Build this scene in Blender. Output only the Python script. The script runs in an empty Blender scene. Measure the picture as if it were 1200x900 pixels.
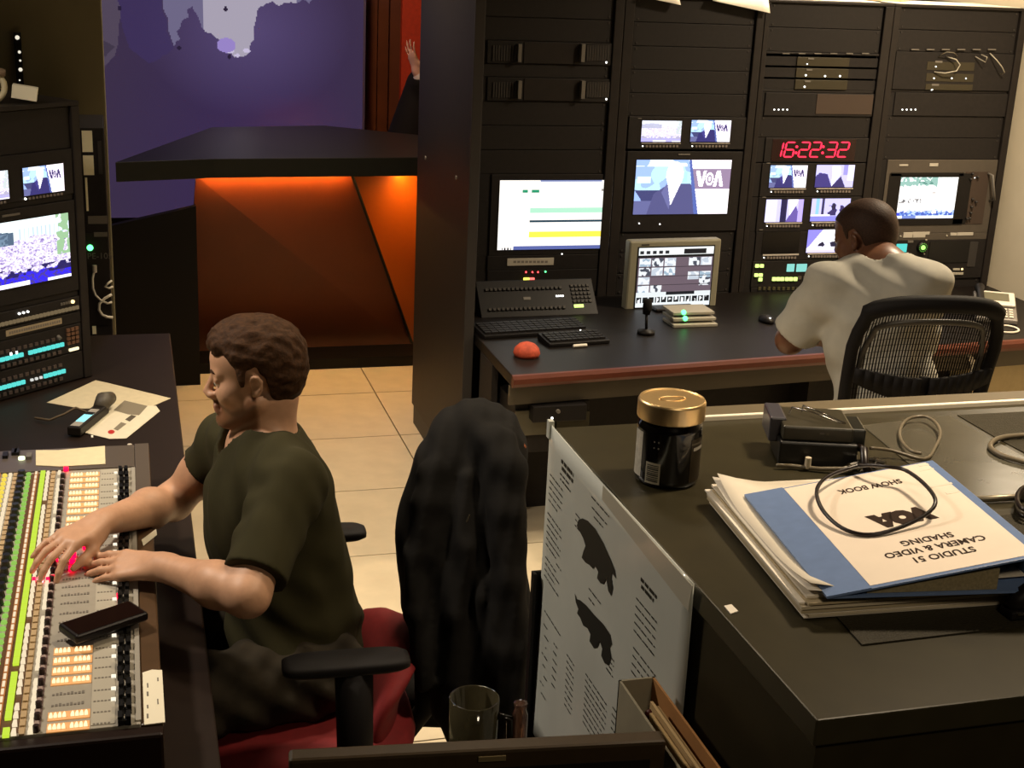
import bpy, bmesh, math, random
import numpy as np
from mathutils import Vector, Matrix, Quaternion

random.seed(7)
rng = np.random.default_rng(7)
SC = bpy.context.scene
COL = SC.collection
PI = math.pi

# ------------------------------------------------------------------ camera
FPX, PITCH, ROLL, YAW, CAMZ = 1624.42, 0.310624, 0.0466863, 0.288061, 2.1312
_fw = Vector((math.sin(YAW) * math.cos(PITCH), math.cos(YAW) * math.cos(PITCH), -math.sin(PITCH)))
_r0 = Vector((math.cos(YAW), -math.sin(YAW), 0))
_u0 = _r0.cross(_fw)
_rt = _r0 * math.cos(ROLL) + _u0 * math.sin(ROLL)
_up = _u0 * math.cos(ROLL) - _r0 * math.sin(ROLL)
cam_data = bpy.data.cameras.new('camera')
cam = bpy.data.objects.new('camera', cam_data)
COL.objects.link(cam)
cam_data.sensor_width = 36.0
cam_data.lens = FPX / 1200 * 36
cam_data.clip_start = 0.05
_m = Matrix((_rt, _up, -_fw)).transposed().to_4x4()
_m.translation = (0, 0, CAMZ)
cam.matrix_world = _m
SC.camera = cam
CAMP = Vector((0, 0, CAMZ))


def U(px, py, x=None, y=None, z=None, D=None):
    """the real place of a point of the photograph on a known plane"""
    d = _fw * FPX + _rt * (px - 600) - _up * (py - 450)
    if z is not None:
        t = (z - CAMZ) / d.z
    elif y is not None:
        t = y / d.y
    elif x is not None:
        t = x / d.x
    else:
        t = D / FPX
    return CAMP + d * t


# ------------------------------------------------------------------ world, lights, exposure
SC.view_settings.view_transform = 'Standard'
SC.view_settings.look = 'None'
SC.view_settings.gamma = 1.0
SC.view_settings.use_curve_mapping = False
SC.view_settings.exposure = 0.0
W = bpy.data.worlds.new('world')
SC.world = W
W.use_nodes = True
W.node_tree.nodes['Background'].inputs[0].default_value = (1.0, 0.82, 0.6, 1)
W.node_tree.nodes['Background'].inputs[1].default_value = 0.02


def area(name, loc, target, size, power, color, spread=None):
    l = bpy.data.lights.new(name, 'AREA')
    l.energy = power
    l.color = color
    l.shape = 'DISK'
    l.size = size
    if spread:
        l.spread = math.radians(spread)
    o = bpy.data.objects.new(name, l)
    COL.objects.link(o)
    o.location = loc
    o.rotation_euler = (Vector(target) - Vector(loc)).to_track_quat('-Z', 'Y').to_euler()
    return o


WARM = (1.0, 0.82, 0.58)
area('ceiling_lamp_floor', (0.9, 5.5, 2.82), (0.85, 5.4, 0), 0.30, 15, WARM, 105)
area('ceiling_lamp_aisle', (0.85, 3.75, 2.82), (0.8, 3.75, 0), 0.30, 11, WARM, 78)
area('fill_lamp_viewer', (0.7, -0.2, 2.82), (0.8, 0.6, 0.8), 0.30, 5, WARM, 140)  # added soft fill behind the viewer, lifts the near faces
area('ceiling_lamp_mixer', (0.75, 2.9, 2.82), (0.4, 2.85, 0), 0.25, 8, WARM, 120)
area('ceiling_lamp_left', (-1.05, 3.05, 2.82), (0.2, 2.8, 1.0), 0.25, 19, (1.0, 0.87, 0.72), 120)
area('ceiling_lamp_desk', (3.35, 4.3, 2.82), (3.3, 4.4, 0), 0.25, 60, WARM, 140)
area('ceiling_lamp_counter', (1.55, 1.75, 2.82), (1.35, 1.7, 0), 0.22, 16, (1.0, 0.80, 0.56), 120)
area('ceiling_lamp_racks', (3.1, 5.85, 2.82), (3.1, 5.9, 0), 0.3, 24, WARM, 110)
area('studio_light_purple', (0.6, 7.4, 2.8), (0.6, 8.2, 1.0), 0.4, 5, (0.5, 0.4, 1.0))
area('studio_light_warm', (1.0, 7.0, 2.6), (1.6, 8.1, 1.5), 0.25, 16, (1.0, 0.6, 0.35))

# ------------------------------------------------------------------ materials
MATS = {}


def lin(c):
    return tuple(((v / 12.92) if v <= 0.04045 else ((v + 0.055) / 1.055) ** 2.4) for v in c)


def hexc(h):
    return lin(tuple(int(h[i:i + 2], 16) / 255 for i in (0, 2, 4)))


def mat(name, color, rough=0.6, metal=0.0, noise=0.0, scale=40.0, bump=0.0, emit=None, es=0.0, spec=None, alpha=None, trans=0.0, coat=0.0, sheen=0.0):
    if name in MATS:
        return MATS[name]
    m = bpy.data.materials.new(name)
    m.use_nodes = True
    nt = m.node_tree
    b = nt.nodes['Principled BSDF']
    c = hexc(color) if isinstance(color, str) else color
    b.inputs['Base Color'].default_value = (*c, 1)
    b.inputs['Roughness'].default_value = rough
    b.inputs['Metallic'].default_value = metal
    if spec is None and max(c) < 0.06 and rough > 0.38 and metal == 0:
        spec = 0.22
    if spec is not None:
        b.inputs['Specular IOR Level'].default_value = spec
    if trans:
        b.inputs['Transmission Weight'].default_value = trans
    if alpha is not None:
        b.inputs['Alpha'].default_value = alpha
    if coat:
        b.inputs['Coat Weight'].default_value = coat
        b.inputs['Coat Roughness'].default_value = 0.08
    if sheen:
        b.inputs['Sheen Weight'].default_value = sheen
    if emit is not None:
        e = hexc(emit) if isinstance(emit, str) else emit
        b.inputs['Emission Color'].default_value = (*e, 1)
        b.inputs['Emission Strength'].default_value = es
    if noise or bump:
        tc = nt.nodes.new('ShaderNodeTexCoord')
        n = nt.nodes.new('ShaderNodeTexNoise')
        n.inputs['Scale'].default_value = scale
        n.inputs['Detail'].default_value = 5
        nt.links.new(tc.outputs['Object'], n.inputs['Vector'])
        if noise:
            r = nt.nodes.new('ShaderNodeMapRange')
            r.inputs['From Min'].default_value = 0.3
            r.inputs['From Max'].default_value = 0.7
            r.inputs['To Min'].default_value = 1 - noise
            r.inputs['To Max'].default_value = 1 + noise
            nt.links.new(n.outputs['Fac'], r.inputs['Value'])
            x = nt.nodes.new('ShaderNodeMix')
            x.data_type = 'RGBA'
            x.blend_type = 'MULTIPLY'
            x.inputs['Factor'].default_value = 1
            x.inputs[6].default_value = (*c, 1)
            nt.links.new(r.outputs['Result'], x.inputs[7])
            nt.links.new(x.outputs[2], b.inputs['Base Color'])
        if bump:
            bp = nt.nodes.new('ShaderNodeBump')
            bp.inputs['Strength'].default_value = bump
            bp.inputs['Distance'].default_value = 0.004
            nt.links.new(n.outputs['Fac'], bp.inputs['Height'])
            nt.links.new(bp.outputs['Normal'], b.inputs['Normal'])
    MATS[name] = m
    return m


def glow(name, color, s=1.0):
    return mat(name, (0.01, 0.01, 0.01), 0.5, emit=color, es=s)


def attr_screen(name, strength):
    """a lit display that shows the colours stored on its own pixels"""
    if name in MATS:
        return MATS[name]
    m = bpy.data.materials.new(name)
    m.use_nodes = True
    nt = m.node_tree
    b = nt.nodes['Principled BSDF']
    b.inputs['Base Color'].default_value = (0.01, 0.01, 0.012, 1)
    b.inputs['Roughness'].default_value = 0.25
    a = nt.nodes.new('ShaderNodeAttribute')
    a.attribute_name = 'picture'
    nt.links.new(a.outputs['Color'], b.inputs['Emission Color'])
    b.inputs['Emission Strength'].default_value = strength
    MATS[name] = m
    return m


BLACK = mat('black_metal', '26211e', 0.5, noise=0.12, scale=25)
BLACK2 = mat('black_powder_coat', '221e1c', 0.6, noise=0.12, scale=60)
DARK = mat('dark_plastic', '1a1716', 0.45)
GREY = mat('grey_plastic', '6a645c', 0.5)
DGREY = mat('dark_grey_plastic', '3a3633', 0.5)
CHROME = mat('polished_steel', 'c8c4bc', 0.2, 1.0)
WHITE = mat('white_paper', 'f0e8d8', 0.7, noise=0.03)
LABELW = mat('pale_label', 'b8b0a2', 0.7)
BEIGE = mat('beige_plastic', '86816d', 0.5)


# ------------------------------------------------------------------ mesh helper
class MB:
    def __init__(s):
        s.v, s.f, s.m = [], [], []
        s.mi = 0

    def _add(s, vs, fs):
        o = len(s.v)
        s.v += [tuple(v) for v in vs]
        s.f += [tuple(i + o for i in f) for f in fs]
        s.m += [s.mi] * len(fs)
        return s

    def box(s, x0, x1, y0, y1, z0, z1, M=None):
        vs = [Vector((x, y, z)) for x in (x0, x1) for y in (y0, y1) for z in (z0, z1)]
        if M is not None:
            vs = [M @ v for v in vs]
        return s._add(vs, [(0, 1, 3, 2), (4, 6, 7, 5), (0, 4, 5, 1), (2, 3, 7, 6), (0, 2, 6, 4), (1, 5, 7, 3)])

    def cbox(s, c, sx, sy, sz, M=None):
        return s.box(c[0] - sx / 2, c[0] + sx / 2, c[1] - sy / 2, c[1] + sy / 2, c[2] - sz / 2, c[2] + sz / 2, M)

    def cyl(s, p0, p1, r0, r1=None, n=16, caps=True):
        r1 = r0 if r1 is None else r1
        p0, p1 = Vector(p0), Vector(p1)
        d = (p1 - p0).normalized()
        a = d.orthogonal().normalized()
        b = d.cross(a)
        vs = []
        for p, r in ((p0, r0), (p1, r1)):
            for i in range(n):
                t = 2 * PI * i / n
                vs.append(p + (a * math.cos(t) + b * math.sin(t)) * r)
        fs = [(i, (i + 1) % n, n + (i + 1) % n, n + i) for i in range(n)]
        if caps:
            fs += [tuple(range(n - 1, -1, -1)), tuple(range(n, 2 * n))]
        return s._add(vs, fs)

    def tube(s, pts, r, n=8, closed=False):
        pts = [Vector(p) for p in pts]
        N = len(pts)
        rs = r if isinstance(r, (list, tuple)) else [r] * N
        vs = []
        prev = None
        for i in range(N):
            if closed:
                d = pts[(i + 1) % N] - pts[i - 1]
            else:
                d = pts[min(i + 1, N - 1)] - pts[max(i - 1, 0)]
            d.normalize()
            if prev is None:
                a = d.orthogonal().normalized()
            else:
                a = prev - d * prev.dot(d)
                if a.length < 1e-6:
                    a = d.orthogonal()
                a.normalize()
            prev = a
            b = d.cross(a)
            for k in range(n):
                t = 2 * PI * k / n
                vs.append(pts[i] + (a * math.cos(t) + b * math.sin(t)) * rs[i])
        fs = []
        for i in range(N if closed else N - 1):
            j = (i + 1) % N
            for k in range(n):
                fs.append((i * n + k, i * n + (k + 1) % n, j * n + (k + 1) % n, j * n + k))
        if not closed:
            fs += [tuple(range(n - 1, -1, -1)), tuple(range((N - 1) * n, N * n))]
        return s._add(vs, fs)

    def lathe(s, prof, c=(0, 0, 0), n=32):
        vs, fs = [], []
        for r, z in prof:
            for i in range(n):
                t = 2 * PI * i / n
                vs.append((c[0] + r * math.cos(t), c[1] + r * math.sin(t), c[2] + z))
        for j in range(len(prof) - 1):
            for i in range(n):
                fs.append((j * n + i, j * n + (i + 1) % n, (j + 1) * n + (i + 1) % n, (j + 1) * n + i))
        fs.append(tuple(range(n - 1, -1, -1)))
        fs.append(tuple(range((len(prof) - 1) * n, len(prof) * n)))
        return s._add(vs, fs)

    def poly(s, pts):
        return s._add(pts, [tuple(range(len(pts)))])

    def slab(s, pts, d):
        """a flat outline given real thickness along d"""
        n = len(pts)
        pts = [Vector(p) for p in pts]
        d = Vector(d)
        vs = pts + [p + d for p in pts]
        fs = [tuple(range(n)), tuple(range(2 * n - 1, n - 1, -1))]
        fs += [(i, i + n, (i + 1) % n + n, (i + 1) % n) for i in range(n)]
        return s._add(vs, fs)

    def loft(s, rings, caps=True):
        n = len(rings[0])
        vs = [p for r in rings for p in r]
        fs = []
        for j in range(len(rings) - 1):
            for i in range(n):
                fs.append((j * n + i, j * n + (i + 1) % n, (j + 1) * n + (i + 1) % n, (j + 1) * n + i))
        if caps:
            fs += [tuple(range(n - 1, -1, -1)), tuple(range((len(rings) - 1) * n, len(rings) * n))]
        return s._add(vs, fs)

    def ball(s, c, r, n=12, sx=1, sy=1, sz=1):
        vs, fs = [], []
        h = n // 2
        for j in range(h + 1):
            a = PI * j / h
            for i in range(n):
                t = 2 * PI * i / n
                vs.append((c[0] + r * sx * math.sin(a) * math.cos(t), c[1] + r * sy * math.sin(a) * math.sin(t), c[2] + r * sz * math.cos(a)))
        for j in range(h):
            for i in range(n):
                fs.append((j * n + i, (j + 1) * n + i, (j + 1) * n + (i + 1) % n, j * n + (i + 1) % n))
        return s._add(vs, fs)

    def mesh(s, name, mats, smooth=False):
        me = bpy.data.meshes.new(name)
        me.from_pydata(s.v, [], s.f)
        for m in (mats if isinstance(mats, (list, tuple)) else [mats]):
            me.materials.append(m)
        me.polygons.foreach_set('material_index', s.m)
        if smooth:
            me.polygons.foreach_set('use_smooth', [True] * len(s.f))
        bm = bmesh.new()
        bm.from_mesh(me)
        bmesh.ops.recalc_face_normals(bm, faces=bm.faces)
        bm.to_mesh(me)
        bm.free()
        me.update()
        return me

    def build(s, name, mats, parent=None, smooth=False, bev=0.0, seg=2):
        me = s.mesh(name, mats, smooth)
        o = bpy.data.objects.new(name, me)
        COL.objects.link(o)
        if parent is not None:
            o.parent = parent
        if bev:
            b = o.modifiers.new('edge', 'BEVEL')
            b.width = bev
            b.segments = seg
            b.limit_method = 'ANGLE'
            b.angle_limit = math.radians(40)
        if smooth == 'auto':
            sm = o.modifiers.new('norm', 'WEIGHTED_NORMAL')
        return o


def link(name, me, parent=None):
    o = bpy.data.objects.new(name, me)
    COL.objects.link(o)
    if parent is not None:
        o.parent = parent
    return o


def tag(o, label=None, cat=None, group=None, kind=None):
    if label:
        o['label'] = label
    if cat:
        o['category'] = cat
    if group:
        o['group'] = group
    if kind:
        o['kind'] = kind
    return o


def thing(name, label, cat, loc=(0, 0, 0), rz=0.0, group=None):
    o = bpy.data.objects.new(name, None)
    o.empty_display_size = 0.05
    COL.objects.link(o)
    o.location = loc
    o.rotation_euler = (0, 0, rz)
    return tag(o, label, cat, group)


def struct(name, mb, m, parent=None, **k):
    o = mb.build(name, m, parent, **k)
    if parent is None:
        o['kind'] = 'structure'
    return o


def text_mesh(body, size, extrude=0.0003, align='CENTER', shear=0.0, bold=0.0):
    cu = bpy.data.curves.new('lettering', 'FONT')
    cu.body = body
    cu.size = size
    cu.extrude = extrude
    cu.align_x = align
    cu.align_y = 'CENTER'
    cu.shear = shear
    cu.offset = bold
    cu.resolution_u = 3
    o = bpy.data.objects.new('lettering', cu)
    COL.objects.link(o)
    bpy.context.view_layer.update()
    me = bpy.data.meshes.new_from_object(o)
    bpy.data.objects.remove(o)
    bpy.data.curves.remove(cu)
    return me


def text(body, size, m, parent, M, name='lettering', **k):
    me = text_mesh(body, size, **k)
    me.materials.clear()
    me.materials.append(m)
    o = link(name, me, parent)
    o.matrix_local = M
    return o


def frame(origin, xa, ya):
    """matrix with its x and y axes along xa, ya"""
    xa = Vector(xa).normalized()
    ya = Vector(ya)
    ya = (ya - xa * ya.dot(xa)).normalized()
    za = xa.cross(ya)
    M = Matrix((xa, ya, za)).transposed().to_4x4()
    M.translation = origin
    return M


# ------------------------------------------------------------------ pictures on displays (rows of lit pixels)
def grid_uv(nx, ny):
    u = (np.arange(nx) + 0.5) / nx
    v = (np.arange(ny) + 0.5) / ny
    return np.meshgrid(u, v)          # v runs from the top down


def inpoly(u, v, pts):
    r = np.zeros(u.shape, bool)
    n = len(pts)
    for i in range(n):
        x0, y0 = pts[i]
        x1, y1 = pts[(i + 1) % n]
        if y0 == y1:
            continue
        c = ((v < y0) != (v < y1)) & (u < (x1 - x0) * (v - y0) / (y1 - y0) + x0)
        r ^= c
    return r


def vnoise(nx, ny, sx, sy, seed):
    g = np.random.default_rng(seed).random((sy + 2, sx + 2))
    u, v = grid_uv(nx, ny)
    x, y = u * sx, v * sy
    i, j = x.astype(int), y.astype(int)
    fx, fy = x - i, y - j
    return (g[j, i] * (1 - fx) * (1 - fy) + g[j, i + 1] * fx * (1 - fy) + g[j + 1, i] * (1 - fx) * fy + g[j + 1, i + 1] * fx * fy)


def canvas(nx, ny, c):
    return np.ones((ny, nx, 3)) * np.array(hexc(c))


def put(img, mask, c, a=1.0):
    img[mask] = img[mask] * (1 - a) + np.array(hexc(c) if isinstance(c, str) else c) * a


def logo(img, u, v, x0, y0, w, h, c):
    """the three letters V O A, slanted strokes and a dot in the ring"""
    a, b = (u - x0) / w, (v - y0) / h
    V = inpoly(a, b, [(0, 0), (.13, 0), (.22, .62), (.27, 0), (.38, 0), (.27, 1), (.14, 1)])
    d = np.sqrt(((a - .5) / .145) ** 2 + ((b - .52) / .42) ** 2)
    O = ((d < 1.0) & (d > .62)) | (d < .36)
    A = inpoly(a, b, [(.74, 0), (.87, 0), (1, 1), (.87, 1), (.81, .35), (.75, 1), (.63, 1)])
    put(img, V | O | A, c)


def pic_anchor(nx, ny, big=False):
    """a presenter in a dark suit beside a white panel"""
    u, v = grid_uv(nx, ny)
    im = canvas(nx, ny, '8ea8dc')
    n = vnoise(nx, ny, 9, 7, 3)
    put(im, n > .55, 'a9d2ea')
    put(im, (v < .12) & (n > .4), 'e8f0fa')
    put(im, inpoly(u, v, [(.02, .3), (.16, .3), (.16, .42), (.02, .42)]), 'cfeef0')
    put(im, inpoly(u, v, [(.46, .22), (.54, .22), (.54, .4), (.46, .4)]), '9fe0ee')
    put(im, (v > .55) & (n > .45) & (u < .3), '3a3c66')
    put(im, (v > .75) & (u < .3), '5a5c88')
    suit = inpoly(u, v, [(.3, .5), (.36, .42), (.58, .44), (.64, .52), (.7, 1), (.14, 1), (.2, .62)])
    put(im, suit, '4a4a74' if big else '2b2860')
    put(im, inpoly(u, v, [(.33, .44), (.4, .6), (.37, .9), (.28, .6)]), '5f608e' if big else '383478')
    put(im, inpoly(u, v, [(.34, .42), (.48, .42), (.385, .84)]), 'fbf8ff')
    d = ((u - .41) / .09) ** 2 + ((v - .27) / .24) ** 2
    put(im, d < 1, 'fffaf6')
    put(im, inpoly(u, v, [(.55, 0), (.58, 0), (.7, 1), (.64, 1)]), '4c5c9c')
    pan = inpoly(u, v, [(.575, 0), (1, 0), (1, 1), (.685, 1)])
    put(im, pan, 'f6eef4')
    put(im, pan & (v > .16) & (v < .53), '85728c' if big else 'e8dcf2')
    logo(im, u, v, .63, .2, .3, .29, 'fdf6ff' if big else '30265c')
    return im


def pic_crowd(nx, ny, pale=False):
    """a dense crowd before a pale building under trees"""
    u, v = grid_uv(nx, ny)
    n1 = vnoise(nx, ny, 60, 44, 11)
    n2 = vnoise(nx, ny, 26, 18, 12)
    n3 = vnoise(nx, ny, 120, 84, 13)
    k = np.clip((n1 * .55 + n3 * .65 - .28) / .62, 0, 1)[..., None]
    im = np.array(hexc('7d6aa6')) * (1 - k) + np.array(hexc('f6f0fb')) * k
    put(im, (n3 < .2) & (n2 < .6), '5a4a80', .7)
    top = v < .3 + .1 * (n2 - .5)
    put(im, top, 'd9e6e8')
    put(im, top & (u > .52) & (v > .1), 'd3e2f0')
    put(im, top & (np.abs(((u * 26) % 1) - .5) < .14) & (u > .55) & (v > .13), 'a9bcd6')
    put(im, (u < .5) & (v > .12 + .2 * np.abs(u - .25)) & (v < .36), '46586c')
    put(im, (u < .45) & (v > .14 + .2 * np.abs(u - .22)) & (v < .36) & (n1 > .5), '61758a')
    put(im, (u > .88) & (v < .62) & (n2 > .3), '86a882')
    low = v > .8 + .12 * (n2 - .5)
    put(im, low, '2a1ed2')
    put(im, low & (n1 > .55) & (u > .35), '3c2f86')
    put(im, (v > .72) & (v < .86) & (n2 < .4), '1d1850')
    put(im, (v > .935) & (u > .3) & (u < .62), 'f4f0ff')
    put(im, (v > .955) & (u > .78), 'f0eefc')
    if pale:
        im = im * .5 + np.array(hexc('d8d2ea')) * .5
    return im


def pic_skyline(nx, ny):
    """a bright hazy field with a blue line of people along the bottom"""
    u, v = grid_uv(nx, ny)
    n1 = vnoise(nx, ny, 40, 26, 21)
    n2 = vnoise(nx, ny, 12, 8, 22)
    im = canvas(nx, ny, 'fbf8f4')
    put(im, (v < .2 + .1 * (n1 - .5)) & (u > .05) & (u < .62), '7fa59c')
    put(im, (v < .17) & (n1 > .52) & (u > .3) & (u < .6), '4d7d74')
    put(im, (v < .1) & (n1 > .6), 'dfe9e4')
    put(im, (u > .93) & (v > .15) & (v < .5), '8fae9e')
    put(im, (v > .53) & (v < .62) & (n1 > .6) & (u < .42), '5c5c60')
    put(im, (v > .35) & (v < .4) & (n1 > .64) & (u > .5) & (u < .62), 'b0aaa6')
    h = .82 + .14 * (n1 - .5) + .06 * (n2 - .5)
    low = (v > h) & (u > .12)
    put(im, low, '5c7ec4')
    put(im, low & (n1 > .52), '3b55a8')
    put(im, low & (n1 < .34), 'a9bcd8')
    put(im, (v > .86) & (v < .93) & (u < .12), '2a3cc0')
    put(im, (v > .93), 'dfe6f4')
    put(im, (v > .93) & (u > .16) & (u < .36), '6377b8')
    return im


def pic_closeup(nx, ny, k):
    u, v = grid_uv(nx, ny)
    n = vnoise(nx, ny, 10, 8, 30 + k)
    im = canvas(nx, ny, 'b9b4ec')
    if k == 0:      # suit and tie, close
        put(im, u < .3, 'c9c6f2')
        put(im, (u > .4) & (u < .56), '14123c')
        put(im, inpoly(u, v, [(.6, 0), (.86, 0), (.66, .95)]), 'f8f6ff')
        put(im, inpoly(u, v, [(.8, .28), (1, 1), (.55, 1)]), '5a4a92')
        put(im, (u > .86), 'a898e0')
    elif k == 1:    # set with a desk and screens
        put(im, (u > .12) & (u < .2), '7fb4d8')
        put(im, (u > .26) & (u < .34), '2c2a50')
        put(im, (n > .5) & (u > .38) & (v > .3) & (v < .75), '2c2456')
        put(im, (v > .78), '7a78c8')
        put(im, (v > .7) & (v < .78) & (u < .5), 'e8e4ff')
        put(im, ((u - .58) / .06) ** 2 + ((v - .35) / .15) ** 2 < 1, '1c1838')
    elif k == 2:    # presenter framed closer
        put(im, inpoly(u, v, [(.1, .35), (.3, .4), (.45, 1), (0, 1), (0, .5)]), '332c6c')
        put(im, inpoly(u, v, [(.42, .05), (.62, .05), (.66, .4), (.44, .95)]), 'fbf8ff')
        put(im, inpoly(u, v, [(.66, .5), (.8, 1), (.42, 1)]), '2a2458')
        put(im, (u > .72) & (v < .45), '8d86d6')
        put(im, (u > .84) & (v < .7), 'dcd6fa')
    else:           # pale wide shot, dark machines
        put(im, v > -1, 'e6e2fb')
        put(im, inpoly(u, v, [(0, 0), (.4, 0), (.05, .75), (0, .8)]), '7f78d0')
        put(im, inpoly(u, v, [(.42, .0), (1, 0), (1, .5), (.3, .55)]), 'fbfaff')
        put(im, inpoly(u, v, [(.32, .62), (.42, .52), (.5, .66), (.44, .74), (.3, .72)]), '1d1b34')
        put(im, inpoly(u, v, [(.62, .55), (.78, .5), (.95, .64), (.9, .74), (.66, .74)]), '1d1b34')
        put(im, v > .88, 'c4bdf2')
    return im


def pic_table(nx, ny):
    """a pale rundown sheet with a green, a dark and a yellow line"""
    u, v = grid_uv(nx, ny)
    im = canvas(nx, ny, 'fdf8f0')
    put(im, (v > .14) & (v < .175) & (((u > .2) & (u < .25)) | ((u > .28) & (u < .345))), '1e8a63')
    put(im, (v > .13) & (v < .16) & (u > .9) & (u < .955), '8b8680')
    put(im, (v > .40) & (v < .465) & (u > .27) & (u < .96), 'a9dcc0')
    put(im, (v > .578) & (v < .60) & (u > .27) & (u < .97), '1d3a4a')
    put(im, (v > .735) & (v < .825) & (u > .275) & (u < .97), 'f8e14e')
    put(im, (v > .95) & (u > .14), '55609c')
    put(im, (v > .965) & (u > .03) & (u < .12) & ((u * 40 % 1) > .5), '202030')
    put(im, (v < .02) & (u > .35) & (u < .9), '7a86b4')
    return im


def pic_gui(nx, ny):
    u, v = grid_uv(nx, ny)
    n = vnoise(nx, ny, 30, 24, 41)
    im = canvas(nx, ny, '6a5b66')
    put(im, v < .13, 'eef2f2')
    put(im, (v > .05) & (v < .1) & (np.abs((u * 12) % 1 - .5) < .28) & (u < .4), '22262c')
    put(im, (v > .03) & (v < .11) & (u > .6) & (u < .9), '12141a')
    put(im, (v > .13) & (v < .165), '0e1014')
    cells = [(0, 0), (1, 0), (2, 0), (0, 1), (1, 1), (2, 1), (0, 2), (0, 3), (1, 3), (4, 0), (5, 0), (4, 1.6), (5, 1.6), (5, 2.3)]
    for i, j in cells:
        a0, b0 = .02 + i * .163, .18 + j * .15
        m = (u > a0) & (u < a0 + .15) & (v > b0) & (v < b0 + .135)
        put(im, m, 'e9edf2')
        put(im, m & (n > .55), ('9fb6c8', '4a4f5c', 'c2ccd8')[(i + int(j)) % 3])
    for j in range(1, 5):
        put(im, (np.abs(v - .18 - j * .15) < .006) & (v < .75), '3c343c')
    put(im, (v > .75) & (v < .81), 'e4eaec')
    put(im, (v > .755) & (v < .8) & (u > .4) & (u < .78), '1a1c22')
    put(im, v > .81, 'e9f0f2')
    b = (v > .83) & (v < .93) & (np.abs((u * 12) % 1 - .5) < .36)
    put(im, b, '14171c')
    put(im, b & (n > .52) & (np.abs((u * 12) % 1 - .5) < .25), 'f4f6f8')
    return im


def display(name, img, w, h, m, parent, loc, ax=(1, 0, 0), az=(0, 0, 1)):
    """a lit panel w by h, lower-left corner at loc, built of one face per pixel of its picture"""
    ny, nx, _ = img.shape
    xs = np.linspace(0, w, nx + 1)
    zs = np.linspace(h, 0, ny + 1)
    X, Z = np.meshgrid(xs, zs)
    ax, az, loc = np.array(ax, float), np.array(az, float), np.array(loc, float)
    vs = loc + X.reshape(-1, 1) * ax + Z.reshape(-1, 1) * az
    j, i = np.meshgrid(np.arange(ny), np.arange(nx), indexing='ij')
    a = (j * (nx + 1) + i).ravel()
    f = np.stack([a + nx + 1, a + nx + 2, a + 1, a], 1)
    me = bpy.data.meshes.new(name)
    me.vertices.add(len(vs))
    me.vertices.foreach_set('co', vs.ravel())
    me.loops.add(f.size)
    me.polygons.add(len(f))
    me.loops.foreach_set('vertex_index', f.ravel())
    me.polygons.foreach_set('loop_start', np.arange(0, f.size, 4))
    me.update(calc_edges=True)
    at = me.attributes.new('picture', 'FLOAT_COLOR', 'FACE')
    c = np.ones((len(f), 4))
    c[:, :3] = img.reshape(-1, 3)
    at.data.foreach_set('color', c.ravel())
    me.materials.append(m)
    me.validate()
    return link(name, me, parent)
# ------------------------------------------------------------------ the room
TILE = 0.6096
TX0, TY0 = 1.1824, 6.938
M_TILE = mat('floor_tile_laminate', 'c3b59a', 0.45, noise=0.07, scale=9, bump=0.03)
M_SUB = mat('floor_void', '1a140e', 0.9)
M_WALL = mat('beige_wall_paint', 'e4d6ba', 0.85, noise=0.04, scale=6, bump=0.06)
M_DWALL = mat('dark_wall_paint', '37312a', 0.8, noise=0.08, scale=5, bump=0.05)
M_CEIL = mat('ceiling_paint', '6b6254', 0.9, noise=0.05)
floor = struct('floor', MB().box(-3, 4.3, -1.4, 9.6, -0.1, -0.014), M_SUB)
tile_mb = MB()
g = 0.003
tile_me = MB().box(g, TILE - g, g, TILE - g, -0.014, 0).mesh('tile', M_TILE)
for i in range(-4, 5):
    for k in range(-1, 9):
        x0, y0 = TX0 + i * TILE, TY0 - k * TILE
        if y0 < 2.0 or x0 > 3.95:
            continue
        o = link('tile', tile_me, floor)
        o.location = (x0 + (0.006 if (i == 0 and k < 1) else 0), y0, random.uniform(-0.0006, 0.0))
struct('wall_right', MB().box(3.95, 4.1, -1.4, 6.4, 0, 2.9), M_WALL)
struct('wall_back', MB().box(1.5, 3.95, 6.3, 6.4, 0, 2.9), M_DWALL)
struct('wall_left', MB().box(-2.6, -2.5, -1.4, 9.4, 0, 2.9), M_DWALL)
struct('wall_studio_side', MB().box(-2.5, -0.014, 5.4, 5.5, 0, 2.9), mat('olive_wall_paint', '8a8266', 0.8, noise=0.1, scale=4, bump=0.05), bev=0.004)
struct('wall_front', MB().box(-2.6, 4.1, -1.4, -1.3, 0, 2.9), M_DWALL)
struct('wall_studio_back', MB().box(-2.6, 4.1, 9.3, 9.4, 0, 2.9), M_DWALL)
struct('wall_studio_right', MB().box(3.95, 4.1, 6.4, 9.4, 0, 2.9), M_DWALL)
struct('ceiling', MB().box(-2.6, 4.1, -1.4, 9.4, 2.9, 3.0), M_CEIL)
struct('floor_platform', MB().box(-2.5, 3.95, -1.3, 1.78, 0, 0.56), M_DWALL)

# ------------------------------------------------------------------ rack wall
YR = 5.5                        # plane of the rack fronts


def R(px, py, y=None):
    p = U(px, py, y=YR if y is None else y)
    return p.x, p.z


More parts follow.
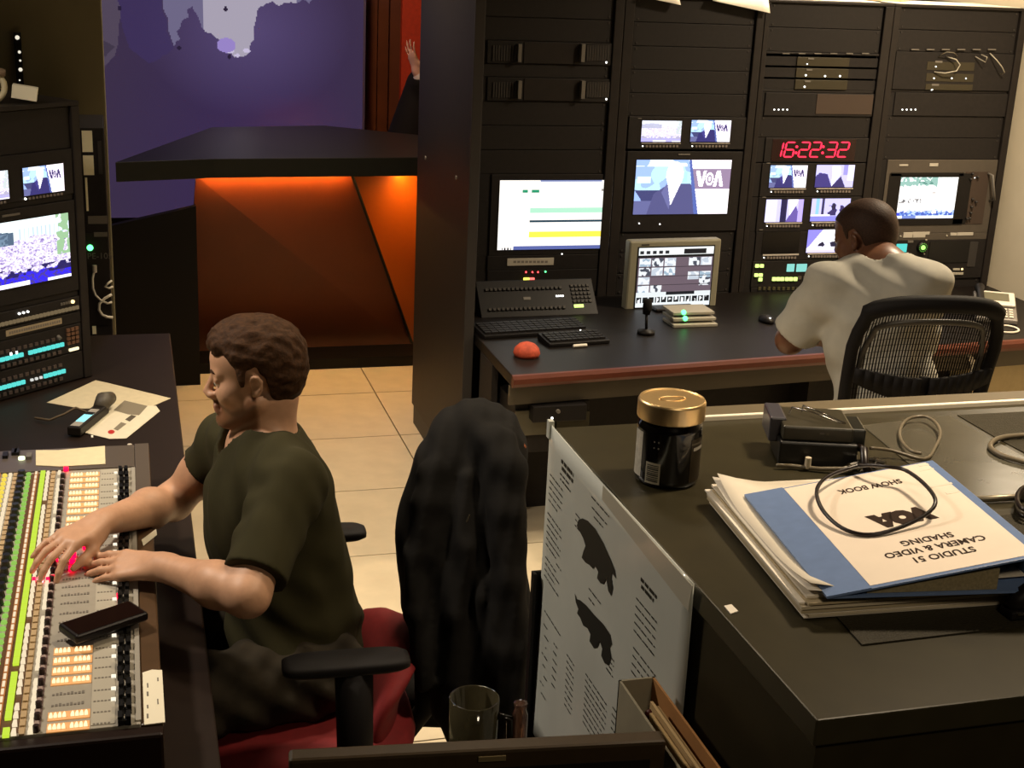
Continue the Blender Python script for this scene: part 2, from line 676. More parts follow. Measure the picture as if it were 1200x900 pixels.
ep = thing('end_panel', 'tall black side panel closing the left end of the rack wall', 'panel', (1.27, 0, 0))
MB().box(0, 0.03, 4.955, 5.885, 0.09, 2.55).build('board', BLACK, ep, bev=0.003)
MB().box(0.006, 0.03, 5.0, 5.87, 0.0, 0.09).build('toe_kick', DARK, ep)
MB().box(-0.004, 0.034, 4.947, 4.957, 0.05, 2.55).build('edge_strip', DGREY, ep, bev=0.002)
for (px, py) in ((499, 185), (535, 208)):
    p = U(px, py, x=1.27)
    MB().cyl((-0.004, p.y, p.z), (0.002, p.y, p.z), 0.008, n=10).build('smudge_spot', GREY, ep)  # small grey discs standing in for smudges on the board

bays = [(1.345, 2.03), (2.032, 2.655), (2.657, 3.262), (3.264, 3.93)]
open_x = [(1.40, 1.99), (2.075, 2.62), (2.68, 3.22), (3.295, 3.895)]
rack_labels = ['black equipment rack behind the white rundown monitor, next to the end panel',
               'black equipment rack behind the beige monitor, holding the presenter picture',
               'black equipment rack holding the red digital clock',
               'black equipment rack against the beige right wall, with the grey broadcast monitor']
RTOP = 1.925


def zof(px, py):
    return R(px, py)[1]


occ = {0: [], 1: [], 2: [], 3: []}
racks = []
for k, ((x0, x1), (a, b)) in enumerate(zip(bays, open_x)):
    t = thing('equipment_rack', rack_labels[k], 'rack', (0, YR, 0), 0, 'racks of the monitor wall')
    racks.append(t)
    MB().box(x0, a, -0.012, 0.72, 0.02, RTOP).build('side_panel', BLACK, t, bev=0.003)
    MB().box(b, x1, -0.012, 0.72, 0.02, RTOP).build('side_panel', BLACK, t, bev=0.003)
    MB().box(x0, x1, -0.012, 0.72, RTOP, RTOP + 0.012).build('top_panel', BLACK, t, bev=0.003)
    MB().box(a, b, 0.70, 0.72, 0.02, RTOP).build('back_panel', BLACK2, t)
    MB().box(a, b, -0.01, 0.7, 0.0, 0.58).build('base', BLACK2, t)
    for sx, e in ((a, 1), (b, -1)):
        MB().box(min(sx, sx + e * 0.008), max(sx, sx + e * 0.008), 0.012, 0.03, 0.58, RTOP).build('mounting_rail', DGREY, t)


def fill_blanks():
    """filler plates in the free height of every bay"""
    for k, t in enumerate(racks):
        a, b = open_x[k]
        lo = 0.585
        spans = []
        for z0, z1 in sorted(occ[k]) + [(RTOP, RTOP)]:
            if z0 - lo > 0.012:
                spans.append((lo, z0))
            lo = max(lo, z1)
        for z0, z1 in spans:
            n = max(1, round((z1 - z0) / 0.089))
            for i in range(n):
                p0, p1 = z0 + (z1 - z0) * i / n, z0 + (z1 - z0) * (i + 1) / n
                pl = MB().box(a + 0.004, b - 0.004, 0.001, 0.007, p0 + 0.0012, p1 - 0.0012).build('blank_panel', BLACK2, t, bev=0.0015)
                if p1 - p0 > 0.05:
                    for sx in (a + 0.02, b - 0.02):
                        for zz in (p0 + 0.012, p1 - 0.012):
                            MB().cyl((sx, 0.0005, zz), (sx, -0.0025, zz), 0.004, n=6).build('screw', DGREY, pl)


RACKB = BLACK2


def unit(name, label, cat, k, px0, py0, px1, py1, group=None, depth=0.3, m=None, ears=True):
    """a device that fills part of bay k; its local origin is the middle of its lower front edge"""
    x0, z1 = R(px0, py0)
    x1, z0 = R(px1, py1)
    x0, x1 = max(x0, open_x[k][0] + 0.002), min(x1, open_x[k][1] - 0.002)
    z0 += 0.0004
    for a_, b_ in occ[k]:       # never run into the unit above or below
        if a_ < z0 < b_ < z1 and b_ - z0 < 0.03:
            z0 = b_ + 0.0006
        if z0 < a_ < z1 < b_ and z1 - a_ < 0.03:
            z1 = a_ - 0.0006
    t = thing(name, label, cat, ((x0 + x1) / 2, YR, z0), 0, group)
    w, h = x1 - x0, z1 - z0
    occ[k].append((z0, z1))
    MB().box(-w / 2, w / 2, -0.006, 0.009, 0, h).build('front_panel', m or RACKB, t, bev=0.002)
    cx_ = (x0 + x1) / 2
    MB().box(max(-w / 2, open_x[k][0] + 0.011 - cx_), min(w / 2, open_x[k][1] - 0.011 - cx_), 0.0095, depth, 0.003, h - 0.003).build('chassis', RACKB, t)
    if ears:
        a, b = open_x[k]
        if -w / 2 > a + 0.002 - t.location.x:
            MB().box(a + 0.002 - t.location.x, -w / 2, 0.0, 0.006, 0, h).build('mounting_ear', RACKB, t)
        if w / 2 < b - 0.002 - t.location.x:
            MB().box(w / 2, b - 0.002 - t.location.x, 0.0, 0.006, 0, h).build('mounting_ear', RACKB, t)
    return t, w, h


def rel(t, px, py, dy=0.0):
    x, z = R(px, py, t.location.y)
    return x - t.location.x, z - t.location.z


LED_W = glow('led_white', (1, 1, 0.95), 4)
LED_G = glow('led_green', (0.1, 1, 0.25), 4)
LED_R = glow('led_red', (1, 0.06, 0.06), 4)
LED_B = glow('led_blue', (0.4, 0.7, 1), 4)
LED_Y = glow('led_yellow_green', (0.75, 1, 0.25), 1.6)
TEAL = glow('teal_display', (0.12, 0.85, 0.78), 0.9)
TEALP = glow('pale_teal_display', (0.35, 0.95, 0.85), 0.8)
AMBER = glow('amber_light', (1, 0.7, 0.3), 2.5)


def leds(t, pts, m, name='indicator_light', r=0.0045):
    for px, py in pts:
        x, z = rel(t, px, py)
        MB().cyl((x, -0.004, z), (x, -0.010, z), r, r * 0.7, n=8).build(name, m, t)


def strip(t, name, px0, py0, px1, py1, m, y0=-0.009, y1=-0.004):
    x0, z1 = rel(t, px0, py0)
    x1, z0 = rel(t, px1, py1)
    return MB().box(x0, x1, y0, y1, z0, z1).build(name, m, t, bev=0.0008)


def rows_of(t, name, px0, px1, py, n, wpx, hpx, m, kind='stuff'):
    mb = MB()
    for i in range(n):
        px = px0 + (px1 - px0) * i / max(1, n - 1)
        x0, z1 = rel(t, px - wpx / 2, py - hpx / 2)
        x1, z0 = rel(t, px + wpx / 2, py + hpx / 2)
        mb.box(x0, x1, -0.011, -0.004, z0, z1)
    o = mb.build(name, m, t)
    o['kind'] = kind
    return o


SCR = attr_screen('lit_screen', 1.7)
SCRW = attr_screen('bright_screen', 1.35)
SCRD = attr_screen('dimmer_screen', 1.15)


def screen(t, name, img, px0, py0, px1, py1, m=None, y=-0.0075):
    x0, z1 = rel(t, px0, py0)
    x1, z0 = rel(t, px1, py1)
    MB().box(x0 - 0.004, x1 + 0.004, -0.0072, -0.004, z0 - 0.004, z1 + 0.004).build('screen_frame', DARK, t)
    return display(name, img, x1 - x0, z1 - z0, m or SCR, t, (x0, y, z0))


# ---- bay 1
for py0, py1, lab in ((47, 77, 'upper of two vented black rack units with a lit white lamp at the right'),
                      (90, 120, 'lower of two vented black rack units with a lit white lamp at the right')):
    t, w, h = unit('rack_amplifier', lab, 'rack unit', 0, 571, py0, 719, py1, 'vented units in the left rack')
    for px0, px1 in ((578, 603), (688, 712)):
        mb = MB()
        n = 9
        for i in range(n):
            px = px0 + (px1 - px0) * i / (n - 1)
            x0, z1 = rel(t, px - 0.7, py0 + 6)
            x1, z0 = rel(t, px + 0.7, py1 - 6)
            mb.box(x0, x1, -0.010, -0.004, z0, z1)
        mb.build('grille', DGREY, t)['kind'] = 'stuff'
    for px in (607, 681):
        strip(t, 'handle', px - 1.6, py0 + 4, px + 1.6, py1 - 5, GREY, -0.03, -0.004)
    strip(t, 'front_plate', 614, py0 + 2, 676, py1 - 2, BLACK)
    leds(t, [(710, py1 - 4)], LED_W)

t, w, h = unit('rundown_monitor', 'widescreen monitor showing a white rundown page with green and yellow lines', 'monitor', 0, 576, 204, 718, 297, depth=0.06)
screen(t, 'screen', pic_table(150, 96), 585.5, 211, 712.5, 290.5, SCRW)
leds(t, [(658, 297.2)], LED_W, r=0.003)
t, w, h = unit('label_plate', 'narrow black rack plate with a pale printed label under the rundown monitor', 'rack plate', 0, 571, 299, 719, 314)
lb = strip(t, 'paper_label', 594, 302.5, 648, 310, LABELW)
mb = MB()
for i in range(9):
    px = 601 + i * 4.6
    x0, z1 = rel(t, px, 305)
    x1, z0 = rel(t, px + 3.2, 307.5)
    mb.box(x0, x1, -0.0096, -0.009, z0, z1)
mb.build('faint_print', mat('faint_ink', '7c756b', 0.8), t)['kind'] = 'stuff'
t, w, h = unit('control_panel', 'black rack panel with three red lamps and a lit red and yellow button', 'rack panel', 0, 571, 315, 719, 341)
leds(t, [(616, 318.5), (623.5, 318.5), (630, 318.5)], LED_R)
leds(t, [(638.7, 318)], LED_G)
strip(t, 'lit_button', 613, 325, 619, 333, glow('lit_yellow', (0.95, 0.9, 0.1), 2.2), -0.014)
strip(t, 'lit_button', 619.4, 325, 625, 333, glow('lit_red', (1, 0.12, 0.1), 2.6), -0.014)
x, z = rel(t, 640, 332)
MB().cyl((x, -0.004, z), (x, -0.016, z), 0.009, 0.007, n=14).build('knob', DGREY, t, smooth=True)
leds(t, [(606, 335.5)], LED_B, r=0.005)
strip(t, 'small_label', 671, 331.5, 685, 334.5, GREY)
leds(t, [(654, 333)], mat('unlit_lamp', '6a4a4c', 0.4), r=0.005)

# ---- bay 2
im_small = pic_anchor(64, 42)
im_pale = pic_crowd(64, 42, True)


def dual(label, k, rect, screens, group='twin small monitors in the rack wall'):
    t, w, h = unit('twin_monitor', label, 'monitor', k, *rect, group)
    for nm, (px0, py0, px1, py1), img in screens:
        if img is None:
            x0, z1 = rel(t, px0, py0)
            x1, z0 = rel(t, px1, py1)
            MB().box(x0, x1, -0.0075, -0.004, z0, z1).build('screen', mat('unlit_screen', '0b0a0b', 0.2), t)['label'] = 'dark unlit screen'
        else:
            screen(t, 'screen', img, px0, py0, px1, py1)
        strip(t, 'light_bar', px0 - 1, py1 + 1.2, px1 + 0.5, py1 + 2.2, mat('silver_bar', 'b9b0a6', 0.4))
        rows_of(t, 'button_row', px0 + 5, px1 - 4, py1 + 5, 10, 2.2, 2.4, mat('tiny_button', '7a7068', 0.5))
        leds(t, [(px0 + 0.5, py1 + 5)], LED_W, r=0.0032)
    strip(t, 'maker_plate', screens[0][1][0] - 5, screens[0][1][1] - 3, screens[0][1][0] - 1, screens[0][1][1] - 2, GREY)
    return t


dual('twin small monitors at the top of the second rack, crowd picture left and presenter right', 1, (737, 136, 872, 175),
     [('l', (752, 141, 796.5, 166), im_pale), ('r', (810, 140.5, 854, 166), im_small)])
t, w, h = unit('presenter_monitor', 'large rack monitor showing a presenter in a dark suit beside a lettered panel', 'monitor', 1, 735, 177, 874, 270)
screen(t, 'screen', pic_anchor(150, 92, True), 745.5, 187, 851, 250)
strip(t, 'maker_plate', 794, 180, 808, 181.5, GREY)
leds(t, [(748.3, 261.5), (772.5, 262.3)], LED_W, r=0.0035)

# ---- bay 3
t, w, h = unit('terminal_panel', 'black rack panel with a row of pale tabs above the clock rack units', 'rack panel', 2, 897, 60, 1034, 66)
rows_of(t, 'tab', 920, 1013, 62.5, 6, 8, 1.5, GREY)
for j, (py0, py1) in enumerate(((66.5, 78.5), (79.5, 92), (93, 105.5))):
    t, w, h = unit('half_rack_unit', 'narrow dark rack unit with a lit white lamp, %s of the three above the clock' % ('topmost', 'middle', 'lowest')[j], 'rack unit', 2, 934 - j * 1.2, py0, 994 - j * 1.2, py1, 'three stacked small units over the clock', m=mat('olive_metal', '3a3426', 0.5))
    strip(t, 'maker_plate', 946 - j * 2, py0 + 1.2, 953 - j * 2, py0 + 3.2, GREY)
    leds(t, [(945 - j * 1.5, py0 + 8.5)] + ([(966, py0 + 9.5), (983.5, py0 + 9.5)] if j == 1 else []), LED_W, r=0.0045 if j else 0.003)
for kk, (bx0, bx1, sx0, sx1) in ((2, (897, 1034, 905, 924)), (3, (1049, 1184, 1055, 1074))):
    t, w, h = unit('switch_panel', ('blank black panel with four small lit lamps just over the clock', 'blank black panel with four small lit lamps over the grey broadcast monitor')[kk - 2], 'rack panel', kk, bx0, 108, bx1, 137, 'panels with four lamps')
    leds(t, [(sx0 + 1.5 + i * 5.1, 128.2) for i in range(4)], LED_W, r=0.0035)
    if kk == 2:
        strip(t, 'front_plate', 957, 110, 1020, 134, mat('brown_plate', '453931', 0.55))

t, w, h = unit('digital_clock', 'red seven segment digital clock reading 16:22:32', 'clock', 2, 897, 161, 1034, 190)
RED7 = glow('clock_red', (1.0, 0.02, 0.06), 2.6)
SEG = {'0': 'abcdef', '1': 'bc', '2': 'abged', '3': 'abgcd', '6': 'afgedc'}
strip(t, 'display_window', 905, 162.5, 1000, 188.5, mat('clock_window', '200608', 0.25), -0.0075)


def seven(ch, px, py0, py1, wpx):
    if ch == ':':
        for f in (0.3, 0.72):
            x, z = rel(t, px + (0.5 - f) * 2, py0 + (py1 - py0) * f)
            MB().cyl((x, -0.0072, z), (x, -0.0105, z), 0.006, n=8).build('colon_dot', RED7, t)
        return
    x0, z1 = rel(t, px, py0)
    x1, z0 = rel(t, px + wpx, py1)
    wd, h = x1 - x0, z1 - z0
    sh = 0.16
    th = 0.0062

    def P(a, b):
        return Vector((x0 + a * wd + (b - 0.5) * h * sh, -0.0075, z0 + b * h))
    ends = {'a': ((0, 1), (1, 1)), 'b': ((1, 1), (1, .5)), 'c': ((1, .5), (1, 0)), 'd': ((0, 0), (1, 0)), 'e': ((0, .5), (0, 0)), 'f': ((0, 1), (0, .5)), 'g': ((0, .5), (1, .5))}
    mb = MB()
    for s_ in SEG[ch]:
        p, q = P(*ends[s_][0]), P(*ends[s_][1])
        d = (q - p).normalized()
        n_ = Vector((-d.z, 0, d.x)) * th / 2
        p, q = p + d * 0.004, q - d * 0.004
        mb.slab([p - d * 0.003, p + n_ + d * .003, q + n_ - d * .003, q + d * 0.003, q - n_ - d * .003, p - n_ + d * .003], (0, -0.003, 0))
    mb.build('digit', RED7, t)


for ch, px in zip('16:22:32', (906, 920, 932.2, 937, 950.5, 963.2, 969, 983)):
    seven(ch, px, 166.5, 183.5, 8.6)

g3 = 'twin small monitors in the rack wall'
dual('twin small monitors directly under the red clock, presenter left and close presenter right', 2, (893, 191, 1032, 229.5),
     [('l', (902.5, 193.5, 943, 219.5), im_small), ('r', (956.5, 193, 998, 219), pic_closeup(60, 40, 2))])
dual('middle pair of small monitors under the clock, suit close-up left and studio desk right', 2, (889, 231, 1029, 269.5),
     [('l', (897.5, 233.5, 938.5, 259.5), pic_closeup(60, 40, 0)), ('r', (951, 232.5, 993, 258.5), pic_closeup(60, 40, 1))])
dual('lowest pair of small monitors under the clock, left screen dark and right screen white', 2, (886, 271, 1026, 303),
     [('l', (894, 271.5, 934.5, 296.5), None), ('r', (946.5, 269, 986, 295), pic_closeup(60, 40, 3))])
t, w, h = unit('router_panel', 'black button panel with lit yellow-green keys and two teal readouts below the small monitors', 'button panel', 2, 882, 304.5, 1022, 333)
for (px, py) in ((886.2, 311), (891.7, 311), (885.2, 321.8), (890.4, 321.8), (890, 327)):
    strip(t, 'lit_key', px - 1.75, py - 1.8, px + 1.75, py + 1.8, LED_Y, -0.014)
for px in (906, 910.8, 915.5, 921, 925.8, 931):
    strip(t, 'lit_key', px - 1.7, 324.4, px + 1.7, 328.4, LED_Y, -0.014)
for px, py in ((962.5, 308.5), (968.5, 308.5), (962, 314), (974, 308)):
    strip(t, 'lit_key', px - 1.7, py - 1.8, px + 1.7, py + 1.8, LED_Y, -0.014)
strip(t, 'readout', 921.8, 309, 929.5, 317.8, TEALP)
strip(t, 'readout', 933, 309, 944, 317.8, TEALP)
rows_of(t, 'unlit_key', 936, 942, 325, 2, 3.4, 3.6, mat('unlit_key', '5a5348', 0.5))
rows_of(t, 'unlit_key', 951, 957, 314, 2, 3.4, 3.6, mat('unlit_key', '5a5348', 0.5))
t, w, h = unit('intercom_unit', 'dark intercom unit with a blue-white display strip at the foot of the clock rack', 'button panel', 2, 880, 334, 1020, 356)
strip(t, 'display_strip', 886.5, 343, 903, 347.5, glow('blue_white_display', (0.45, 0.8, 1), 1.6))
rows_of(t, 'lit_segment', 907, 921, 343.5, 4, 3, 3, glow('teal_segment', (0.3, 0.8, 0.8), 0.8))
rows_of(t, 'lit_segment', 928, 941, 342.5, 4, 2.4, 2.6, glow('white_segment', (0.9, 0.9, 0.85), 0.8))
rows_of(t, 'lever_key', 889, 945, 337.5, 11, 2.6, 3.4, mat('olive_key', '4c472c', 0.5))
rows_of(t, 'lever_key', 889, 945, 352, 11, 2.2, 2.8, mat('brown_key', '4c403c', 0.5))

# ---- bay 4
t, w, h = unit('patch_panel', 'black patch panel with looped grey cords at the top of the right rack', 'rack panel', 3, 1050, 60, 1184, 107)
rows_of(t, 'tab', 1071, 1161, 57.8, 6, 9, 1.6, GREY)
for j, py in enumerate((71, 98)):
    strip(t, 'maker_plate', 1095 - j * 4, py, 1103 - j * 4, py + 2.5, GREY)
for px, py in ((1095.5, 77.8), (1093.3, 91.5), (1114.2, 91.5), (1130.7, 91.8), (1091.2, 104.8)):
    leds(t, [(px, py)], LED_W, r=0.004)
for j, (py0, py1) in enumerate(((72, 84), (85.5, 97), (98, 107))):
    strip(t, 'front_plate', 1086 - j, py0, 1140 - j, py1 - 1, mat('olive_metal', '3a3426', 0.5), -0.008, -0.004)
mcord = mat('grey_cord', 'a59d8c', 0.5)


def cord(t, pts, r, m, name='patch_cord', bow=0.03):
    P = []
    n = len(pts)
    for i, (px, py) in enumerate(pts):
        x, z = rel(t, px, py)
        P.append((x, -0.012 - bow * math.sin(PI * i / (n - 1)), z))
    mb = MB()
    mb.tube(P, r, 6)
    return mb.build(name, m, t, smooth=True)


cord(t, [(1093, 84), (1103, 85), (1115, 82), (1119, 75), (1116, 69), (1107, 66)], 0.003, mcord)
cord(t, [(1098, 66), (1104, 60), (1112, 61), (1120, 65)], 0.0022, mat('dim_cord', '6a6252', 0.5))
cord(t, [(1141, 66), (1149, 72), (1151, 66), (1148, 64)], 0.0025, mcord)
cord(t, [(1158, 62), (1163, 70), (1168, 78), (1172, 84), (1170, 87)], 0.0028, mcord)
t, w, h = unit('broadcast_monitor', 'grey broadcast monitor with knobs down its right side against the beige wall', 'monitor', 3, 1040, 187, 1160, 272, m=mat('warm_grey_metal', '4e463d', 0.5, noise=0.05))
screen(t, 'screen', pic_skyline(120, 76), 1049, 207.5, 1122.5, 255)
for a0, b0, a1, b1 in ((1042, 203, 1048, 262), (1123, 203, 1130, 262), (1043, 202, 1128, 206), (1042, 257, 1126, 263)):
    strip(t, 'screen_surround', a0, b0, a1, b1, DARK, -0.009)
strip(t, 'maker_plate', 1053, 192.2, 1063, 194.3, LABELW)
strip(t, 'maker_plate', 1088.5, 191, 1098, 194.6, LABELW)
strip(t, 'control_column', 1131, 201, 1150, 262, mat('brown_plate', '453931', 0.55), -0.0085)
for px, py in ((1138, 203), (1144, 207), (1136, 209.5), (1138, 233), (1137, 242), (1142, 236), (1136, 249), (1134.5, 255), (1131.5, 256)):
    x, z = rel(t, px, py)
    MB().cyl((x, -0.0085, z), (x, -0.02, z), 0.006, 0.005, n=10).build('knob', DGREY, t, smooth=True)
leds(t, [(1135.5, 209.8), (1141, 208), (1136.5, 242.5), (1135.5, 249), (1131, 256.5), (1134.5, 255)], LED_W, r=0.0028)
x0, z1 = rel(t, 1157, 203)
x1, z0 = rel(t, 1162, 235)
MB().tube([(x0, -0.006, z1), (x0 + .005, -0.035, z1 - .004), (x1 - .01, -0.035, z0 + .01), (x1 - .014, -0.006, z0)], 0.006, 8).build('carrying_handle', GREY, t, smooth=True)
t, w, h = unit('label_plate', 'narrow rack plate with two rows of pale labels under the broadcast monitor', 'rack plate', 3, 1038, 272.5, 1158, 280, m=mat('warm_grey_metal', '4e463d', 0.5))
for a0, a1, b0, b1 in ((1058, 1068, 269.5, 275.5), (1069, 1088, 269, 272), (1069, 1083, 272.2, 275.3), (1113, 1120, 270, 273.2), (1121, 1139, 269.6, 273)):
    strip(t, 'paper_label', a0, b0 + 2.5, a1, b1 + 2.5, LABELW)
leds(t, [(1054.5, 276.5), (1108.5, 275.8)], mat('pale_button', 'b5ad9c', 0.5), r=0.005)
t, w, h = unit('camera_remote', 'rack panel with a teal display and a round green lit knob', 'rack unit', 3, 1036, 281, 1087, 316, ears=False)
strip(t, 'readout', 1050, 285.5, 1061, 295, TEAL)
x, z = rel(t, 1079, 289)
MB().cyl((x, -0.006, z), (x, -0.02, z), 0.026, 0.023, n=24).build('knob_ring', DARK, t, smooth=True)
MB().cyl((x, -0.02, z), (x, -0.026, z), 0.011, 0.009, n=18).build('lit_knob', glow('knob_green', (0.35, 1, 0.15), 2.0), t)
mb = MB()
for i in range(14):
    a_ = 2 * PI * i / 14
    mb.cyl((x + 0.019 * math.cos(a_), -0.018, z + 0.019 * math.sin(a_)), (x + 0.019 * math.cos(a_), -0.023, z + 0.019 * math.sin(a_)), 0.002, n=6)
mb.build('light_ring', glow('ring_green', (0.3, 0.9, 0.12), 0.5), t)['kind'] = 'stuff'
leds(t, [(1084.5, 280.8), (1082, 297)], mat('pale_button', 'b5ad9c', 0.5), r=0.005)
strip(t, 'maker_plate', 1063, 281.5, 1069, 284, GREY)
t, w, h = unit('small_monitor', 'small switched-off dark monitor above a row of lit buttons, near the wall telephone', 'monitor', 3, 1091, 281, 1152, 325, ears=False)
strip(t, 'screen', 1089, 283, 1133, 307, mat('unlit_screen', '0b0a0b', 0.2), -0.0085)
strip(t, 'side_post', 1136, 283, 1141, 312, DGREY)
rows_of(t, 'button_row', 1110, 1126, 320, 6, 2.4, 2.6, mat('pale_button', 'b5ad9c', 0.5))
rows_of(t, 'button_row', 1117, 1122, 315, 3, 2.2, 2.2, mat('pale_button', 'b5ad9c', 0.5))
leds(t, [(1126.5, 315)], AMBER, r=0.006)

fill_blanks()

# papers on top of the racks
def flat_paper(name, label, c, w, d, rz, z, m=WHITE, h=0.002):
    t = MB().box(-w / 2, w / 2, -d / 2, d / 2, 0, h).build(name, m)
    t.location = (*c, z)
    t.rotation_euler = (0, 0, rz)
    return tag(t, label, 'paper', 'papers on the rack tops')


def curled_sheet(name, label, px0, px1, drop):
    """a sheet lying on the rack top whose front end droops over the edge"""
    x0 = R(px0, 5)[0]
    x1 = R(px1, 5)[0]
    mb = MB()
    rings = []
    zt = RTOP + 0.014
    for j in range(13):
        s_ = (j / 12) ** 0.5
        y = 0.28 - 0.30 * s_ if s_ < 0.9 else 0.01 - (s_ - 0.9) * 0.25
        y = 0.3 - 0.345 * s_
        row = []
        for i in range(9):
            u_ = i / 8
            dr = drop * max(0, (s_ - 0.905) / 0.095) * (0.25 + 0.75 * u_)
            row.append((x0 + (x1 - x0) * u_, y, zt + 0.01 * math.sin(s_ * PI) - dr))
        rings.append(row)
    vs = [p for r in rings for p in r]
    fs = [(j * 9 + i, j * 9 + i + 1, (j + 1) * 9 + i + 1, (j + 1) * 9 + i) for j in range(12) for i in range(8)]
    mb._add(vs, fs)
    o = mb.build(name, WHITE, smooth=True)
    so = o.modifiers.new('thick', 'SOLIDIFY')
    so.thickness = 0.001
    o.location = (0, YR, 0)
    return tag(o, label, 'paper', 'papers on the rack tops')


curled_sheet('paper_sheet', 'white sheet drooping over the rack top above the presenter monitor', 748, 793, 0.035)
curled_sheet('paper_sheet', 'white sheet curling over the rack top left of the clock rack', 830, 898, 0.055)
flat_paper('paper_sheet', 'wide white sheet lying on top of the clock rack', (2.97, 5.72), 0.5, 0.36, 0.02, RTOP + 0.013)
flat_paper('paper_sheet', 'wide white sheet lying on top of the rack by the beige wall', (3.6, 5.70), 0.6, 0.38, -0.01, RTOP + 0.013)
flat_paper('leaflet', 'coloured leaflet lying on a white sheet on the rack top', (3.25, 5.78), 0.42, 0.2, 0.0, RTOP + 0.0165, mat('leaflet_print', 'b79a6c', 0.6, noise=0.35, scale=14))

# ------------------------------------------------------------------ operator desk of the rack wall
M_DESK = mat('dark_desk_laminate', '140f0c', 0.45, noise=0.12, scale=18)
M_TRIM = mat('red_brown_edge', '5c2a1a', 0.4, noise=0.1, scale=12)
DZ = 0.68
dk = thing('operator_desk', 'long dark desk with a red-brown front edge along the rack wall', 'desk', (0, 0, 0))
P0, P1 = Vector((1.31, 4.43)), Vector((3.93, 4.66))
MB().slab([(P0.x, P0.y, DZ - 0.04), (P1.x, P1.y, DZ - 0.04), (P1.x, 5.48, DZ - 0.04), (1.31, 5.48, DZ - 0.04)], (0, 0, 0.04)).build('desktop', M_DESK, dk, bev=0.003)
e = (P1 - P0).normalized()
nn = Vector((e.y, -e.x))
mb = MB()
pr = [(0, -0.045), (0.012, -0.043), (0.02, -0.03), (0.02, -0.012), (0.012, 0.0), (0, 0.001)]
rings = []
for tt in (0.0, 1.0):
    b_ = P0.lerp(P1, tt)
    rings.append([(b_.x + nn.x * a_, b_.y + nn.y * a_, DZ + z_) for a_, z_ in pr])
mb.loft(rings)
mb.build('front_edge', M_TRIM, dk, smooth=False)
e_ = Vector((-nn.x, -nn.y))
f0, f1 = P0 + e_ * 0.012, P1 + e_ * 0.012
MB().slab([(f0.x, f0.y, DZ - 0.115), (f1.x, f1.y, DZ - 0.115), (f1.x, f1.y + 0.018, DZ - 0.115), (f0.x, f0.y + 0.018, DZ - 0.115)], (0, 0, 0.07)).build('fascia', mat('olive_fascia', '4a4234', 0.5), dk)
MB().box(1.31, 3.93, 4.83, 4.86, 0.0, DZ - 0.04).build('modesty_panel', BLACK2, dk)
for x in (1.32, 2.62, 3.9):
    MB().box(x - 0.012, x + 0.012, 4.68, 4.83, 0.06, DZ - 0.04).build('support', BLACK2, dk)
# drawer unit and devices hung below the left end
dr = thing('under_desk_cabinet', 'dark drawer unit hung below the left end of the operator desk', 'cabinet', (1.345, 4.475, 0.365))
MB().box(0, 0.28, 0.012, 0.33, 0, 0.19).build('body', BLACK2, dr, bev=0.003)
f1 = MB().box(0.0, 0.15, 0, 0.012, 0.07, 0.165).build('drawer', mat('drawer_front', '55503f', 0.5), dr, bev=0.002)
MB().tube([(0.118, 0.0, 0.095), (0.118, -0.014, 0.1), (0.118, -0.014, 0.135), (0.118, 0.0, 0.14)], 0.003, 6).build('handle', CHROME, f1, smooth=True)
MB().box(0.155, 0.28, 0, 0.012, 0.075, 0.15).build('drawer', mat('drawer_front_dark', '3a3628', 0.5), dr, bev=0.002)
tb = thing('talkback_box', 'small black box with one white lamp fixed under the operator desk edge', 'box', (1.485, 4.425, 0.5))
MB().box(-0.09, 0.11, 0, 0.14, 0, 0.06).build('body', DARK, tb, bev=0.003)
MB().cyl((-0.02, 0.002, 0.016), (-0.02, -0.004, 0.016), 0.004, n=8).build('indicator_light', LED_W, tb)
MB().cyl((0.0, 0.002, 0.042), (0.0, -0.012, 0.042), 0.007, n=10).build('knob', GREY, tb)

# intercom station standing on the desk
def deskthing(name, label, cat, px, py, rz=0.0, z=DZ, group=None):
    p = U(px, py, z=z)
    return thing(name, label, cat, (p.x, p.y, z), rz, group)


t = deskthing('intercom_station', 'black desktop intercom station with two rows of keys and a keypad below the rundown monitor', 'intercom', 632, 369, 0.02)
M = Matrix.Rotation(math.radians(-62), 4, 'X')
w2 = 0.25
mb = MB()
mb.slab([(-w2, -0.02, 0), (-w2, 0.12, 0), (-w2, 0.12, 0.115), (-w2, 0.09, 0.125)], (2 * w2, 0, 0))
mb.build('body', DARK, t, bev=0.003)
fx = frame((0, -0.02, 0.0), (1, 0, 0), (0, 0.11, 0.125))


def on_face(mb, x0, x1, v0, v1, h=0.006):
    mb.box(x0, x1, v0, v1, 0.0, h, fx)


for v, n in ((0.035, 18), (0.125, 18)):
    mb = MB()
    for i in range(n):
        x = -0.215 + i * 0.0185
        on_face(mb, x, x + 0.011, v - 0.006, v + 0.006, 0.007)
    mb.build('key_row', DGREY, t)['kind'] = 'stuff'
mb = MB()
for i in range(5):
    for j in range(5):
        on_face(mb, 0.15 + i * 0.017, 0.162 + i * 0.017, 0.055 + j * 0.018, 0.066 + j * 0.018, 0.006)
mb.build('keypad', DGREY, t)['kind'] = 'stuff'
mb = MB()
on_face(mb, 0.15, 0.19, 0.033, 0.045)
mb.build('lit_key', LED_Y, t)
mb = MB()
for i in range(4):
    on_face(mb, 0.08 + i * 0.009, 0.086 + i * 0.009, 0.085, 0.091, 0.003)
mb.build('readout', LED_W, t)
mb = MB()
on_face(mb, -0.06, -0.03, 0.075, 0.088, 0.002)
mb.build('maker_plate', GREY, t)

M_KEY = mat('black_key', '201d1c', 0.5)


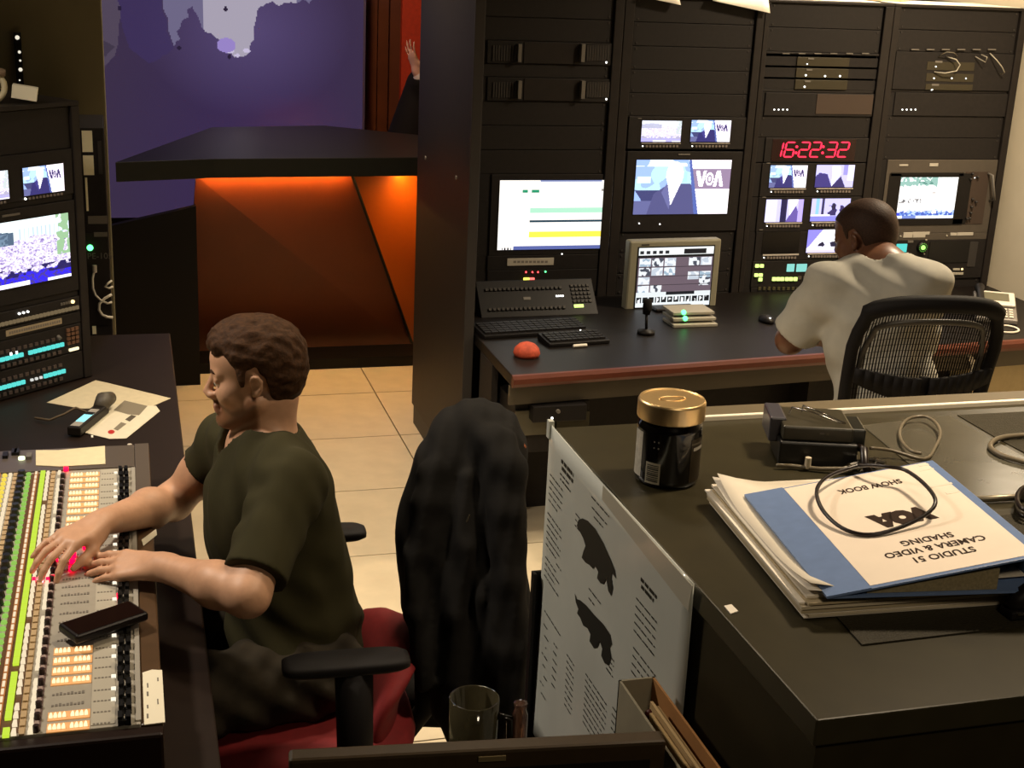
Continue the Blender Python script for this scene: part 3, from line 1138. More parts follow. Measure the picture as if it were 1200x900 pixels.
def keyboard(t, w, d, rowsn=5, cols=15, m=DARK, mk=M_KEY):
    MB().slab([(-w / 2, -d / 2, 0), (-w / 2, d / 2, 0), (-w / 2, d / 2, 0.024), (-w / 2, -d / 2, 0.014)], (w, 0, 0)).build('case', m, t, bev=0.003)
    mb = MB()
    for j in range(rowsn):
        y = -d / 2 + 0.018 + j * (d - 0.03) / rowsn
        for i in range(cols):
            x = -w / 2 + 0.012 + i * (w - 0.02) / cols
            zz = 0.015 + 0.010 * (y + d / 2) / d
            mb.box(x, x + (w - 0.02) / cols - 0.003, y, y + (d - 0.03) / rowsn - 0.003, zz, zz + 0.006)
    mb.build('keys', mk, t)['kind'] = 'stuff'


t = deskthing('keyboard', 'black computer keyboard in front of the desktop intercom station', 'keyboard', 622, 388, 0.09)
keyboard(t, 0.44, 0.15)
t = deskthing('keyboard', 'second low black keyboard with a white lamp, right of the red mound', 'keyboard', 672, 400, 0.10)
keyboard(t, 0.25, 0.12, 4, 10)
MB().cyl((0.05, 0.05, 0.02), (0.05, 0.05, 0.029), 0.003, n=8).build('indicator_light', LED_W, t)
p = U(617, 417, z=DZ)
t = MB()
prof = [(0.045, 0.0), (0.05, 0.012), (0.045, 0.03), (0.03, 0.045), (0.012, 0.052)]
t.lathe(prof, n=20)
o = t.build('red_mound', mat('red_matte', 'b8482c', 0.75, noise=0.25, scale=60, bump=0.2, emit=(0.9, 0.1, 0.04), es=0.0), smooth=True)  # plain rounded red form for the red patch on the desk
o.location = (p.x, p.y, DZ)
tag(o, 'small rounded red bag on the desk in front of the keyboard', 'mound')
p = U(678, 407, z=DZ)
o = MB().cyl((-0.022, 0, 0.006), (0.034, 0.004, 0.006), 0.006, n=10).build('marker_cap', WHITE, smooth=False, bev=0.001)
o.location = (p.x, p.y, DZ)
o.rotation_euler = (0, 0, 0.05)
tag(o, 'short white marker lying on the dark desk', 'marker')

# beige monitor
p = U(782, 372, z=DZ)
c0 = U(737, 281, y=5.28)
t = thing('beige_monitor', 'beige framed monitor on a black foot showing a grid of thumbnails', 'monitor', (U(784, 360, y=5.28).x, 5.28, DZ), math.radians(2.5))
x0, z1 = c0.x - t.location.x, c0.z - DZ
q = U(838, 358, y=5.28)
x1, z0 = U(845, 277, y=5.28).x - t.location.x, q.z - DZ
x0 = U(734, 300, y=5.28).x - t.location.x
z0 = U(735, 362, y=5.28).z - DZ
MB().box(x0, x1, -0.02, 0.03, z0, z1).build('housing', BEIGE, t, bev=0.008)
a0 = U(748.5, 289, y=5.28)
a1 = U(827, 356, y=5.28)
sx0, sz1 = U(746, 289, y=5.28).x - t.location.x, a0.z - DZ
sx1, sz0 = U(829.5, 350, y=5.28).x - t.location.x, a1.z - DZ
MB().box(sx0 - .005, sx1 + .005, -0.0215, -0.018, sz0 - .005, sz1 + .005).build('screen_surround', DARK, t)
display('screen', pic_gui(120, 96), sx1 - sx0, sz1 - sz0, SCRD, t, (sx0, -0.0222, sz0))
MB().box(sx0 + .01, sx0 + .045, -0.0212, -0.02, z1 - .02, z1 - .014).build('maker_plate', DGREY, t)
MB().box(-0.035, 0.02, -0.012, 0.05, 0.01, z0 + 0.08).build('stand', DARK, t, bev=0.006)
MB().box(-0.1, 0.09, -0.09, 0.1, 0, 0.014).build('foot', DARK, t, bev=0.006)
t.location.z = DZ
# goose-neck microphone / card reader and paper tray
t = deskthing('desk_microphone', 'small black goose-neck microphone standing in front of the beige monitor', 'microphone', 757, 391)
MB().lathe([(0.035, 0), (0.035, 0.012), (0.012, 0.02)], n=18).build('base', DARK, t, smooth=True)
MB().tube([(0, 0, 0.015), (0.0, 0.005, 0.05), (0.0, 0.012, 0.08)], 0.006, 8).build('neck', DARK, t, smooth=True)
MB().tube([(0, 0.012, 0.075), (0.003, 0.014, 0.10), (0.004, 0.016, 0.135)], [0.014, 0.019, 0.016], 12).build('foam_head', mat('black_foam', '151312', 0.95), t, smooth=True)
t = deskthing('paper_tray', 'stack of three pale trays with two green lamps beside the beige monitor', 'tray', 806, 379, 0.0)
for j in range(3):
    y_ = -0.02 * j
    MB().box(-0.075 - 0.006 * j, 0.105, y_ - 0.02, y_ + 0.10, 0.02 * (2 - j), 0.02 * (2 - j) + 0.012).build('tray', mat('pale_tray', 'a29c8c', 0.5), t, bev=0.002)
for j in range(2):
    y_ = -0.02 * j - 0.018
    MB().ball((-0.03, y_, 0.052 - 0.02 * j), 0.011, 10).build('green_lamp', LED_G, t, smooth=True)
t = deskthing('mouse', 'black computer mouse with a lit white dot beside the seated man in grey', 'mouse', 898, 377)
MB().ball((0, 0, 0.008), 0.03, 14, 1, 1.6, 0.7).build('body', DARK, t, smooth=True)
MB().ball((0.0, -0.03, 0.022), 0.004, 8).build('lit_dot', LED_W, t)
# papers, phone and flex on the right end of the desk
p = U(1164, 372, z=DZ)
t = thing('desk_telephone', 'grey and silver desk telephone with a tilted display by the beige wall', 'telephone', (p.x, p.y, DZ), math.radians(-28))
MB().slab([(-0.085, -0.11, 0), (-0.085, 0.11, 0), (-0.085, 0.11, 0.085), (-0.085, 0.075, 0.09), (-0.085, -0.11, 0.022)], (0.17, 0, 0)).build('body', mat('dark_silver', '77716a', 0.4, 0.2), t, bev=0.006)
fx = frame((0, -0.11, 0.022), (1, 0, 0), (0, 0.185, 0.068))
mb = MB()
mb.box(-0.075, 0.08, 0.09, 0.192, 0.0, 0.014, fx)
mb.build('display_frame', mat('silver_plastic', 'c7c0b2', 0.4), t, bev=0.006)
mb = MB()
mb.box(-0.05, 0.055, 0.118, 0.176, 0.0141, 0.0155, fx)
mb.build('display', mat('grey_lcd', '5d5a4a', 0.3), t)
mb = MB()
for i in range(5):
    for j in range(4):
        mb.box(-0.045 + i * 0.024, -0.029 + i * 0.024, 0.012 + j * 0.018, 0.024 + j * 0.018, 0.0, 0.005, fx)
mb.build('keypad', LABELW, t)['kind'] = 'stuff'
h = MB()
h.tube([(-0.062, -0.085, 0.045), (-0.064, -0.03, 0.075), (-0.064, 0.04, 0.1), (-0.062, 0.09, 0.105)], [0.022, 0.015, 0.015, 0.022], 12)
h.build('handset', DARK, t, smooth=True)
pts = []
for i in range(28):
    a_ = 2 * PI * i / 27
    q = U(1178 + 16 * math.cos(a_), 385.5 + 4.0 * math.sin(a_) + 0.10 * 16 * math.cos(a_), z=DZ + 0.004)
    pts.append((q.x, q.y, DZ + 0.004))
mb = MB()
mb.tube(pts[:-1], 0.0045, 8, closed=True)
tag(mb.build('white_cable_loop', mat('white_cable', 'd6cdbb', 0.5), smooth=True), 'white cable lying in a flat loop on the desk beside the telephone', 'cable')
q = U(1072, 428, y=4.44)
q = U(1170, 418, y=4.46)
t = thing('tied_ribbon', 'white twisted cable tie hanging from the red-brown desk edge near the wall', 'tie', (q.x, 4.62, 0.53))
mb = MB()
mb.tube([(-0.03, 0.0, 0.105), (-0.02, -0.012, 0.085), (0.0, -0.016, 0.055), (-0.006, -0.014, 0.02), (-0.016, -0.01, -0.005)], [0.006, 0.01, 0.013, 0.010, 0.005], 8)
mb.tube([(0.0, -0.016, 0.055), (0.016, -0.014, 0.075), (0.022, -0.01, 0.098)], [0.012, 0.008, 0.004], 8)
mb.build('ribbon', mat('white_plastic', 'e2dac8', 0.5), t, smooth=True)
# beige low cabinet below the desk at the wall
q = U(1160, 440, x=3.9)
t = thing('low_cabinet', 'low beige cabinet under the desk by the right wall', 'cabinet', (3.43, 4.705, 0))
MB().box(-0.1, 0.44, 0, 0.115, 0.0, 0.585).build('body', mat('beige_laminate', 'b3a27e', 0.6, noise=0.05), t, bev=0.004)
MB().box(-0.095, 0.445, -0.012, 0.0, 0.02, 0.58).build('door', mat('beige_laminate', 'b3a27e', 0.6), t, bev=0.003)
# ------------------------------------------------------------------ angled monitor rack at the left
ANG = math.radians(40)
LP = Vector((-0.095, 4.39, 0))
LD = Vector((math.cos(ANG), math.sin(ANG), 0))
LN = Vector((math.sin(ANG), -math.cos(ANG), 0))
DESKZ = 0.75


def L(px, py):
    """along the angled rack's face from its right edge, and height"""
    d = _fw * FPX + _rt * (px - 600) - _up * (py - 450)
    t = LN.dot(LP - CAMP) / LN.dot(d)
    w = CAMP + d * t
    return (w - LP).dot(LD), w.z


lr = thing('monitor_rack', 'angled black monitor rack standing on the mixing desk at the left', 'rack', (LP.x, LP.y, 0), ANG)
LW, LTOP = 0.55, 1.60
MB().box(-0.03, 0.0, -0.01, 0.4, DESKZ + 0.002, LTOP).build('side_panel', BLACK, lr, bev=0.003)
MB().box(-LW, -LW + 0.03, -0.01, 0.4, DESKZ + 0.002, LTOP).build('side_panel', BLACK, lr, bev=0.003)
MB().box(-LW, 0.0, -0.01, 0.4, LTOP, LTOP + 0.014).build('top_panel', BLACK, lr, bev=0.003)
MB().box(-LW + 0.03, -0.03, 0.385, 0.4, DESKZ + 0.002, LTOP).build('back_panel', BLACK2, lr)
for z0, z1 in ((1.475, 1.598), (1.32, 1.338), (1.02, 1.038)):
    MB().box(-LW + 0.032, -0.032, 0.0, 0.006, z0, z1).build('blank_panel', BLACK2, lr, bev=0.0015)


def lunit(name, label, cat, z0, z1, group=None, depth=0.25):
    o = LP + LD * (-LW / 2)
    t = thing(name, label, cat, (o.x, o.y, z0), ANG, group)
    w = LW - 0.064
    MB().box(-w / 2, w / 2, -0.006, 0.008, 0.0005, z1 - z0 - 0.0005).build('front_panel', BLACK2, t, bev=0.002)
    MB().box(-w / 2 + 0.01, w / 2 - 0.01, 0.008, depth, 0.003, z1 - z0 - 0.003).build('chassis', BLACK2, t)
    return t


def lrel(t, px, py):
    s_, z = L(px, py)
    return s_ + LW / 2, z - t.location.z


t = lunit('twin_monitor', 'twin small monitors at the top of the angled left rack, presenter picture at the right', 'monitor', 1.338, 1.475)
for (a0, a1, img) in ((-0.212, -0.068, im_small), (-0.41, -0.262, im_pale)):
    x0, x1 = a0 + LW / 2, a1 + LW / 2
    z0, z1 = 1.352 - 1.338, 1.434 - 1.338
    MB().box(x0 - .004, x1 + .004, -0.0075, -0.005, z0 - .004, z1 + .004).build('screen_frame', DARK, t)
    display('screen', img, x1 - x0, z1 - z0, SCR, t, (x0, -0.0082, z0))
    mb = MB()
    for i in range(10):
        mb.box(x0 + 0.016 + i * 0.0125, x0 + 0.022 + i * 0.0125, -0.0105, -0.005, -0.006 + 0.008, 0.0088)
    mb.build('button_row', mat('tiny_button', '7a7068', 0.5), t)['kind'] = 'stuff'
    MB().cyl((x0 + 0.004, -0.005, 0.006), (x0 + 0.004, -0.010, 0.006), 0.003, n=8).build('indicator_light', LED_W, t)
t = lunit('crowd_monitor', 'large rack monitor at the left showing a dense crowd before a pale building', 'monitor', 1.038, 1.32)
x1 = -0.060 + LW / 2
x0 = x1 - 0.395
MB().box(x0 - .005, x1 + .005, -0.0075, -0.005, 1.088 - 1.038 - .005, 1.284 - 1.038 + .005).build('screen_frame', DARK, t)
display('screen', pic_crowd(160, 90), x1 - x0, 1.284 - 1.088, SCR, t, (x0, -0.0082, 1.088 - 1.038))
MB().box(x1 - 0.23, x1 - 0.17, -0.008, -0.006, 0.262, 0.268).build('maker_plate', GREY, t)
t = lunit('switcher_panel', 'rack panel with a row of small lit cream keys under the crowd picture', 'button panel', 0.972, 1.02)
mb = MB()
for i in range(34):
    x = -0.22 + i * 0.0135
    mb.box(x, x + 0.009, -0.012, -0.005, 0.008, 0.019)
mb.build('key_row', glow('cream_keys', (1.0, 0.72, 0.38), 0.16), t)['kind'] = 'stuff'
for x, m in ((0.215, AMBER), (0.05, LED_W), (0.035, LED_W), (0.02, LED_W)):
    MB().cyl((x, -0.005, 0.034), (x, -0.010, 0.034), 0.006 if m is AMBER else 0.0035, n=8).build('indicator_light', m, t)
mb = MB()
for i in range(4):
    mb.box(0.17 + i * 0.009, 0.176 + i * 0.009, -0.010, -0.005, 0.03, 0.038)
mb.build('small_keys', GREY, t)['kind'] = 'stuff'
t = lunit('label_plate', 'black rack plate with a long pale label strip in the left rack', 'rack plate', 0.935, 0.971)
MB().box(-0.03, 0.17, -0.0085, -0.005, 0.010, 0.028).build('paper_label', mat('tape_label', 'a7967a', 0.7), t)
mb = MB()
for i in range(22):
    mb.box(-0.02 + i * 0.0085, -0.014 + i * 0.0085, -0.0092, -0.0084, 0.015, 0.023)
mb.build('faint_print', mat('faint_ink', '7c756b', 0.8), t)['kind'] = 'stuff'
for j, (z0, z1, zt, lab) in enumerate(((0.845, 0.934, 0.879, 'upper of two intercom units with teal lit keys in the left rack'), (0.753, 0.843, 0.793, 'lower of two intercom units with teal lit keys, resting just above the desk'))):
    t = lunit('teal_key_unit', lab, 'intercom', z0, z1, 'teal lit units in the left rack')
    zz = zt - z0
    for i in range(16):
        x = 0.165 - i * 0.0165
        if 7 < i < 9:
            continue
        if j == 1 and 4 < i < 9:
            MB().box(x - 0.005, x + 0.003, -0.012, -0.005, zz - 0.004, zz + 0.003).build('white_key', glow('white_segment', (0.9, 0.9, 0.85), 0.8), t)
            continue
        MB().box(x - 0.006, x + 0.0065, -0.012, -0.005, zz - 0.006, zz + 0.006).build('teal_key', TEAL, t)
    for yz in (zz - 0.022, zz + 0.022):
        mb = MB()
        for i in range(18):
            x = -0.2 + i * 0.0205
            mb.box(x, x + 0.012, -0.011, -0.005, yz - 0.005, yz + 0.005)
        mb.build('lever_keys', mat('brown_key', '4c403c', 0.5), t)['kind'] = 'stuff'
    if j == 0:
        mb = MB()
        for a_ in range(3):
            for b_ in range(4):
                mb.box(0.185 + a_ * 0.016, 0.197 + a_ * 0.016, -0.012, -0.005, 0.028 + b_ * 0.014, 0.038 + b_ * 0.014)
        mb.build('keypad', mat('brown_key2', '6a4a36', 0.5), t)['kind'] = 'stuff'
        MB().box(0.192, 0.226, -0.012, -0.005, 0.006, 0.014).build('lit_strip', glow('cream_strip', (1, 0.85, 0.5), 1.6), t)
        for x in (0.155, ):
            MB().cyl((x, -0.005, zz + 0.028), (x, -0.016, zz + 0.022), 0.006, n=8).build('knob', GREY, t)
        for x in (-0.02, 0.0):
            MB().box(x, x + 0.005, -0.009, -0.005, zz + 0.004, zz + 0.014).build('indicator_light', LED_W, t)

# things lying on the rack
def on_top(px, py):
    p = U(px, py, z=LTOP + 0.014)
    return p


p = on_top(33, 128)
tagp = thing('paper_tag', 'white card and rolled cream tape lying on top of the angled left rack', 'tape', (-0.24, 4.30, LTOP + 0.0145))
MB().box(-0.035, 0.035, -0.02, 0.02, 0.012, 0.05, Matrix.Rotation(0.15, 4, 'Y')).build('card', mat('lit_card', 'f4ecd0', 0.7), tagp, bev=0.001)
pts = [(-0.09 + 0.04 * math.cos(a_), 0.0 + 0.01 * math.sin(a_), 0.045 + 0.04 * math.sin(a_)) for a_ in [2 * PI * i / 20 for i in range(20)]]
mb = MB()
mb.tube(pts, 0.009, 8, closed=True)
mb.build('tape_roll', mat('cream_tape', 'd8cba2', 0.6), tagp, smooth=True)
mb = MB()
mb.tube([(-0.16, 0.02, 0.03), (-0.12, 0.01, 0.075), (-0.07, 0.0, 0.088), (-0.045, 0.0, 0.085)], [0.016, 0.018, 0.016, 0.01], 10)
mb.build('cloth_end', mat('tan_cloth', '8a7660', 0.8), tagp, smooth=True)
tagp.location.z = LTOP + 0.0145
lp_ = thing('lamp_strip', 'thin black bar with five tiny lit bulbs on the dark wall above the left rack', 'lamp', (0, 5.4, 0))
q0, q1 = U(20, 38, y=5.39), U(20, 100, y=5.39)
MB().box(q0.x - 0.012, q0.x + 0.012, -0.012, -0.001, q1.z, q0.z).build('bar', DARK, lp_)
for px, py, r in ((21, 44, .010), (23, 61, .007), (23.5, 71, .005), (23, 81.5, .009), (20.5, 94, .004)):
    q = U(px, py, y=5.385)
    MB().ball((q0.x + (px - 21) * 0.002, -0.015, q.z), r * 0.8, 8).build('bulb', glow('soft_bulb', (1, 0.93, 0.75), 0.9), lp_, smooth=True)

# narrow equipment rack behind, facing into the room
sr = thing('side_rack', 'narrow dark equipment rack with white paper slips, between the angled rack and the opening', 'rack', (0, 4.92, 0))
MB().box(-0.32, -0.024, 0.0, 0.35, 0.0, 1.46).build('body', BLACK2, sr, bev=0.003)


def S(px, py):
    p = U(px, py, y=4.92)
    return p.x, p.z


def sbox(name, px0, py0, px1, py1, m, parent=sr, y0=-0.004):
    x0, z1 = S(px0, py0)
    x1, z0 = S(px1, py1)
    return MB().box(x0, x1, y0, 0.0, z0, z1).build(name, m, parent)


sbox('paper_slip', 95.5, 153, 109, 178, mat('cream_slip', 'fbf3cf', 0.7))
sbox('paper_slip', 97, 182, 110.5, 205, mat('cream_slip', 'fbf3cf', 0.7))
sbox('paper_slip', 99.5, 208, 104, 247, mat('cream_slip', 'fbf3cf', 0.7))
sbox('metal_edge', 114, 165, 120.5, 204, DGREY)
sbox('label_plate', 103, 253, 126, 262, GREY)
sbox('sticker', 110, 272, 126, 277, GREY)
mb = MB()
x, z = S(105.5, 290)
mb.ball((x, -0.005, z), 0.011, 10)
mb.build('green_lamp', LED_G, sr, smooth=True)
x, z = S(117, 300)
text('PE-105', 0.03, GREY, sr, frame((x, -0.0045, z), (1, 0, 0), (0, 0, 1)))
MB().box(-0.10, -0.03, -0.003, 0.0, 0.77, 1.10).build('front_plate', BLACK, sr)
cw = mat('white_cable', 'd6cdbb', 0.5)


def scable(pts, r, name='cable'):
    P = []
    for i, (px, py) in enumerate(pts):
        x, z = S(px, py)
        P.append((x, -0.012 - 0.012 * math.sin(PI * i / (len(pts) - 1)), z))
    mb = MB()
    mb.tube(P, r, 8)
    mb.build(name, cw, sr, smooth=True)


scable([(111, 314), (108.5, 325), (109, 336), (112, 344), (118, 350), (126, 354), (131, 353)], 0.004)
scable([(131, 344), (123, 348), (116.5, 354), (116, 361), (119.5, 367), (126, 370), (132, 371)], 0.005)
scable([(131, 328), (127, 330), (123, 334), (128, 336), (132, 335)], 0.004)
mb = MB()
x, z = S(111, 318)
mb.cyl((x, -0.014, z), (x, -0.014, z + 0.025), 0.008, n=10)
mb.build('plug', LABELW, sr)
sbox('paper_slip', 108, 382, 113, 391, mat('cream_slip', 'fbf3cf', 0.7))

# ------------------------------------------------------------------ mixing desk
MA = -0.0125              # the desk is turned a little to the right
ma = math.atan(MA)
M_DK = mat('dark_brown_laminate', '1f150f', 0.5, noise=0.12, scale=22)
md = thing('mixing_desk', 'dark brown desk carrying the mixing console at the left edge', 'desk', (0.125, 1.2, 0), ma)
Mi = md.matrix_basis.copy()
MB().box(-1.3, 0.0, 0.0, 3.66, DESKZ - 0.05, DESKZ).build('desktop', M_DK, md, bev=0.004)
MB().box(-0.1, -0.03, 0.03, 1.02, 0.0, DESKZ - 0.05).build('side_panel', M_DK, md)
MB().box(-0.1, -0.03, 2.15, 3.6, 0.0, DESKZ - 0.05).build('side_panel', M_DK, md)
MB().box(-1.28, -1.2, 0.03, 3.6, 0.0, DESKZ - 0.05).build('side_panel', M_DK, md)

# ---- console
MX0, MY0 = 0.043, 2.089
MZ = 0.86
mx = thing('mixing_console', 'large grey mixing console with columns of lit yellow, green and orange keys', 'mixer', (MX0, MY0, DESKZ), ma)
ML = 1.362
TOPZ = MZ - DESKZ
M_PANEL = mat('console_panel', 'a39c8e', 0.45, 0.15, noise=0.05)
M_RAIL = mat('console_rail', '5a5047', 0.42, 0.2)
M_RAIL2 = mat('console_arm_rest', '4a3520', 0.4, noise=0.1)
MB().box(-0.95, 0.0, 0.0, ML, 0.0005, TOPZ - 0.012).build('body', mat('console_body', '2b2420', 0.5), mx, bev=0.004)
MB().box(-0.94, -0.037, 0.012, ML - 0.03, TOPZ - 0.012, TOPZ).build('top_plate', M_PANEL, mx, bev=0.002)
MB().box(-0.037, -0.0005, 0.012, ML, TOPZ - 0.012, TOPZ - 0.002).build('arm_rest', M_RAIL2, mx, bev=0.004)
MB().box(-0.036, -0.0015, ML - 0.42, ML - 0.004, TOPZ - 0.002, TOPZ + 0.001).build('side_cap', M_RAIL, mx, bev=0.002)
MB().box(-0.94, -0.037, ML - 0.17, ML - 0.02, TOPZ, TOPZ + 0.004).build('rear_strip', M_RAIL, mx, bev=0.002)
MB().box(-0.95, 0.0, -0.02, 0.012, 0.0005, TOPZ - 0.004).build('front_bar', mat('console_front', '1d110c', 0.4), mx, bev=0.006)


def mcol(px, py=700):
    p = mx.matrix_basis.inverted() @ U(px, py, z=MZ)
    return p.x


def mrow(py, px=144):
    return (mx.matrix_basis.inverted() @ U(px, py, z=MZ)).y


rows = []
y = mrow(846)
for gI in range(9):
    for i in range(4):
        rows.append(y + gI * (4 * 0.0363 + 0.0065) + i * 0.0363)
rows = [r for r in rows if r < ML - 0.19]
MB().box(mcol(112) + 0.0, mcol(136), 0.02, ML - 0.175, TOPZ, TOPZ + 0.0012).build('fader_bank_plate', mat('pale_plate', 'aca595', 0.5), mx)
MB().box(mcol(156.5), mcol(162), 0.02, ML - 0.175, TOPZ, TOPZ + 0.003).build('pale_rail', mat('pale_plate2', 'aaa498', 0.4, 0.3), mx)
cap_m = mat('fader_cap_black', '0d0c0c', 0.35)
cap = MB()
for e in (-1, 1):
    cap.slab([(e * 0.0008, -0.012, 0), (e * 0.0105, -0.013, 0), (e * 0.0105, 0.013, 0), (e * 0.0008, 0.012, 0)], (0, 0, 0.010))
    cap.slab([(e * 0.003, -0.010, 0.010), (e * 0.0105, -0.011, 0.010), (e * 0.0105, 0.011, 0.010), (e * 0.003, 0.010, 0.010)], (0, 0, 0.006))
capl = MB().box(-0.0008, 0.0008, -0.012, 0.012, 0.0, 0.008).mesh('cap_line', mat('grey_line', '6e6a66', 0.4))
cap_me = cap.mesh('fader_cap', cap_m)
xf = mcol(145.3)
tiny = MB().box(-0.004, 0.004, -0.004, 0.004, 0, 0.004)
lamp_me = tiny.mesh('fader_lamp', glow('soft_white_lamp', (1, 0.9, 0.7), 1.2))
lit_rows = lambda i, n: i < 2 or 4 <= i < 8 or i >= n - 9
ORANGE = mat('orange_backlit', (0.55, 0.30, 0.14), 0.5, emit=(1.0, 0.42, 0.10), es=0.32)
CREAM = glow('cream_lit', (1.0, 0.74, 0.42), 1.5)
GREYTXT = mat('grey_scribble', '6f685e', 0.6)
n = len(rows)
xa, xb = mcol(69), mcol(111)
lit = MB()
plate = MB()
dull = MB()
for i, yy in enumerate(rows):
    o = link('fader_cap', cap_me, mx)
    o.location = (xf + random.uniform(-0.002, 0.002), yy, TOPZ)
    if i > 1 and (i % 4 != 1):
        o2 = link('fader_lamp', lamp_me, mx)
        o2.location = (xf - 0.018, yy, TOPZ)
    L_ = xb - xa
    if lit_rows(i, n):
        plate.box(xa, xb, yy - 0.013, yy + 0.014, TOPZ, TOPZ + 0.0015)
        for f0, f1 in ((0.03, 0.45), (0.54, 0.97)):
            for q in range(4):
                a_ = xa + L_ * (f0 + (f1 - f0) * q / 4)
                b_ = a_ + L_ * (f1 - f0) / 4 * 0.86
                lit.slab([(a_, yy - 0.005, TOPZ + 0.0015), (b_, yy - 0.005, TOPZ + 0.0015), (b_ - 0.0012, yy + 0.004, TOPZ + 0.0015), ((a_ + b_) / 2, yy + 0.007, TOPZ + 0.0015), (a_ + 0.0012, yy + 0.003, TOPZ + 0.0015)], (0, 0, 0.004))
    else:
        for q in range(9):
            a_ = xa + L_ * (0.06 + 0.09 * q)
            dull.box(a_, a_ + L_ * 0.06, yy - 0.003, yy + 0.002 + 0.002 * (q % 3), TOPZ, TOPZ + 0.001)
    for q in range(5):
        a_ = mcol(114) + q * 0.006
        dull.box(a_, a_ + 0.004, yy - 0.002, yy + 0.002, TOPZ + 0.0012, TOPZ + 0.0018)
plate.build('backlit_plates', ORANGE, mx)['kind'] = 'stuff'
lit.build('lit_scribble_keys', CREAM, mx)['kind'] = 'stuff'
dull.build('channel_marks', GREYTXT, mx)['kind'] = 'stuff'


def column(name, px, m, pitch, w, d, h=0.005, start=0.02, end=ML - 0.18, shape='box', skip=None, label=None):
    x = mcol(px)
    mb = MB()
    y_ = start
    i = 0
    while y_ < end:
        if not (skip and skip(i)):
            if shape == 'dot':
                mb.cyl((x, y_, TOPZ), (x, y_, TOPZ + h), w / 2, w * 0.4, n=8)
            elif shape == 'bow':
                mb.slab([(x - w / 2, y_ - d / 2, TOPZ), (x + w / 2, y_ - d / 2, TOPZ), (x + w * 0.32, y_ + d / 2, TOPZ), (x - w * 0.32, y_ + d / 2, TOPZ)], (0, 0, h))
            else:
                mb.box(x - w / 2, x + w / 2, y_ - d / 2, y_ + d / 2, TOPZ, TOPZ + h)
        y_ += pitch
        i += 1
    o = mb.build(name, m, mx)
    o['kind'] = 'stuff'
    return o


GOLD = glow('gold_lit', (1.0, 0.66, 0.22), 0.8)
LIME = glow('lime_lit', (0.62, 0.85, 0.05), 0.95)
GREEN = glow('green_lit', (0.38, 0.75, 0.12), 0.75)
YELL = glow('yellow_lit', (0.95, 0.72, 0.08), 1.0)
REDO = glow('red_orange_lit', (1.0, 0.34, 0.08), 0.45)
WLIT = glow('warm_white_lit', (1.0, 0.82, 0.55), 0.95)
MB().box(mcol(55.5), mcol(63), 0.02, ML - 0.18, TOPZ, TOPZ + 0.0012).build('dark_strip', mat('mauve_strip', '6a5550', 0.5), mx)
MB().box(mcol(41.5), mcol(48), 0.02, ML - 0.18, TOPZ, TOPZ + 0.0012).build('tan_strip', mat('tan_strip', 'a58a62', 0.5), mx)
MB().box(mcol(13), mcol(41), 0.02, ML - 0.18, TOPZ, TOPZ + 0.0008).build('glow_tint_bed', mat('amber_glow_tint', '5a3a1a', 0.5), mx)  # amber base colour stands in for the glow around the lit keys
column('dark_knobs', 59, mat('dark_knob', '2a1a18', 0.4), 0.0375, 0.012, 0.013, 0.012, shape='dot')
column('small_caps', 59, mat('mauve_cap', '9a857c', 0.5), 0.0375, 0.009, 0.011, 0.006, start=0.038, shape='bow')
column('gold_keys', 53.5, WLIT, 0.0263, 0.0085, 0.016, 0.006, shape='bow', skip=lambda i: i % 9 == 7)
column('tan_caps', 45, mat('tan_cap', 'b79c74', 0.5), 0.0263, 0.0085, 0.02, 0.004)
column('gold_keys', 37.5, WLIT, 0.0263, 0.0085, 0.016, 0.006, shape='bow', skip=lambda i: i % 11 == 4)
column('lime_keys', 30, LIME, 0.0263, 0.0105, 0.0235, 0.006, skip=lambda i: i in (1, 8))
column('red_keys', 20.5, REDO, 0.0263, 0.008, 0.022, 0.004)
column('white_keys', 20.5, WLIT, 0.0263, 0.0045, 0.017, 0.006)
column('green_keys', 10, GREEN, 0.0263, 0.0125, 0.02, 0.006, shape='dot')
column('black_knobs', 0, mat('black_knob', '0f0e0d', 0.35), 0.034, 0.02, 0.02, 0.014, shape='dot')
column('tan_caps', -9, mat('tan_cap', 'b79c74', 0.5), 0.0263, 0.0085, 0.02, 0.004)
column('gold_keys', -16, WLIT, 0.0263, 0.007, 0.012, 0.006)
column('yellow_keys', -24, YELL, 0.0263, 0.012, 0.02, 0.006, shape='dot')
column('red_keys', -33, REDO, 0.0263, 0.009, 0.018, 0.006)
column('black_knobs', -41, mat('black_knob', '0f0e0d', 0.35), 0.034, 0.016, 0.02, 0.012, shape='dot')
column('yellow_keys', -50, YELL, 0.0263, 0.012, 0.02, 0.006)
column('gold_keys', -58, GOLD, 0.0263, 0.009, 0.018, 0.006)
column('green_keys', -66, GREEN, 0.0263, 0.012, 0.02, 0.006, shape='dot')
column('gold_keys', -75, GOLD, 0.0263, 0.009, 0.018, 0.006)
column('yellow_keys', -85, YELL, 0.0263, 0.012, 0.02, 0.006)
REDL = glow('bright_red_lamp', (1.0, 0.0, 0.03), 4.0)
REDW = glow('white_red_lamp', (1.0, 0.25, 0.3), 6.0)


def lamp(px, py, m, w=0.011, d=0.012):
    p = mx.matrix_basis.inverted() @ U(px, py, z=MZ)
    MB().box(p.x - w / 2, p.x + w / 2, p.y - d / 2, p.y + d / 2, TOPZ + 0.001, TOPZ + 0.010).build('lit_red_key', m, mx, bev=0.001)


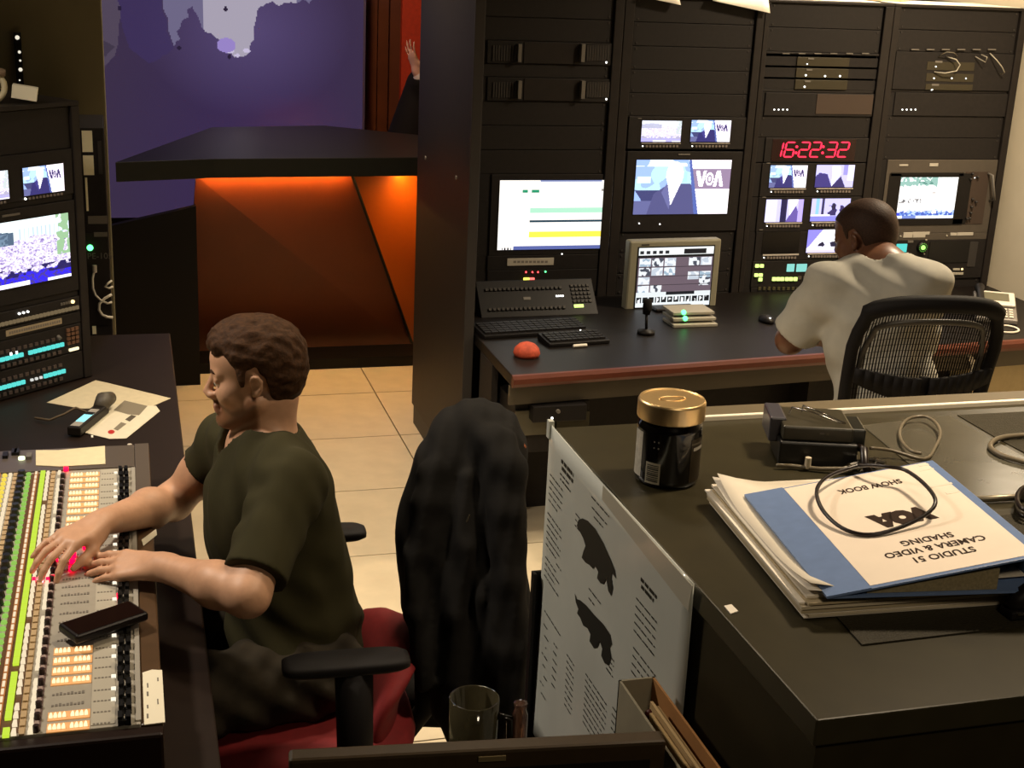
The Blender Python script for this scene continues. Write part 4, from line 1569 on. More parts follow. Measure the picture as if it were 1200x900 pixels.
for px, py in ((86, 653), (84.8, 660), (84, 669), (63, 680), (77.5, 552)):
    lamp(px, py, REDL)
lamp(47.5, 682, REDW)
for px, py in ((56, 682), (40, 682), (66, 658), (99, 644), (139, 701)):
    lamp(px, py, REDL, 0.007, 0.008)
for px, py in ((20, 533), (17, 533), (6.5, 537), (34, 538)):
    p = mx.matrix_basis.inverted() @ U(px, py, z=MZ)
    MB().box(p.x - .006, p.x + .006, p.y - .015, p.y + .015, TOPZ + 0.0035, TOPZ + 0.012).build('rear_key', DARK if px != 34 else GREY, mx)
p = mx.matrix_basis.inverted() @ U(25.5, 540, z=MZ)
MB().cyl((p.x, p.y, TOPZ + 0.004), (p.x, p.y, TOPZ + 0.01), 0.008, n=10).build('lit_lamp', glow('pale_yellow_lamp', (0.9, 1, 0.6), 2), mx)
p = mx.matrix_basis.inverted() @ U(152, 523, z=MZ)
MB().cyl((p.x, p.y, TOPZ + 0.004), (p.x, p.y, TOPZ + 0.006), 0.006, n=8).build('bolt', LABELW, mx)


def sheet_on(name, label, pts, z, m, cat='paper', h=0.0012, group=None):
    P = [U(px, py, z=z) for px, py in pts]
    c = sum(P, Vector()) / len(P)
    mb = MB()
    mb.slab([p - c for p in P], (0, 0, h))
    o = mb.build(name, m)
    o.location = c
    return tag(o, label, cat, group)


sheet_on('tape_strip', 'cream paper tape stuck across the far end of the mixing console', [(42, 528), (68, 528), (123, 523), (123.5, 544), (70, 547), (42, 545.5)], MZ + 0.0045, mat('cream_tape2', 'd8cba6', 0.7, noise=0.04))
tl = sheet_on('name_label', 'white card label with small marks on the arm rest of the mixing console', [(167, 789), (178, 785.5), (190, 786), (193.5, 847), (169, 850)], MZ - 0.0018, mat('white_card', 'e4dcc4', 0.7), 'label', 0.0015)
mb = MB()
for px, py, w_, h_ in ((173, 803, 2, 5), (173, 813, 2.5, 5), (173, 828, 2, 4), (173, 839, 2.5, 5), (185, 796, 2, 4), (185, 822, 2, 6)):
    q0, q1 = U(px - w_ / 2, py - h_ / 2, z=MZ) - tl.location, U(px + w_ / 2, py + h_ / 2, z=MZ) - tl.location
    mb.box(min(q0.x, q1.x), max(q0.x, q1.x), min(q0.y, q1.y), max(q0.y, q1.y), 0.0015, 0.0018)
mb.build('faint_print', GREYTXT, tl)['kind'] = 'stuff'

sheet_on('paper_strip', 'white paper strip on the right rail of the console between the two forearms', [(166, 633), (183, 620), (184, 627), (168, 640)], MZ - 0.0018, mat('white_card', 'e4dcc4', 0.7), 'paper', 0.001)

# phone lying across the faders
p = U(122, 732, z=MZ + 0.02)
a0, a1 = U(82, 744, z=MZ + 0.02), U(165, 716, z=MZ + 0.02)
dv = a1 - a0
ph = thing('smartphone', 'black smartphone in a thick case lying across the console faders', 'phone', (p.x, p.y, MZ + 0.0168), math.atan2(dv.y, dv.x))
MB().box(-0.075, 0.075, -0.034, 0.034, 0.0, 0.018).build('case', mat('black_rubber', '140e0d', 0.4), ph, bev=0.006, seg=3)
MB().box(-0.068, 0.068, -0.029, 0.029, 0.018, 0.0185).build('screen', mat('dark_glass', '1a0d0b', 0.12), ph)

# papers and handset on the desk behind the console
Z0 = DESKZ
pp = sheet_on('paper_sheet', 'cream printed sheet lying flat on the desk behind the console', [(55, 472), (112, 446), (126, 449), (200, 467), (170, 480), (95, 479)], Z0 + 0.0005, mat('cream_paper', 'cbbd9c', 0.7, noise=0.05))
mb = MB()
for i in range(7):
    a_ = U(80 + i * 5, 468 - i * 2.1 + 4, z=Z0) - pp.location
    b_ = U(104 + i * 9, 460 - i * 1.0 + 6, z=Z0) - pp.location
    d_ = (b_ - a_).normalized() * 0.0012
    nrm = Vector((-d_.y, d_.x, 0))
    mb.poly([a_ - nrm + Vector((0, 0, .0014)), b_ - nrm + Vector((0, 0, .0014)), b_ + nrm + Vector((0, 0, .0014)), a_ + nrm + Vector((0, 0, .0014))])
mb.build('faint_print', mat('ink_line', '7a6c54', 0.8), pp)['kind'] = 'stuff'
pq = sheet_on('printed_card', 'white printed card with a red dot and dark blocks, under the handset', [(92, 505.5), (125, 474), (183, 476), (187.5, 482), (148, 514), (128, 514.5)], Z0 + 0.0022, mat('white_card2', 'd9cfb6', 0.65, noise=0.03))


def print_on(o, pts, m, name='printed_block'):
    mb = MB()
    mb.poly([U(px, py, z=Z0) - o.location + Vector((0, 0, 0.0036)) for px, py in pts])
    return mb.build(name, m, o)


print_on(pq, [(133, 482), (146, 470.5), (173, 477), (163, 488), (150, 487)], mat('grey_print', '7d7360', 0.8))
print_on(pq, [(146.5, 493), (154, 487.5), (160, 489), (152, 495.5)], mat('dark_print', '4c4334', 0.8))
print_on(pq, [(133, 504), (142, 496), (148.5, 498), (138, 506)], mat('grey_print', '7d7360', 0.8))
c_ = U(130.5, 507.5, z=Z0) - pq.location
mb = MB()
mb.poly([c_ + Vector((0.0095 * math.cos(a_), 0.017 * math.sin(a_), 0.0036)) for a_ in [2 * PI * i / 16 for i in range(16)]])
mb.build('red_dot', mat('red_print', 'b01a14', 0.6), pq)
a0, a1 = U(86, 501, z=Z0 + 0.03), U(128, 467, z=Z0 + 0.03)
dv = a1 - a0
hs = thing('handset', 'black handheld radio with a lit cyan display lying on the papers', 'radio', ((a0.x + a1.x) / 2, (a0.y + a1.y) / 2, Z0 + 0.0036), math.atan2(dv.y, dv.x))
hl = dv.length / 2
MB().box(-hl, hl * 0.62, -0.02, 0.02, 0.0, 0.028).build('body', mat('handset_black', '1c1712', 0.45), hs, bev=0.005)
MB().tube([(hl * 0.45, 0, 0.02), (hl * 0.7, 0.0, 0.034), (hl, -0.006, 0.03)], [0.02, 0.026, 0.018], 12).build('ear_piece', mat('handset_grey', '4d463a', 0.5, bump=0.2, scale=120), hs, smooth=True)
MB().box(-hl * 0.93, hl * 0.2, -0.013, 0.013, 0.028, 0.0286).build('display_frame', mat('pale_bezel', '9a948a', 0.5), hs)
MB().box(-hl * 0.66, -hl * 0.12, -0.012, 0.012, 0.0286, 0.0292).build('display', glow('cyan_display', (0.3, 0.95, 1.0), 1.4), hs)
MB().box(-hl * 0.2, -hl * 0.02, -0.012, 0.012, 0.0286, 0.0293).build('display_window', DARK, hs)
mb = MB()
mb.tube([(hl * 0.1, 0.016, 0.02), (hl * 0.05, 0.05, 0.035), (-hl * 0.15, 0.075, 0.022), (-hl * 0.3, 0.11, 0.008), (-hl * 0.2, 0.16, 0.006)], 0.0035, 8)
mb.build('strap', mat('strap_brown', '5a4a34', 0.7), hs, smooth=True)
c_ = U(108, 512, z=Z0)
tag(MB().box(c_.x - .003, c_.x + .003, c_.y - .008, c_.y + .008, Z0 + 0.0003, Z0 + 0.0023).build('paper_scrap', WHITE), 'tiny white scrap on the desk just behind the console', 'paper')

# ------------------------------------------------------------------ the studio beyond the opening
sd = thing('anchor_desk', 'studio desk with an overhanging dark top and glowing orange front panels', 'desk', (0, 0, 0))
M_STOP = mat('studio_desk_top', '24241f', 0.4, noise=0.05)
M_OR = mat('orange_lacquer_shaded', '5e2504', 0.5, noise=0.06, scale=8)  # orange darkened in its colour for the shade below the glow
M_BK = mat('black_lacquer', '0a0706', 0.5)
top = [U(px, py, z=1.10) for px, py in ((135, 190), (250, 186), (490, 184.5), (545, 186), (530, 160), (490, 158), (380, 147), (248, 149))]
MB().slab([(p.x, p.y, 1.01) for p in top], (0, 0, 0.09)).build('desk_top', M_STOP, sd, bev=0.003)
yb = 6.78
FT = 6.85
zt, zb = 1.01, 0.0
# centre panel leans inward to the floor, right panel turns away
cA, cB = Vector((0.372, 6.60, zt)), Vector((1.112, 6.67, zt))
cC, cD = U(484, 408, y=7.05), Vector((0.31, 7.05, 0.0))
cC.z = 0.001
cD.z = 0.001
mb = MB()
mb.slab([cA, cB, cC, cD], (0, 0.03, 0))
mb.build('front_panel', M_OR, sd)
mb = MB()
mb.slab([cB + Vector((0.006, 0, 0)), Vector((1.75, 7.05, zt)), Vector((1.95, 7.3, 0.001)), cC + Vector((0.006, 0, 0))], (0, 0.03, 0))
mb.build('front_panel', mat('orange_lacquer_lit', 'a8500e', 0.45), sd)  # brighter copy of the orange, its stronger glow put into the colour
MB().box(-0.3, 1.95, 6.735, 6.95, 0.0, 0.055).build('plinth', M_BK, sd)
mb = MB()
mb.tube([cB + Vector((0.003, -0.004, 0)), cC + Vector((0.003, -0.004, 0))], 0.008, 6)
mb.build('panel_joint', M_BK, sd)
wing = thing('floor_speaker', 'low black wedge-topped box standing on the floor left of the studio desk', 'box', (0, 0, 0))
wl, wr = U(133, 262, y=6.6), U(229, 240, y=6.6)
MB().slab([(-0.4, 6.56, 0), (wr.x, 6.56, 0), (wr.x, 6.56, wr.z), (wl.x, 6.56, wl.z), (-0.4, 6.56, wl.z - 0.1)], (0, 0.05, 0)).build('body', M_BK, wing)
# light strip under the desk top
for x0_, x1_, y_ in ((0.40, 1.10, 6.566),):
    MB().slab([(x0_, y_, 1.0085), (x1_, y_ + 0.07, 1.0085), (x1_, y_ + 0.084, 1.0085), (x0_, y_ + 0.014, 1.0085)], (0, 0, 0.0012)).build('light_strip', glow('warm_led_strip', (1.0, 0.5, 0.12), 200.0), sd)
MB().box(-0.008, 0.008, -0.34, 0.34, 0.0085, 0.0098, frame((1.42, 6.80, 1.0), (0.55, 0.835, 0), (0.835, -0.55, 0))).build('light_strip', glow('warm_led_strip', (1.0, 0.5, 0.12), 200.0), sd)

# display wall with a map, purple
vw = thing('display_wall', 'large glowing purple display wall showing grey map shapes behind the studio desk', 'screen', (0, 8.6, 0))


def pic_map(nx, ny):
    u, v = grid_uv(nx, ny)
    n = vnoise(nx, ny, 16, 10, 51)
    n2 = vnoise(nx, ny, 50, 34, 52)
    base = np.array(hexc('463a4e')) * np.ones((ny, nx, 3))
    vio = np.array(hexc('42325c'))
    w = np.clip(1.15 - np.abs(u - .62) * 1.6, 0, 1)[..., None]
    im = base * (1 - w) + vio * w
    halo = np.clip(1 - np.sqrt(((u - .62) / .34) ** 2 + ((v - .22) / .36) ** 2), 0, 1)[..., None]
    im = im * (1 - halo * .5) + np.array(hexc('7868a0')) * halo * .5
    sea = inpoly(u + .02 * (n2 - .5), v + .03 * (n2 - .5), [(.18, -.1), (.345, -.1), (.35, .1), (.37, .22), (.385, .3), (.4, .24), (.42, .18), (.45, .14), (.475, .22), (.49, .24), (.53, .26), (.58, .34), (.62, .3), (.66, .12), (.8, .1), (1.0, .03), (1, -.1)])
    put(im, sea, '7f789c')
    put(im, sea & (u > .48) & (u < .78), 'c4bcd0')
    put(im, sea & (u > .74) & (v < .08), 'd8d2c4')
    land = inpoly(u + .02 * (n2 - .5), v + .02 * (n2 - .5), [(.25, -.1), (.34, -.1), (.35, .1), (.36, .2), (.38, .3), (.3, .36), (.24, .3), (.2, .1)])
    put(im, land, '46386a', .75)
    spot = np.exp(-(((u - .6) / .03) ** 2 + ((v - .31) / .04) ** 2))[..., None]
    pale = inpoly(u + .02 * (n2 - .5), v, [(-.1, -.1), (.2, -.1), (.22, .12), (.2, .34), (.1, .44), (-.1, .5)])
    put(im, pale, '62566a', .8)
    put(im, inpoly(u, v, [(.0, .0), (.02, .0), (.14, .26), (.2, .3), (.17, .34), (.11, .27)]), '4a4054')
    for a_, b_, r_ in ((.563, .31, .012), (.615, .305, .012), (.585, .325, .01)):
        put(im, ((u - a_) / r_) ** 2 + ((v - b_) / r_ / .7) ** 2 < 1, 'e8dcff')
    put(im, ((u - .55) / .03) ** 2 + ((v - .285) / .03) ** 2 < 1, 'b09ae8')
    for a_, b_ in ((.22, .15), (.4, .30), (.56, .33), (.55, .14), (.12, .14)):
        put(im, ((u - a_) / .006) ** 2 + ((v - b_) / .01) ** 2 < 1, '2c2240')
    return im


x0, x1 = U(60, 100, y=8.6).x, U(425, 100, y=8.6).x
zt_, zb_ = U(300, -30, y=8.6).z, 0.42
MB().box(x0 - .02, x1 + .012, 0.001, 0.06, zb_ - .02, zt_ + .02).build('cabinet', M_BK, vw)
vt = U(300, 0, y=8.6).z
display('screen', pic_map(280, 240), x1 - x0, zt_ - zb_, attr_screen('map_screen', 0.7), vw, (x0, 0, zb_))
MB().box(x1, x1 + .014, -0.004, 0.0, zb_, zt_).build('edge_trim', mat('silver_edge', '8c84a0', 0.3, 0.6), vw)
ob = thing('orange_drape', 'tall orange-red lit panel at the right of the studio, behind the raised hand', 'panel', (0, 8.75, 0))
xx0, xx1 = U(471, 40, y=8.75).x, U(500, 40, y=8.75).x
MB().box(xx0, xx1, 0, 0.05, 0.0, 2.6).build('cloth', mat('orange_red_panel', 'c8401a', 0.6, noise=0.1), ob)
ob = thing('brown_column', 'dark brown wooden column in the studio beside the purple display wall', 'column', (0, 8.9, 0))
xx0, xx1 = U(429, 40, y=8.9).x, U(470, 40, y=8.9).x
w_ = (xx1 - xx0) / 3
for i in range(3):
    MB().box(xx0 + i * w_ + .004, xx0 + (i + 1) * w_ - .004, 0.01 * (i % 2), 0.06, 0.0, 2.6).build('board', mat('brown_wood', '6a3a1c', 0.5, noise=0.2, scale=5), ob)
# ------------------------------------------------------------------ soft body builder: rounded volumes blended into one skin
class Field:
    def __init__(s, lo, hi, h):
        s.lo, s.h = np.array(lo, float), h
        s.n = np.ceil((np.array(hi, float) - s.lo) / h).astype(int) + 1
        s.g = np.full(s.n, 0.06, np.float32)

    def _reg(s, lo, hi, pad):
        a = np.maximum(np.floor((np.array(lo) - pad - s.lo) / s.h).astype(int), 0)
        b = np.minimum(np.ceil((np.array(hi) + pad - s.lo) / s.h).astype(int) + 1, s.n)
        if (b <= a).any():
            return None
        ax = [(np.arange(a[i], b[i]) * s.h + s.lo[i]).astype(np.float32) for i in range(3)]
        X, Y, Z = np.meshgrid(*ax, indexing='ij', sparse=True)
        return tuple(slice(a[i], b[i]) for i in range(3)), X, Y, Z

    def _mix(s, sl, d, k, sub):
        g = s.g[sl]
        if sub:
            d = -d
            if k > 0:
                h = np.clip(0.5 - 0.5 * (d - g) / k, 0, 1)
                s.g[sl] = d * (1 - h) + g * h + k * h * (1 - h)
                # smooth max
                h = np.clip(0.5 + 0.5 * (g - d) / k, 0, 1)
                s.g[sl] = d * (1 - h) + g * h + k * h * (1 - h)
            else:
                s.g[sl] = np.maximum(g, d)
        elif k > 0:
            h = np.clip(0.5 + 0.5 * (g - d) / k, 0, 1)
            s.g[sl] = g * (1 - h) + d * h - k * h * (1 - h)
        else:
            s.g[sl] = np.minimum(g, d)

    def cap(s, p, q, r0, r1=None, k=0.02, sub=False, flat=None):
        """a tapering limb from p to q; flat=(axis, factor) squashes it across"""
        r1 = r0 if r1 is None else r1
        p, q = np.array(p, np.float32), np.array(q, np.float32)
        R_ = max(r0, r1)
        rg = s._reg(np.minimum(p, q) - R_ * 1.6, np.maximum(p, q) + R_ * 1.6, 0.035)
        if rg is None:
            return s
        sl, X, Y, Z = rg
        d = q - p
        L2 = float(d @ d) + 1e-12
        x, y, z = X - p[0], Y - p[1], Z - p[2]
        t = np.clip((x * d[0] + y * d[1] + z * d[2]) / L2, 0, 1)
        x, y, z = x - t * d[0], y - t * d[1], z - t * d[2]
        if flat is not None:
            a, f = np.array(flat[0], np.float32), flat[1]
            a = a / np.linalg.norm(a)
            m = x * a[0] + y * a[1] + z * a[2]
            e = f - 1
            x, y, z = x + a[0] * m * e, y + a[1] * m * e, z + a[2] * m * e
        s._mix(sl, np.sqrt(x * x + y * y + z * z) - (r0 + (r1 - r0) * t), k, sub)
        return s

    def chain(s, pts, rs, k=0.02, **kw):
        for i in range(len(pts) - 1):
            s.cap(pts[i], pts[i + 1], rs[i], rs[i + 1], k, **kw)
        return s

    def ell(s, c, r, F=None, k=0.02, sub=False):
        """an ellipsoid with half axes r along the columns of F"""
        c, r = np.array(c, np.float32), np.array(r, np.float32)
        R_ = float(r.max())
        rg = s._reg(c - R_, c + R_, 0.035)
        if rg is None:
            return s
        sl, X, Y, Z = rg
        x, y, z = X - c[0], Y - c[1], Z - c[2]
        if F is not None:
            F = np.array(F, np.float32)
            x, y, z = (x * F[0, i] + y * F[1, i] + z * F[2, i] for i in range(3))
        a, b, e = x / r[0], y / r[1], z / r[2]
        k0 = np.sqrt(a * a + b * b + e * e)
        k1 = np.sqrt((a / r[0]) ** 2 + (b / r[1]) ** 2 + (e / r[2]) ** 2) + 1e-9
        s._mix(sl, k0 * (k0 - 1) / k1, k, sub)
        return s

    def coords(s):
        ax = [(np.arange(s.n[i]) * s.h + s.lo[i]).astype(np.float32) for i in range(3)]
        return np.meshgrid(*ax, indexing='ij', sparse=True)

    def plane(s, p, n, k=0.0):
        """keep only what lies behind the plane through p with outward normal n"""
        X, Y, Z = s.coords()
        n = np.array(n, np.float32)
        n = n / np.linalg.norm(n)
        d = (X - p[0]) * n[0] + (Y - p[1]) * n[1] + (Z - p[2]) * n[2]
        if k > 0:
            h = np.clip(0.5 + 0.5 * (s.g - d) / k, 0, 1)
            s.g = (d * (1 - h) + s.g * h + k * h * (1 - h)).astype(np.float32)
        else:
            s.g = np.maximum(s.g, d.astype(np.float32))
        return s

    def wave(s, amp, fx, fy, fz, ph=0.0):
        X, Y, Z = s.coords()
        s.g = s.g + (amp * np.sin(X * fx + Y * fy + Z * fz + ph)).astype(np.float32)
        return s

    def skin(s, name, m, parent=None, relax=2):
        g = s.g
        neg = g < 0
        c = neg[:-1, :-1, :-1].astype(np.int8)
        for dx in (0, 1):
            for dy in (0, 1):
                for dz in (0, 1):
                    if dx or dy or dz:
                        c = c + neg[dx:neg.shape[0] - 1 + dx, dy:neg.shape[1] - 1 + dy, dz:neg.shape[2] - 1 + dz]
        cells = np.argwhere((c > 0) & (c < 8))
        idx = np.full(c.shape, -1, np.int32)
        idx[tuple(cells.T)] = np.arange(len(cells))
        acc = np.zeros((len(cells), 3), np.float32)
        cnt = np.zeros(len(cells), np.float32)
        corners = [(i, j, k) for i in (0, 1) for j in (0, 1) for k in (0, 1)]
        vals = {o: g[cells[:, 0] + o[0], cells[:, 1] + o[1], cells[:, 2] + o[2]] for o in corners}
        for a in corners:
            for ax in range(3):
                if a[ax] == 0:
                    b = list(a)
                    b[ax] = 1
                    va, vb = vals[a], vals[tuple(b)]
                    x = (va < 0) != (vb < 0)
                    t = np.where(x, va / np.where(x, va - vb, 1), 0)
                    p = np.tile(np.array(a, np.float32), (len(cells), 1))
                    p[:, ax] = t
                    acc += np.where(x[:, None], p, 0)
                    cnt += x
        V = (cells + acc / np.maximum(cnt, 1)[:, None]) * s.h + s.lo
        quads = []
        for ax in range(3):
            o1, o2 = [(1, 2), (2, 0), (0, 1)][ax]
            lo = [slice(None)] * 3
            hi = [slice(None)] * 3
            lo[ax], hi[ax] = slice(0, -1), slice(1, None)
            A, B = neg[tuple(lo)], neg[tuple(hi)]
            E = np.argwhere(A != B)
            ok = (E[:, o1] > 0) & (E[:, o2] > 0) & (E[:, o1] < g.shape[o1] - 1) & (E[:, o2] < g.shape[o2] - 1)
            E = E[ok]
            fl = A[tuple(E.T)]
            q = []
            for d1, d2 in ((1, 1), (0, 1), (0, 0), (1, 0)):
                P = E.copy()
                P[:, o1] -= d1
                P[:, o2] -= d2
                q.append(idx[tuple(P.T)])
            q = np.stack(q, 1)
            q[~fl] = q[~fl][:, ::-1]
            quads.append(q)
        Q = np.concatenate(quads)
        Q = Q[(Q >= 0).all(1)]
        for _ in range(relax):          # a light smoothing of the skin
            sm = np.zeros_like(V)
            ct = np.zeros(len(V))
            for i in range(4):
                a_, b_ = Q[:, i], Q[:, (i + 1) % 4]
                np.add.at(sm, a_, V[b_])
                np.add.at(ct, a_, 1)
            V = V * 0.5 + 0.5 * sm / np.maximum(ct, 1)[:, None]
        me = bpy.data.meshes.new(name)
        me.vertices.add(len(V))
        me.vertices.foreach_set('co', V.astype(np.float32).ravel())
        me.loops.add(Q.size)
        me.polygons.add(len(Q))
        me.loops.foreach_set('vertex_index', Q.ravel().astype(np.int32))
        me.polygons.foreach_set('loop_start', np.arange(0, Q.size, 4, dtype=np.int32))
        me.polygons.foreach_set('use_smooth', np.ones(len(Q), bool))
        me.update(calc_edges=True)
        me.validate()
        me.materials.append(m)
        o = link(name, me, parent)
        return o


def ortho(f, u):
    """columns: forward, left, up"""
    f = np.array(f, float)
    f /= np.linalg.norm(f)
    u = np.array(u, float)
    u = u - f * (u @ f)
    u /= np.linalg.norm(u)
    l = np.cross(u, f)
    return np.stack([f, l, u], 1)


class Head:
    """head volumes in its own axes: x to the face, y to its left, z up; 0 is the middle of the head"""

    def __init__(s, c, f, u, sc=1.0):
        s.c, s.F, s.sc = np.array(c, float), ortho(f, u), sc

    def P(s, x, y, z):
        return s.c + s.F @ np.array([x, y, z]) * s.sc

    def build(s, fl, thin=1.0):
        P, F, k = s.P, s.F, s.sc
        e = lambda c, r, kk=0.012, sub=False: fl.ell(P(*c), np.array(r) * k, F, kk, sub)
        cp = lambda a, b, r0, r1, kk=0.01, sub=False: fl.cap(P(*a), P(*b), r0 * k, r1 * k, kk, sub)
        e((-0.010, 0, 0.040), (0.100, 0.076, 0.084))
        e((0.028, 0, -0.025), (0.064, 0.060, 0.088), 0.02)
        e((0.045, 0, 0.045), (0.050, 0.058, 0.045), 0.02)
        for y in (-1, 1):
            cp((-0.004, y * 0.056, -0.050), (0.070, y * 0.020, -0.098), 0.017, 0.016, 0.02)
            e((0.058, y * 0.040, -0.028), (0.026, 0.024, 0.026), 0.02)
            e((0.089, y * 0.033, 0.000), (0.016, 0.018, 0.013), 0.010, True)
            cp((0.087, y * 0.014, 0.019), (0.074, y * 0.046, 0.018), 0.0095, 0.008, 0.012)
            e((0.0765, y * 0.033, 0.002), (0.0125, 0.0125, 0.0125), 0.004)
            cp((0.0875, y * 0.022, 0.0045), (0.0815, y * 0.046, 0.003), 0.0062, 0.0055, 0.004)
            e((0.101, y * 0.0115, -0.037), (0.011, 0.0085, 0.0085), 0.006)
        e((0.083, 0, -0.099), (0.018, 0.021, 0.017), 0.018)
        cp((0.091, 0, 0.012), (0.113, 0, -0.030), 0.0072, 0.0098, 0.009)
        cp((0.108, 0, -0.040), (0.097, 0, -0.046), 0.007, 0.007, 0.008)
        cp((0.096, -0.014, -0.062), (0.096, 0.014, -0.062), 0.0075, 0.0075, 0.008)
        cp((0.092, -0.014, -0.0745), (0.092, 0.014, -0.0745), 0.008, 0.008, 0.006)
        cp((0.1075, -0.022, -0.0685), (0.1075, 0.022, -0.0685), 0.0028, 0.0028, 0.003, True)
        for y in (-1, 1):
            e((-0.010, y * 0.074, -0.007), (0.0145, 0.008, 0.025), 0.006)
            pts = [(0.001, y * .078, .007), (-0.006, y * .082, .017), (-.016, y * .084, .016), (-.022, y * .084, .005), (-.019, y * .081, -.010), (-.010, y * .077, -.025), (-.002, y * .075, -.029)]
            for a, b in zip(pts[:-1], pts[1:]):
                cp(a, b, 0.0048, 0.0048, 0.004)
            e((-0.008, y * 0.083, -0.004), (0.008, 0.007, 0.012), 0.004, True)
        return fl


def hand(fl, wrist, fwd, down, side, spread=0.06, bend=(0.35, 0.45, 0.3), thumb=0.8, sc=1.0, fb=None):
    """palm and five bent fingers; down is where the palm faces, side (+1/-1) where the thumb is"""
    f = np.array(fwd, float)
    f /= np.linalg.norm(f)
    d = np.array(down, float)
    d -= f * (d @ f)
    d /= np.linalg.norm(d)
    s = np.cross(d, f) * side
    w = np.array(wrist, float)
    at = lambda a, b, c: w + (f * a + s * b + d * c) * sc
    fl.cap(at(-0.01, 0, 0), at(0.02, 0, 0), 0.027 * sc, 0.026 * sc, 0.02, flat=(d, 1.35))
    kn = [(0.094, 0.028), (0.098, 0.0085), (0.093, -0.0115), (0.083, -0.0300)]
    for i, (a, b) in enumerate(kn):
        fl.cap(at(0.012, b * 0.55, 0.0), at(a, b, 0.0), 0.0145 * sc, 0.0118 * sc, 0.012)
    fl.cap(at(0.02, 0.016, 0.008), at(0.055, 0.030, 0.008), 0.015 * sc, 0.012 * sc, 0.012)
    lens = [(0.044, 0.026, 0.020), (0.049, 0.030, 0.021), (0.045, 0.028, 0.021), (0.035, 0.021, 0.018)]
    for i, ((a, b), ls) in enumerate(zip(kn, lens)):
        p = at(a, b, 0.0)
        fan = (1.5 - i) * spread
        ang = 0.0
        r = [0.0094, 0.0086, 0.0078, 0.0066]
        if i == 3:
            r = [x * 0.86 for x in r]
        bb = fb[i] if fb else bend
        for j, l in enumerate(ls):
            ang += bb[j]
            dirv = f * math.cos(ang) * math.cos(fan) + s * math.sin(fan) * math.cos(ang) + d * math.sin(ang)
            q = p + dirv * l * sc
            fl.cap(p, q, r[j] * sc, r[j + 1] * sc, 0.003 if j else 0.006)
            p = q
    p = at(0.022, 0.024, 0.012)
    a0 = thumb
    for j, (l, r0, r1) in enumerate(((0.042, 0.0135, 0.0108), (0.034, 0.0108, 0.0095), (0.026, 0.0095, 0.0075))):
        an = a0 - 0.25 * j
        dirv = f * math.cos(an) + s * math.sin(an) + d * (0.28 + 0.06 * j)
        dirv /= np.linalg.norm(dirv)
        q = p + dirv * l * sc
        fl.cap(p, q, r0 * sc, r1 * sc, 0.008)
        p = q
    return fl


SKIN1 = mat('fair_skin', (0.54, 0.30, 0.18), 0.5, noise=0.06, scale=60, bump=0.05)
HAIR1 = mat('brown_hair', (0.046, 0.0185, 0.0055), 0.75, noise=0.35, scale=130, bump=0.5)
BEARD1 = mat('stubble', (0.30, 0.135, 0.06), 0.6, noise=0.25, scale=160)
SHIRT1 = mat('olive_cotton', (0.029, 0.025, 0.0085), 0.9, noise=0.08, scale=20, bump=0.08)
PANT1 = mat('camouflage_cloth', (0.026, 0.020, 0.012), 0.9, noise=0.6, scale=9)
EYEW = mat('eye_white', 'd8d0c4', 0.25)
EYED = mat('dark_iris', '2a2018', 0.2)

# ------------------------------------------------------------------ man at the mixing console
V3 = lambda *a: np.array(a, float)
m1 = thing('person', 'bearded man in an olive T-shirt seated sideways, both hands on the mixing console', 'person', (0, 0, 0))
hc = np.array(U(300, 439, D=2.90))
H1 = Head(hc, (-0.965, 0.22, -0.10), (-0.09, 0.05, 1.0), 0.93)
neck = V3(0.283, 2.80, 1.088)
shN, shF = V3(0.318, 2.625, 1.058), V3(0.232, 2.985, 1.022)
elN, wrN = np.array(U(290, 697, D=2.66)), np.array(U(190, 664, z=0.905))
elF, wrF = np.array(U(203, 588, D=3.20)), np.array(U(118, 613, z=0.925))
hipN, hipF = V3(0.375, 2.66, 0.61), V3(0.365, 2.86, 0.61)
knN, knF = V3(0.02, 2.56, 0.612), V3(0.0, 2.97, 0.612)
anN, anF = V3(0.06, 2.55, 0.10), V3(-0.02, 2.98, 0.10)


def torso1(fl, g=0.0, k=0.05):
    ch = V3(0.290, 2.80, 0.93)
    Fx = ortho(V3(-0.93, 0.33, 0.0), V3(-0.18, 0.03, 1.0))
    fl.ell(ch, (0.118 + g, 0.175 + g, 0.19 + g), Fx, k)
    fl.ell(V3(0.327, 2.775, 0.75), (0.115 + g, 0.155 + g, 0.17 + g), Fx, k)
    fl.ell(V3(0.352, 2.76, 0.63), (0.130 + g, 0.180 + g, 0.125 + g), Fx, k)
    fl.cap(shN, neck + V3(0.0, -0.02, 0.0), 0.052 + g, 0.05 + g, k)
    fl.cap(shF, neck + V3(0.0, 0.02, 0.0), 0.052 + g, 0.05 + g, k)
    fl.cap(V3(0.333, 2.72, 1.0), V3(0.372, 2.72, 0.75), 0.075 + g, 0.08 + g, k)
    fl.cap(V3(0.298, 2.90, 0.985), V3(0.348, 2.86, 0.75), 0.07 + g, 0.08 + g, k)
    return fl


